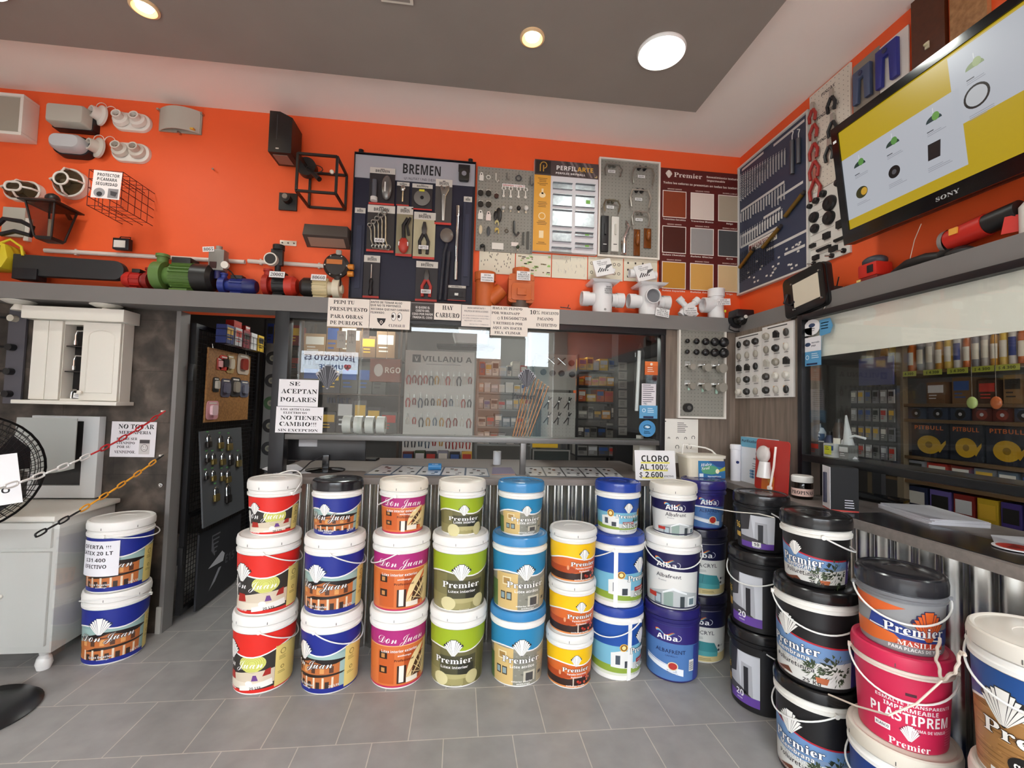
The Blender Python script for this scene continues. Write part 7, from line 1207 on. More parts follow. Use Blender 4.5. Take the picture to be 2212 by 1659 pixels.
# ---------------------------------------------------------------- bathroom furniture along the slate wall
CW = mat('e8e4da', .35); YC = 2.955
a, b = P(68, 800, 1, YC).x, P(261, 800, 1, YC).x; zt, zb = P(165, 694, 1, YC).z, P(165, 866, 1, YC).z; W_, H_ = b - a, zt - zb
t = E('bathroom_cabinet', 'white wall cabinet with crown, arched door and open niche of taps', 'cabinet', fr((a, YC, zb), (1, 0, 0), (0, 0, 1), (0, -1, 0))); D = -.09
f = lambda px: P(px, 800, 1, YC).x - a
mb = MB(); n0, n1 = f(133), f(177); mb.box((0, 0, D), (n0, H_, -.004), CW).box((n1, 0, D), (W_, H_, -.004), CW).box((n0, H_ - .02, D), (n1, H_, -.004), CW).box((n0, 0, D), (n1, .012, -.004), CW); mb.obj('carcass', t)
MB().box((n0, .012, D), (n1, H_ - .02, D + .006), mat('1d1b1b', .12)).obj('niche_back', t)
for k in (.36, .68): MB().box((n0, H_ * k, D), (n1, H_ * k + .006, -.02), mat('2a2827', .2)).obj('niche_shelf', t)
MB().box((f(103), .004, -.004), (n0 - .002, H_ - .004, .012), CW).obj('side_strip', t, bevel=.002); MB().box((.002, .004, -.004), (f(102), H_ - .004, .012), CW).obj('side_panel', t, bevel=.002)
mb = MB(); mb.box((n1 + .002, .004, -.004), (W_ - .004, H_ - .004, .014), CW); d = mb.obj('door', t, bevel=.002); x0, x1 = n1 + .035, W_ - .035; xm = (x0 + x1) / 2; r = (x1 - x0) / 2
MB().tube([(x0, .05, .014), (x1, .05, .014), (x1, H_ - .05 - r * .5, .014)] + [(xm + r * cos(q), H_ - .05 - r * .5 + r * .5 * sin(q), .014) for q in [pi * k / 10 for k in range(1, 10)]] + [(x0, H_ - .05 - r * .5, .014)], .004, CW, 6, True).obj('arched_moulding', d); MB().cyl((n1 + .02, .05, .014), (n1 + .02, .05, .028), .005, CW, 12).ball((n1 + .02, .05, .035), (.014, .014, .010), CW, 14).obj('knob', d)
MB().box((-.035, H_, D), (W_ + .03, H_ + .075, .05), CW).obj('crown', t, bevel=.004); MB().box((-.05, -.022, D), (W_ + .025, 0, .055), CW).obj('bottom_shelf', t, bevel=.003)
XC = t.matrix_world.copy()
for k, (y, lb) in enumerate(((H_ * .69 + .01, 'top'), (H_ * .37 + .01, 'middle'), (.014, 'bottom'))):
    q = E('tap', 'chrome tap on the ' + lb + ' level of the cabinet niche', 'tap', XC @ T((n0 + n1) / 2 - .03, y, -.05)); s = 1 if k < 2 else .6
    MB().tube([(0, 0, 0), (0, .06 * s, 0), (.01, .085 * s, .0), (.06 * s, .085 * s, .01), (.075 * s, .07 * s, .01), (.075 * s, .03 * s, .01)], .0065, CHROME, 10).obj('spout', q); MB().cyl((0, 0, 0), (0, .025, 0), .012, CHROME, 14).obj('base', q)
q = E('price_tag', 'small white tag lying in the bottom of the cabinet niche', 'tag', XC @ T((n0 + n1) / 2 + .02, .03, -.03)); MB().box((-.025, -.015, 0), (.025, .015, .001), PAPER).art(Art(.6).lines(-.018, .005, .03, 2, .008, '3a3a3a'), MX(), .001).obj('paper', q, X=RZ(-6), ang=0)
for px, py in ((204, 652), (14, 644)):
    q = E('ceiling_fixture', 'white lamp holder under the ledge ' + ('above the cabinet' if px > 100 else 'at the frame edge'), 'lamp holder', (P(px, py, 2, 1.985).x, 2.96, 1.985)); MB().lathe([(0, -.02), (.05, -.018), (.078, -.004), (.078, 0), (0, 0)], CW, 28).obj('base', q); MB().lathe([(.02, -.02), (.024, -.03), (.034, -.05), (.034, -.056), (0, -.056)], CW, 20).obj('socket', q)
t, w, h = hang('rail_board', 'narrow grey board with black towel rails at the frame edge', 'display board', (18, 665, 56, 872), 1, 3.046); slab(t, 'panel', w, h, .014, '55535a')
for k, y in enumerate((.38, .08, -.17, -.40)): MB().cyl((-.01, y * h, .014), (-.01, y * h, .05), .02, mat('1b1a1c' if k else 'cfc8b8', .4), 16).obj('rail_rose', t); MB().cyl((-.01, y * h, .04), (-.5, y * h + .015, .06), .006, mat('161517' if k < 3 else 'a8a4a0', .35, .3), 10).obj('towel_rail', t)
t, w, h = hang('bathroom_mirror', 'white framed mirror unit with a rounded grey glass, under the wall cabinet', 'mirror', (80, 898, 224, 1072), 1, 3.045); mb = MB()
for a, b in (((-w / 2, -h / 2), (w / 2, -h / 2 + .15 * h)), ((-w / 2, h / 2 - .03), (w / 2, h / 2)), ((-w / 2, -h * .35), (-w / 2 + .03, h / 2 - .03)), ((w / 2 - .085, -h * .35), (w / 2, h / 2 - .03))): mb.box((*a, 0), (*b, .05), mat('d4d6d6', .35))
mb.obj('frame', t); MB().box((-w / 2 + .03, -h * .35, .0), (w / 2 - .085, h / 2 - .03, .02), mat('2c2c2c', .4)).obj('recess', t)
pts = [(-w * .54, h * .48), (w * .32, h * .48), (w * .32, -h * .12)] + [(w * (.32 - .86 * k / 10), -h * (.12 + .06 * sin(pi * k / 10) + .04 * 0)) for k in range(1, 10)] + [(-w * .58, -h * .10)]
MB().prism(pts, .12, .126, mat('a9aca8', .25, .0)).obj('glass', t); MB().box((-w * .1, h * .2, .05), (w * .1, h * .3, .12), DGREY).obj('glass_holder', t)
t = E('vanity_unit', 'white vanity cupboard wrapped in clear film on bun feet', 'vanity', (-2.6, 2.66, 0)); VW, VD = .53, .385; VM = mat('dcdcd6', .4)
MB().box((0, 0, .10), (VW, VD, .79), VM).obj('carcass', t, bevel=.004); MB().box((-.02, -.07, .79), (VW + .028, VD, .818), mat('e6e2d8', .3)).obj('worktop', t, bevel=.008)
for k in range(2): d = MB().box((.02 + k * .25, -.016, .14), (.255 + k * .25, 0, .62), VM).obj('door', t, bevel=.003); MB().ball((.235 + k * .06, -.026, .4), .011, CW, 12).obj('knob', d)
d = MB().box((.02, -.016, .64), (.505, 0, .77), VM).obj('drawer', t, bevel=.003); MB().ball((.26, -.026, .70), .011, CW, 12).obj('knob', d)
for x in (.05, VW - .06):
    for y in (.04, VD - .05): MB().lathe([(0, 0), (.028, .002), (.036, .03), (.03, .06), (.02, .075), (.026, .10), (0, .10)], mat('e4e2de', .3), 20, T(x, y, 0)).obj('bun_foot', t)
fw_ = MB(); fm = glass(2.2, 'f6f6f6', 'wrapping_film', 1.5, .12)
rn = random.Random(3); gx = [(-.008 + (VW + .016) * i / 16, -.022) for i in range(17)] + [(VW + .008, -.022 + (VD + .02) * i / 12) for i in range(1, 13)]
vs = [(x + rn.uniform(-.003, .003), y + rn.uniform(-.003, .003), z) for z in [.08 + .66 * j / 9 for j in range(10)] for x, y in gx]; n = len(gx)
fw_.raw(vs, [(j * n + i, j * n + i + 1, (j + 1) * n + i + 1, (j + 1) * n + i) for j in range(9) for i in range(n - 1)], fm).obj('plastic_wrap', t, ang=80)
# price paper on the bucket and the pedestal fan
t = E('price_sign', 'white offer paper taped to the upper blue house bucket', 'sign', T(-1.885, 2.835, .376) @ RZ(-6)); A = Art(.7); A.rect(-.10, .10, .10, .285, 'eae8ec', 1); A.L = 2
for s_, y, k in (('OFERTA !!!', .245, .15), ('LATEX 20 LT', .212, .17), ('$31.400', .176, .11), ('EFECTIVO', .142, .12)): A.text(s_, -.012, y, .019, '1b1a1c', 'bold', k)
A.on_cyl('paper', t, lambda z: .150)
t = E('pedestal_fan', 'black pedestal fan at the frame edge with a round base', 'fan', (-2.10, 2.33, 0)); FB = mat('151416', .35)
MB().lathe([(0, 0), (.21, 0), (.216, .008), (.19, .03), (.06, .05), (0, .05)], FB, 40).obj('base', t); MB().tube([(0, 0, .05), (0, 0, .8), (-.1, .02, .92), (-.2, .05, 1.0)], .018, FB, 12).obj('pole', t)
HX = fr((-.12, 0, 1.07), (.55, .83, 0), (0, 0, 1), (.83, -.55, 0)); R_ = .27
mb = MB(); mb.cyl((0, 0, -.15), (0, 0, .0), .075, FB, 24); mb.obj('motor', t, X=HX)
mb = MB()
for k in range(4):
    a = k * pi / 2; mb.raw([(.05 * cos(a), .05 * sin(a), -.01), (.05 * cos(a + .5), .05 * sin(a + .5), .02), (.22 * cos(a + .9), .22 * sin(a + .9), .03), (.23 * cos(a + .45), .23 * sin(a + .45), .01), (.22 * cos(a), .22 * sin(a), -.02)], [(0, 1, 2, 3, 4)], mat('232226', .3))
mb.obj('blades', t, X=HX); mb = MB()
for sg in (-1, 1):
    for k in range(1, 13): r = R_ * k / 12; z = sg * (.075 * (1 - (k / 12) ** 2.2)); mb.tube([(r * cos(q), r * sin(q), z) for q in [2 * pi * i / 36 for i in range(36)]], .0018 if k < 12 else .006, FB, 5, True)
    for i in range(56): q = 2 * pi * i / 56; mb.tube([(R_ * k / 5 * cos(q + .25 * k / 5), R_ * k / 5 * sin(q + .25 * k / 5), sg * .075 * (1 - (k / 5) ** 2.2)) for k in range(1, 6)], .0016, FB, 4)
mb.obj('cage', t, X=HX)
A = Art(.7); A.text('EFECTIVO', -.03, -.075, .026, '1b1a1c', 'bold', .20); A.text('$ 9.800', -.06, .0, .034, '1b1a1c', 'bold', .15)
tag(MB().box((-.15, -.11, 0), (.15, .11, .0012), PAPER).art(Art(.7).text('EFECTIVO', .02, -.06, .024, '1b1a1c', 'bold', .19).rect(.05, .03, .075, .033, '1b1a1c'), MX(), .0012).obj('paper_sign', None, ang=0, X=fr(P(-62, 1046, 1, 2.2), (.92, .38, 0), (0, 0, 1), (.38, -.92, 0)) @ RZ(8)), 'white paper cut off at the frame edge, hung on the fan', 'sign')
def chain(label, p, q, cols, sag=.05, n=17):
    t = E('plastic_chain', label, 'chain', p); pts = []
    for i in range(n * 8 + 1): u = i / (n * 8); r = (q - p) * u; r.z -= sag * 4 * u * (1 - u); pts.append(r)
    for i in range(n):
        a, b = pts[i * 8], pts[i * 8 + 8]; d = (b - a); L_ = d.length * .68; d.normalize(); m = (a + b) / 2; s = V((0, 0, 1)).cross(d).normalized(); s2 = d.cross(s); s_ = s2 if i % 2 else s * .9 + s2 * .45
        mb = MB(); lk = []
        for k in range(16): an = 2 * pi * k / 16; lk.append(m + d * (L_ * .5 * (1 if cos(an) > 0 else -1) * min(1, abs(cos(an)) * 1.4) + .006 * cos(an)) + s_ * .0105 * sin(an))
        mb.tube(lk, .0042, mat(cols(i), .4), 6, True); mb.obj('chain_link', t)
    MB().cyl((0, .0, 0), (0, -.03, 0), .006, mat('d8d4cc', .4), 10).obj('wall_hook', t)
chain('red and white plastic chain hung from the slate wall to the fan', P(356, 888, 1, 3.02), P(-25, 1062, 1, 2.03), lambda i: 'c4242a' if i < 9 else 'ecebe8')
chain('yellow and black plastic chain below the red one', P(352, 983, 1, 3.02), P(75, 1158, 1, 2.30), lambda i: '1b1a1c' if i < 1 or i > 9 else 'e8a02a', .02, 14)
t, w, h = hang('wall_anchor', 'shiny metal anchor in the slate wall below the chains', 'anchor', (343, 1041, 355, 1054), 1, 3.049); MB().cyl((0, 0, 0), (0, 0, .012), .012, CHROME, 16).obj('plate', t); MB().ball((0, 0, .016), .008, CHROME, 12).obj('eye', t)

# ---------------------------------------------------------------- store room behind the wide window
rn = random.Random(11)
def carton(label, X, w, h, d, col, pr=0, name='carton', cat='box', group=None):
    t = E(name, label, cat, X, group); MB().box((-w / 2, 0, -d), (w / 2, h, 0), mat(col, .5)).obj('box', t)
    A = Art(.5); k = rn.random(); c2 = rn.choice(['e6e0d4', '2a2826', 'c83a2c', 'e0b23a', '3a5a9a', 'd8d8d8'])
    if c2 == col: c2 = '2a2826'
    A.rect(-w * .42, h * .5, w * .42, h * .86, c2, 1); A.lines(-w * .36, h * .36, w * .6, 2, h * .14, c2)
    MB().art(A, MX(), .0006).obj('print', t, ang=0)
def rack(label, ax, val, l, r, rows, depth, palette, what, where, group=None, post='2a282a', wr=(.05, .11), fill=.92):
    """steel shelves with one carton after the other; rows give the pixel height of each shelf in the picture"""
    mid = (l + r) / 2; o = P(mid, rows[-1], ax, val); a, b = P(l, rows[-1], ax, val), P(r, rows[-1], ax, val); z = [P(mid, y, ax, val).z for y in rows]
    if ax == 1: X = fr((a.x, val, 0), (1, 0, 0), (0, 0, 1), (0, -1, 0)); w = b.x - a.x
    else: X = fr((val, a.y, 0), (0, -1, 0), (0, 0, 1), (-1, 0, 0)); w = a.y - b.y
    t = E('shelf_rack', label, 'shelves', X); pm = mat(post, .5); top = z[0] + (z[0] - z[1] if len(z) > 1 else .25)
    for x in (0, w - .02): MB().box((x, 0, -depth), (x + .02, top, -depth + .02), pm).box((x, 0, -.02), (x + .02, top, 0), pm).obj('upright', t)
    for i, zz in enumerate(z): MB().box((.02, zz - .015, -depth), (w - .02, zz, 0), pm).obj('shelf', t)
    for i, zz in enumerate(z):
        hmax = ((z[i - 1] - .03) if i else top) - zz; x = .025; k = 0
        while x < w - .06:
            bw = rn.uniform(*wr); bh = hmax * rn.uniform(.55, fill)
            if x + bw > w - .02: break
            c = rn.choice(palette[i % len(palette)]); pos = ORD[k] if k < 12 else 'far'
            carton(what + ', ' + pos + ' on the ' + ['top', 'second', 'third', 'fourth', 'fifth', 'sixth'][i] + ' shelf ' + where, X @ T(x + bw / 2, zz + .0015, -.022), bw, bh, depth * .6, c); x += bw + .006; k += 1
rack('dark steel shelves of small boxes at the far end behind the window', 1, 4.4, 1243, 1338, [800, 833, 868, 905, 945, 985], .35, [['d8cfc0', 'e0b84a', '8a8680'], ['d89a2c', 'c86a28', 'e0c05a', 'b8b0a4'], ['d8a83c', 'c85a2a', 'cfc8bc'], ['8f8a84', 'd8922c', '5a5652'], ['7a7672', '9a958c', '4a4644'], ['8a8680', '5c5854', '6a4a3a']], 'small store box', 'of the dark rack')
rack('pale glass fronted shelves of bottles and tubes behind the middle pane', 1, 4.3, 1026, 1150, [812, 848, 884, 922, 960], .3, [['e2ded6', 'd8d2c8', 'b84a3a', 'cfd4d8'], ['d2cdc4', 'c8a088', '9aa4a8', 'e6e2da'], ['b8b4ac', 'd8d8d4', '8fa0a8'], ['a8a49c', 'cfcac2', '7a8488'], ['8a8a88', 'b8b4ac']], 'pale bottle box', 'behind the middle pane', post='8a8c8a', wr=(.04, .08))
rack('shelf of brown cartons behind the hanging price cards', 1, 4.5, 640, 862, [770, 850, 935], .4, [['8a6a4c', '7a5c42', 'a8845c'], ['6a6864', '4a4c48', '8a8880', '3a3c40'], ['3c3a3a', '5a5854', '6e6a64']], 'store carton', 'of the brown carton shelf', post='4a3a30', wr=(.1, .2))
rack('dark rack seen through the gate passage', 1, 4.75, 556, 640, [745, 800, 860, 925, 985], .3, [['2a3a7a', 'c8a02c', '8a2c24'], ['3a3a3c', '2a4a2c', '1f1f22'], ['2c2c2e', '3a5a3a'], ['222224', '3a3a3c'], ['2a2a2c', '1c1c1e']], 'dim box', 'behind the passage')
# white pliers board
o, w, h = board('tool_board', 'white brand board of hanging pliers behind the left pane', 'tool board', (872, 759, 1022, 1016), 1, 4.0, 'd2d2cc', .014)
A = Art(.5); A.rect(-.40 * w, .40 * h, -.28 * w, .465 * h, '3a3a3c'); A.text('V', -.34 * w, .412 * h, .035 * h, 'd8d8d4', 'bold', l=2); A.text('VILLANU A', .10 * w, .41 * h, .045 * h, '3a3a3c', 'bold', .72 * w); A.lines(-.2 * w, .385 * h, .55 * w, 1, .01, '5a5a5c'); slab(o, 'lettering', .001, .001, .0005, 'd2d2cc', 0, 0, .014, A); XB = o.matrix_world.copy()
for r_i, (y, n) in enumerate(((.29, 12), (.10, 11), (-.06, 10), (-.24, 10), (-.40, 9))):
    for i in range(n):
        c = rn.choice(['a8322a', '2a2a2c', '3a3c40', '8a2c26', 'b8862c', '4a5a6a', 'd8d2c8']); s = rn.uniform(.75, 1.15)
        t = E('hand_tool', rn.choice(['hand tool', 'pair of pliers']) + ' hanging ' + ORD[i] + ' along the ' + ['top', 'second', 'third', 'fourth', 'lowest'][r_i] + ' row of the white tool board', 'hand tool', XB @ T((-.44 + .88 * i / (n - 1)) * w, y * h, .02)); m = mat(c, .45)
        MB().prism([(-.008, 0), (.008, 0), (.005, .04 * s), (-.005, .04 * s)], 0, .01, mat('8a8884', .3, .7)).obj('jaws', t); mb = MB()
        for q in (-1, 1): mb.tube([(q * .004, 0, .005), (q * .016 * s, -.03 * s, .006), (q * .011 * s, -.075 * s, .006)], .0055, m, 6)
        mb.obj('handles', t)
t = E('store_bench', 'grey bench along the store behind the tool board', 'bench', (0, 0, 0)); MB().box((-1.0, 3.82, .88), (.62, 4.2, .91), mat('4a4846', .5)).obj('bench_top', t)
for x in (-.9, .5): MB().box((x, 3.86, 0), (x + .05, 4.16, .88), DGREY).obj('leg', t)
for i, (px, c) in enumerate(((880, '6a2c1c'), (906, '3a4a2a'), (930, '2c2a2a'), (956, '8a8a98'), (982, '2a2422'), (1008, 'd8a83a'))): carton(['brown box with an orange star', 'dark green box', 'black box', 'pale grey box', 'black box with red print', 'yellow box'][i] + ' on the bench below the tool board', fr((P(px, 1000, 1, 3.9).x, 3.9, .9115), (1, 0, 0), (0, 0, 1), (0, -1, 0)), .085, rn.uniform(.10, .14), .08, c)
sign('yellow_sign', 'yellow hose clamp sign under the window rail', (1150, 950, 1205, 967), 1, 3.7, [('ABRAZADERA', 0, .0, .4, 'bold', .8)], 'd8b22c', curl=0)
t, w, h = hang('parts_case', 'dark glass fronted parts case below the yellow sign', 'case', (1148, 970, 1228, 1004), 1, 3.80); slab(t, 'case', w, h, .05, '23302c'); mb = MB()
for a, b in (((-w / 2, h / 2 - .012), (w / 2, h / 2)), ((-w / 2, -h / 2), (w / 2, -h / 2 + .012)), ((-w / 2, -h / 2 + .012), (-w / 2 + .012, h / 2 - .012)), ((w / 2 - .012, -h / 2 + .012), (w / 2, h / 2 - .012))): mb.box((*a, .05), (*b, .056), mat('8a8c88', .4))
mb.obj('frame', t); MB().box((-w * .45, -.6, -.02), (w * .45, -h / 2, .04), DGREY).obj('stand', t)
o, w, h = board('fitting_board', 'pale rounded board with chrome crosses and black knobs behind the glass', 'display board', (1156, 766, 1244, 842), 1, 3.9, 'a8a8a0', .012); MB().box((-.16, -2.2, -.03), (-.12, 0, -.001), DGREY).obj('stand', o); XB = o.matrix_world.copy() @ T(0, 0, -.0006)
for i, (x, y, k) in enumerate(((-.15, .32, 0), (.12, .3, 0), (.36, .26, 1), (-.32, -.02, 1), (-.1, -.04, 1), (.12, -.04, 1), (.38, -.06, 1))):
    t = E('valve_handle', ('chrome cross' if k == 0 else 'black round') + ' valve handle, ' + ORD[i] + ' on the pale rounded board', 'valve handle', XB @ T(x * w, y * h, .012)); MB().cyl((0, 0, 0), (0, 0, .02), .012, STEEL, 12).obj('stem', t); mb = MB()
    if k == 0: mb.cyl((-.035, -.03, .024), (.035, .03, .024), .006, CHROME, 8).cyl((-.035, .03, .024), (.035, -.03, .024), .006, CHROME, 8)
    else: mb.cyl((0, 0, .02), (0, 0, .04), .026, BLACK, 14)
    mb.obj('grip', t)
o, w, h = board('pegboard', 'white pegboard of pincers behind the copper rods', 'pegboard', (1158, 848, 1242, 944), 1, 3.97, 'b4b2ac', .012, None, holes=(.03, '6a6864')); MB().box((.06, -1.9, -.035), (.1, 0, -.001), DGREY).obj('stand', o); XB = o.matrix_world.copy()
for i in range(6):
    t = E('pincer', 'steel pincer, ' + ORD[i] + ' on the pegboard behind the copper rods', 'pliers', XB @ T((-.2 + (i % 3) * .26) * w, (.3 - (i // 3) * .34) * h, .018) @ RZ(-20)); mb = MB()
    for q in (-1, 1): mb.tube([(q * .012, .04, .004), (0, 0, .005), (-q * .02, -.07, .006)], .005, mat('55565a', .4, .5), 6)
    mb.obj('handles', t); MB().cyl((0, 0, 0), (0, 0, .012), .008, STEEL, 10).obj('pivot', t)
for i in range(7):
    t = E('copper_rod', 'copper coloured rod leaning on the glass, ' + ORD[i] + ' of the bundle', 'rod', (P(1108 + i * 6, 945, 1, 2.99).x, 2.99 + .002 * i, 1.24), 'copper rods leaning on the window'); q = P(1142 + i * 7, 806 + i * 5, 1, 2.97 + .002 * i) - t.location; MB().cyl((0, 0, 0), q, .006, mat('b87a4a', .2, .9), 12).obj('rod', t); MB().cyl(q, q * 1.015, .009, mat('e0b48a', .3), 10).obj('end_cap', t)
MB_s = E('window_shelf', 'narrow ledge shelf along the inside of the window rail', 'shelf', (0, 0, 0)); MB().box((-1.04, 2.945, 1.222), (1.32, 3.06, 1.238), mat('8a8c8a', .3)).obj('board', MB_s)
for i in range(4):
    t = E('tape_roll', 'wrapped white roll, ' + ORD[i] + ' in the row standing on the rail shelf', 'roll', (P(752 + i * 24, 915, 1, 3.0).x, 3.0, 1.238), 'rolls on the rail shelf'); MB().pipe((-.026, 0, .058), (.026, 0, .058), .058, mat('c4c4c0', .3), 26, .4).obj('roll', t); MB().pipe((-.027, 0, .058), (.027, 0, .058), .024, mat('8a7a60', .6), 18, .85).obj('core', t)
for i, (l, t_, r, b) in enumerate(((728, 715, 747, 752), (749, 713, 769, 760), (770, 700, 782, 715), (784, 705, 798, 730))): sign('price_card', 'hanging white price card, ' + ORD[i] + ' beneath the paper notices', (l, t_, r, b), 1, 3.3, [('30%', 0, .2, .12, None, .5, '5a5a58'), ('x 12', 0, -.1, .1, None, .4, '5a5a58')], 'c9c5bc', curl=0, cat='card')
for q in [x for x in COL.objects if x.name.startswith('price_card') and x.get('label', '').startswith('hanging white')]: k = 2.42 - q.matrix_world.translation.z; MB().cyl((0, 0, -.0), (0, k, 0), .0015, STEEL, 6).obj('string', q)
t, w, h = hang('plastic_basin', 'white plastic basins stacked on the shelf top behind the glass', 'basin', (978, 705, 1062, 745), 1, 4.0); loft(MB(), [(rr(w * .85, .22, .03), 0), (rr(w, .26, .04), h * .5)], mat('cfcfcc', .4), T(0, -h * .5, 0) @ RX(-90)).obj('lower_basin', t); loft(MB(), [(rr(w * .6, .18, .03), 0), (rr(w * .72, .2, .04), h * .35)], mat('d8d8d4', .4), T(0, 0.0, 0) @ RX(-90)).obj('upper_basin', t); MB().box((-w * .9, -h * .62, -.28), (w * .6, -h * .5, .0), DGREY).obj('support_shelf', t)
for i in range(8):
    t, w, h = hang('card_strip', 'small white card, ' + ORD[i] + ' down the strip beside the dark panel', 'card', (1336, 783 + i * 20, 1354, 800 + i * 20), 1, 4.3); slab(t, 'card', w, h, .004, 'b8b4ae'); MB().art(Art(.6).lines(-w * .35, h * .2, w * .6, 3, h * .2, '6a6864'), MX(), .0045).obj('print', t, ang=0)
pa, pb = P(1333, 900, 1, 4.31).x, P(1404, 900, 1, 4.31).x; struct(MB().box((pa, 4.306, 0), (pb, 4.5, 2.42), mat('3c3b3c', .5)).obj('wall_pillar'))
t, w, h = hang('reflected_sign_box', 'orange brown box standing in for signage reflected in the left pane', 'box', (804, 778, 868, 826), 1, 3.75); slab(t, 'box', w, h, .1, '8a4a2c'); MB().cyl((0, 0, .05), (0, 2.42 - t.location.z, .05), .002, STEEL, 6).obj('string', t); MB().art(Art(.5).oval(-.05, 0, .035, .05, 'd8d2c8').text('RGO', .06, -.02, .045, 'e8d8c8', 'bold', .12), MX(), .101).obj('print', t, ang=0)  # solid box put in for a reflection of orange signage

# ---------------------------------------------------------------- store behind the side window
struct(MB().box((1.885, YW2, 1.748), (1.889, 2.262, 1.955), mat('fff8ee', .4)).obj('window_blind', w2))
PAL = [['c8922c', 'e0c05a', 'd8d8d0', 'c86a28', '8a8c90', 'b8b4ac'], ['6a4a2c', '7a5a38', '4a3424', '8a6a44'], ['2c3444', '232a36', '3a2420'], ['23272e', '2a2e36', '1e2026']]
o = E('shelf_rack', 'long brown shelves of tool boxes behind the side window', 'shelves', (0, 0, 0)); SR = mat('6a5238', .5); X_ = 2.62
sx_ = lambda px, py=880: P(px, py, 0, X_).y
y0, y1 = sx_(1880), sx_(2300); zz = [P(2060, yy, 0, X_).z for yy in (795, 872, 908, 995, 1052, 1150)]
for z in zz: MB().box((X_, y1, z - .018), (X_ + .36, y0, z), SR).obj('shelf', o)
for px in (1880, 1945, 2300): y = sx_(px); MB().box((X_ - .005, y - .02, 0), (X_ + .03, y + .02, 2.1), mat('7a6a54', .5)).obj('upright', o)
XS = lambda px, z: fr((X_ + .034, sx_(px), z + .0015), (0, -1, 0), (0, 0, 1), (-1, 0, 0))
def wpx(a, b): return sx_(a) - sx_(b)
for i in range(17):
    c = PAL[0][i % 6]; px = 1892 + i * 19.5; t = E('spray_can', ['yellow', 'cream', 'white', 'orange', 'grey', 'pale'][i % 6] + ' spray can, ' + (ORD[i] if i < 12 else ORD[i - 12] + ' past twelve') + ' along the top shelf behind the side window', 'spray can', (X_ + .07, sx_(px), zz[0] + .0015)); hh = .19 + .02 * (i % 3); r_ = min(.034, abs(wpx(px, px + 19)) * .46)
    MB().lathe([(0, 0), (r_ - .001, 0), (r_, .006), (r_, hh * .75), (r_ * .66, hh * .86), (0, hh * .86)], mat(c, .3), 18).obj('can', t); MB().lathe([(r_ * .72, hh * .84), (r_ * .72, hh), (0, hh)], mat('e6e2da' if i % 2 else '2a2a2c', .4), 14).obj('cap', t); A = Art(.4); A.rect(-.02, hh * .2, .02, hh * .6, 'e8e2d0' if c != 'd8d8d0' else '3a4a8a'); r = A.on_cyl('can_label', t, lambda z: r_ + .0002); r.rotation_euler = (0, 0, -pi / 2)
for i in range(6): t = E('price_card', 'yellow green price strip, ' + ORD[i] + ' under the spray cans', 'card', XS(1908 + i * 54, zz[0] - .03) @ T(0, 0, .0345)); MB().box((-.05, -.002, 0), (.05, .028, .002), mat('b8c04a', .5)).art(Art(.5).text('$ 4.300', 0, .006, .014, '2a3a1c', 'bold', .07), MX(), .002).obj('card', t, ang=0)
for i in range(5): carton('brown carton, ' + ORD[i] + ' on the second shelf behind the side window', XS(2010 + i * 55, zz[1]), wpx(2010 + i * 55, 2056 + i * 55) * .9, .12 + .02 * (i % 2), .2, PAL[1][i % 4])
for i, px in enumerate((1968, 2014, 2062, 2108, 2152, 2198)):
    t = E('disc_box', ('dark blue' if i not in (3, 4) else 'dark red') + ' grinding disc box, ' + ORD[i] + ' on the third shelf behind the side window', 'box', XS(px, zz[2])); w = wpx(px - 21, px + 21); MB().box((-w / 2, 0, -.2), (w / 2, .066, 0), mat('323c50' if i not in (3, 4) else '5a2a22', .4)).obj('box', t); A = Art(.4); A.oval(0, .032, .026, .026, '151618' if i not in (3, 4) else '8a3a2c', 1); A.oval(0, .032, .009, .009, 'cfcfd2', 2); A.lines(-.02, .06, .05, 1, .005, '8a8c98'); MB().art(A, MX(), .0006).obj('print', t, ang=0)
for i, (pa_, pb_) in enumerate(((1956, 2032), (2038, 2108), (2114, 2206), (2212, 2290))):
    t = E('tape_box', 'dark box printed with a yellow reel, ' + ORD[i] + ' on the fourth shelf behind the side window', 'box', XS((pa_ + pb_) / 2, zz[3])); w = wpx(pa_, pb_); MB().box((-w / 2, 0, -.25), (w / 2, .19, 0), mat('2a2e38', .4)).obj('box', t); A = Art(.4); A.oval(0, .07, w * .33, .052, 'c49a2c', 1); A.oval(0, .07, w * .1, .018, '8a6a1c', 2); A.poly([(w * .2, .05), (w * .46, .10), (w * .46, .08), (w * .3, .03)], 'c49a2c', 2); A.text('PITBULL', 0, .155, .022, 'd8703a', 'bold', w * .8, l=2); MB().art(A, MX(), .0006).obj('print', t, ang=0)
for i in range(6): carton(['grey', 'red', 'dark red', 'silver', 'grey blue', 'black'][i] + ' blister box on the low shelf behind the side window rail', XS(1960 + i * 50, zz[4]), wpx(1938 + i * 50, 1980 + i * 50), .11, .2, ['9a9aa0', 'b83226', '7a2c22', '7a7c82', '5a6a7a', '2a2a2c'][i])
for i in range(6): carton(['navy', 'violet striped', 'red', 'yellow', 'purple', 'black'][i] + ' pack on the lowest shelf seen under the side window rail', XS(1965 + i * 50, zz[5]), wpx(1944 + i * 50, 1986 + i * 50), .2, .2, ['2a3048', '6a5a9a', '8a2c24', 'c8a22c', '4a3a7a', '1f1f22'][i])
for i, (px, c) in enumerate(((2100, 'b8c87a'), (2152, 'c86a3a'))): t = E('hanging_bulb', ('greenish' if i == 0 else 'orange') + ' round badge lamp hanging inside the side window', 'lamp', P(px, 870, 0, 2.3)); MB().ball((0, 0, 0), (.012, .022, .028), mat(c, .2), 14).obj('bulb', t); MB().cyl((0, 0, .028), (0, .0, 2.42 - t.location.z), .0012, STEEL, 6).obj('string', t)
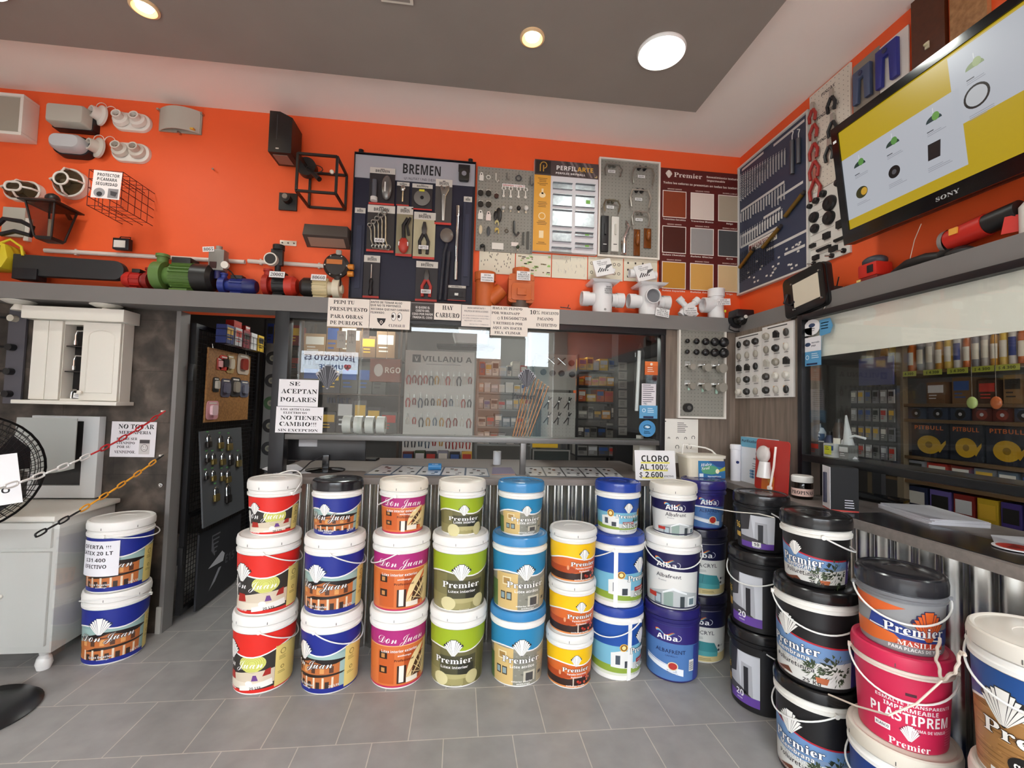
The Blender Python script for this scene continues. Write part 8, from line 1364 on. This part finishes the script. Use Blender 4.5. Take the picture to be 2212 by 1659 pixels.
o, w, h = board('hook_card_board', 'dim board of small hanging packets behind the side window', 'display board', (1845, 835, 1945, 1000), 0, 2.5, '3a3a3c', .02); XB = o.matrix_world.copy(); o.name = 'packet_board'
for j in range(4):
    for i in range(6): carton('small pale packet, ' + ORD[i] + ' in the ' + ['top', 'second', 'third', 'bottom'][j] + ' row of the dim board', XB @ T((-.42 + i * .165) * w, (.28 - j * .24) * h, .0265), .12 * w, .17 * h, .006, ['8f8d8a', 'a8a4a0', '6e6c6a', '7c7a80'][(i + j) % 4], name='packet', cat='packet')
MB().box((-.03, -o.matrix_world.translation.z, -.03), (.03, -h * .3, -.0), DGREY).obj('stand', o)
t, w, h = hang('blue_panel', 'violet blue board behind the glass of the side window', 'board', (1858, 772, 1932, 832), 0, 2.60); slab(t, 'sheet', w, h, .01, '4a4c86'); slab(t, 'post', .03, 1.8, .01, '4a4846', 0, -.6, -.012); t.name = 'blue_board'
struct(MB().box((1.902, YW2, 1.19), (2.06, 2.255, 1.222), mat('38373a', .3)).obj('window_sill', w2))
def glassy(px, z=1.222, X_=1.96): return V((X_, P(px, 930, 0, X_).y, z))
t = E('gel_bottle', 'alcohol gel bottle with white and navy label inside the side window', 'bottle', glassy(1768, X_=1.995)); MB().lathe([(0, 0), (.034, 0), (.036, .006), (.036, .12), (.024, .145), (.012, .15), (.012, .17), (0, .17)], mat('b8bcc0', .25), 26).obj('bottle', t); A = Art(.4); A.rect(-.05, .02, .05, .115, 'e6e6e8', 1); A.rect(-.05, .075, .05, .115, '2c3450', 2); A.text('ALCOHOL', 0, .10, .010, 'eef0f4', 'bold', .05, l=3); A.text('EN GEL', 0, .084, .010, 'eef0f4', 'bold', .04, l=3); A.rect(-.05, .05, .05, .06, 'c8c84a', 2); r = A.on_cyl('bottle_label', t, lambda z: .036); r.rotation_euler = (0, 0, math.radians(-70))
for px, c, hh, lb in ((1793, '2c3458', .11, 'short navy can with a yellow tag'), (1812, '3a2a22', .18, 'tall dark can with white lettering')):
    t = E('aerosol_can', lb + ' inside the side window', 'can', glassy(px, X_=1.98)); MB().lathe([(0, 0), (.026, 0), (.027, hh * .8), (.016, hh), (0, hh)], mat(c, .3), 20).obj('can', t); A = Art(.4); A.rect(-.015, hh * .3, .02, hh * .55, 'd8d03c' if hh < .15 else 'e8e0d4'); r = A.on_cyl('can_label', t, lambda z: .0275); r.rotation_euler = (0, 0, math.radians(-70)); MB().cyl((0, 0, hh), (0, 0, hh + .02), .012, BLACK, 12).obj('nozzle', t)
t = E('caulk_gun', 'white caulking nozzle tool leaning inside the side window', 'tool', glassy(1835)); MB().cone((0, 0, .0), (.0, .02, .22), .035, .004, mat('c8c8ca', .4), 18).obj('nozzle', t); MB().tube([(0, .05, .03), (-.01, .03, .09), (-.0, -.03, .12), (0, -.09, .11)], .006, mat('e6e6e8', .4), 8).obj('arm', t)
for px, ww, c, lb in ((1758, .075, '5a5c5e', 'grey pack with a pale oval'), (1790, .07, 'd8d8d8', 'white box with a bright yellow note'), (1822, .06, '6a6c6a', 'grey carton with small print')): carton(lb + ' on the rail shelf of the side window', fr(glassy(px, X_=1.925), (0, -1, 0), (0, 0, 1), (-1, 0, 0)), ww, .07, .05, c)
t = E('note', 'bright yellow note on the white box in the side window', 'note', fr(glassy(1788, 1.235, 1.922), (0, -1, 0), (0, 0, 1), (-1, 0, 0))); MB().box((-.022, .0, 0), (.022, .045, .001), mat('e2e03a', .6)).art(Art(.6).lines(-.016, .035, .03, 2, .01, '4a4a1c'), MX(), .001).obj('paper', t, ang=0)
# ropes tying the pails
t = E('rope', 'twisted pale rope tying the grey bucket to the wood grain bucket', 'rope', (0, 0, 0)); p = [P(2030, 1380, 1, 1.28), P(2022, 1420, 1, 1.25), P(2035, 1470, 1, 1.2), P(2065, 1450, 1, 1.15), P(2075, 1410, 1, 1.13), P(2085, 1415, 1, 1.1)]
q = []
for i in range(len(p) - 1):
    for k in range(6): q.append(p[i].lerp(p[i + 1], k / 6) + V((.003 * sin((i * 6 + k) * 1.6), 0, .003 * cos((i * 6 + k) * 1.6))))
MB().tube(q, .0045, mat('d8c8b8', .6), 8).obj('strand', t); MB().tube([P(2035, 1470, 1, 1.2), P(1980, 1520, 1, 1.19), P(1920, 1545, 1, 1.2), P(1850, 1525, 1, 1.3), P(1790, 1500, 1, 1.42)], .003, mat('d8c8b8', .6), 6).obj('thin_strand', t)
t = E('rope', 'thin white cord running between the small cream lidded and black lidded buckets', 'rope', (0, 0, 0)); MB().tube([P(1500, 1092, 1, 2.40), P(1540, 1098, 1, 2.35), P(1590, 1106, 1, 2.1), P(1640, 1110, 1, 1.98), P(1672, 1118, 1, 1.84)], .0028, mat('e6e0d8', .6), 6).obj('cord', t)
o, w, h = board('disc_display', 'grey strip board of dark grinding discs seen through the gate passage', 'display board', (570, 742, 602, 1012), 1, 4.1, '6e6e6c', .012); MB().box((-.03, -1.6, -.03), (.03, 0, 0), DGREY).obj('stand', o); XB = o.matrix_world.copy()
for i, (y, c) in enumerate(((.38, '1c1c1e'), (.20, '1f1f22'), (.02, '3a5a3a'), (-.16, '1c1c1e'), (-.34, '242426'))):
    t = E('grinding_disc', ('green' if i == 2 else 'dark') + ' grinding disc, ' + ORD[i] + ' from the top of the grey strip board', 'disc', XB @ T(0, y * h, .0125)); MB().lathe([(.013, 0), (.058, 0), (.058, .005), (.03, .008), (.013, .008)], mat(c, .5), 26).obj('disc', t); MB().lathe([(.013, .004), (.026, .004), (.026, .009), (.013, .009)], mat('8a8a78', .4), 18).obj('label_ring', t)
t = E('wire_basket', 'black wire basket of small boxes hooked on top of the mesh gate', 'basket', fr(P(505, 752, 0, -1.72), (0, 1, 0), (0, 0, 1), (1, 0, 0))); mb = MB()
for k in range(3): mb.tube([(-.32, k * .05, 0), (-.32, k * .05, .1), (.32, k * .05, .1), (.32, k * .05, 0)], .002, BLACK, 5)
for k in range(12): x = -.32 + k * .0582; mb.tube([(x, 0, 0), (x, 0, .1), (x, .1, .1)], .002, BLACK, 5)
mb.obj('wires', t); XB = t.matrix_world.copy()
for i, (c, lb) in enumerate((('2a3a7a', 'blue'), ('c8c8cc', 'pale grey'), ('8a2c3a', 'dark red'), ('e0e0e0', 'white'), ('d8b02c', 'yellow'))): carton(lb + ' box standing in the wire basket on the gate', XB @ T(-.25 + i * .125, .0045, .09), .10, .13, .07, c)
for i, (x, y) in enumerate(((-.1, .0), (.06, -.01))): carton(('larger' if i == 0 else 'smaller') + ' red and black box perched on top of the mesh gate', fr(P(505 + i * 22, 705 + i * 5, 0, -1.75) * 1.0, (0, 1, 0), (0, 0, 1), (1, 0, 0)) @ T(0, -.02, .03), .12 - .04 * i, .06 - .02 * i, .06, 'b42a24')
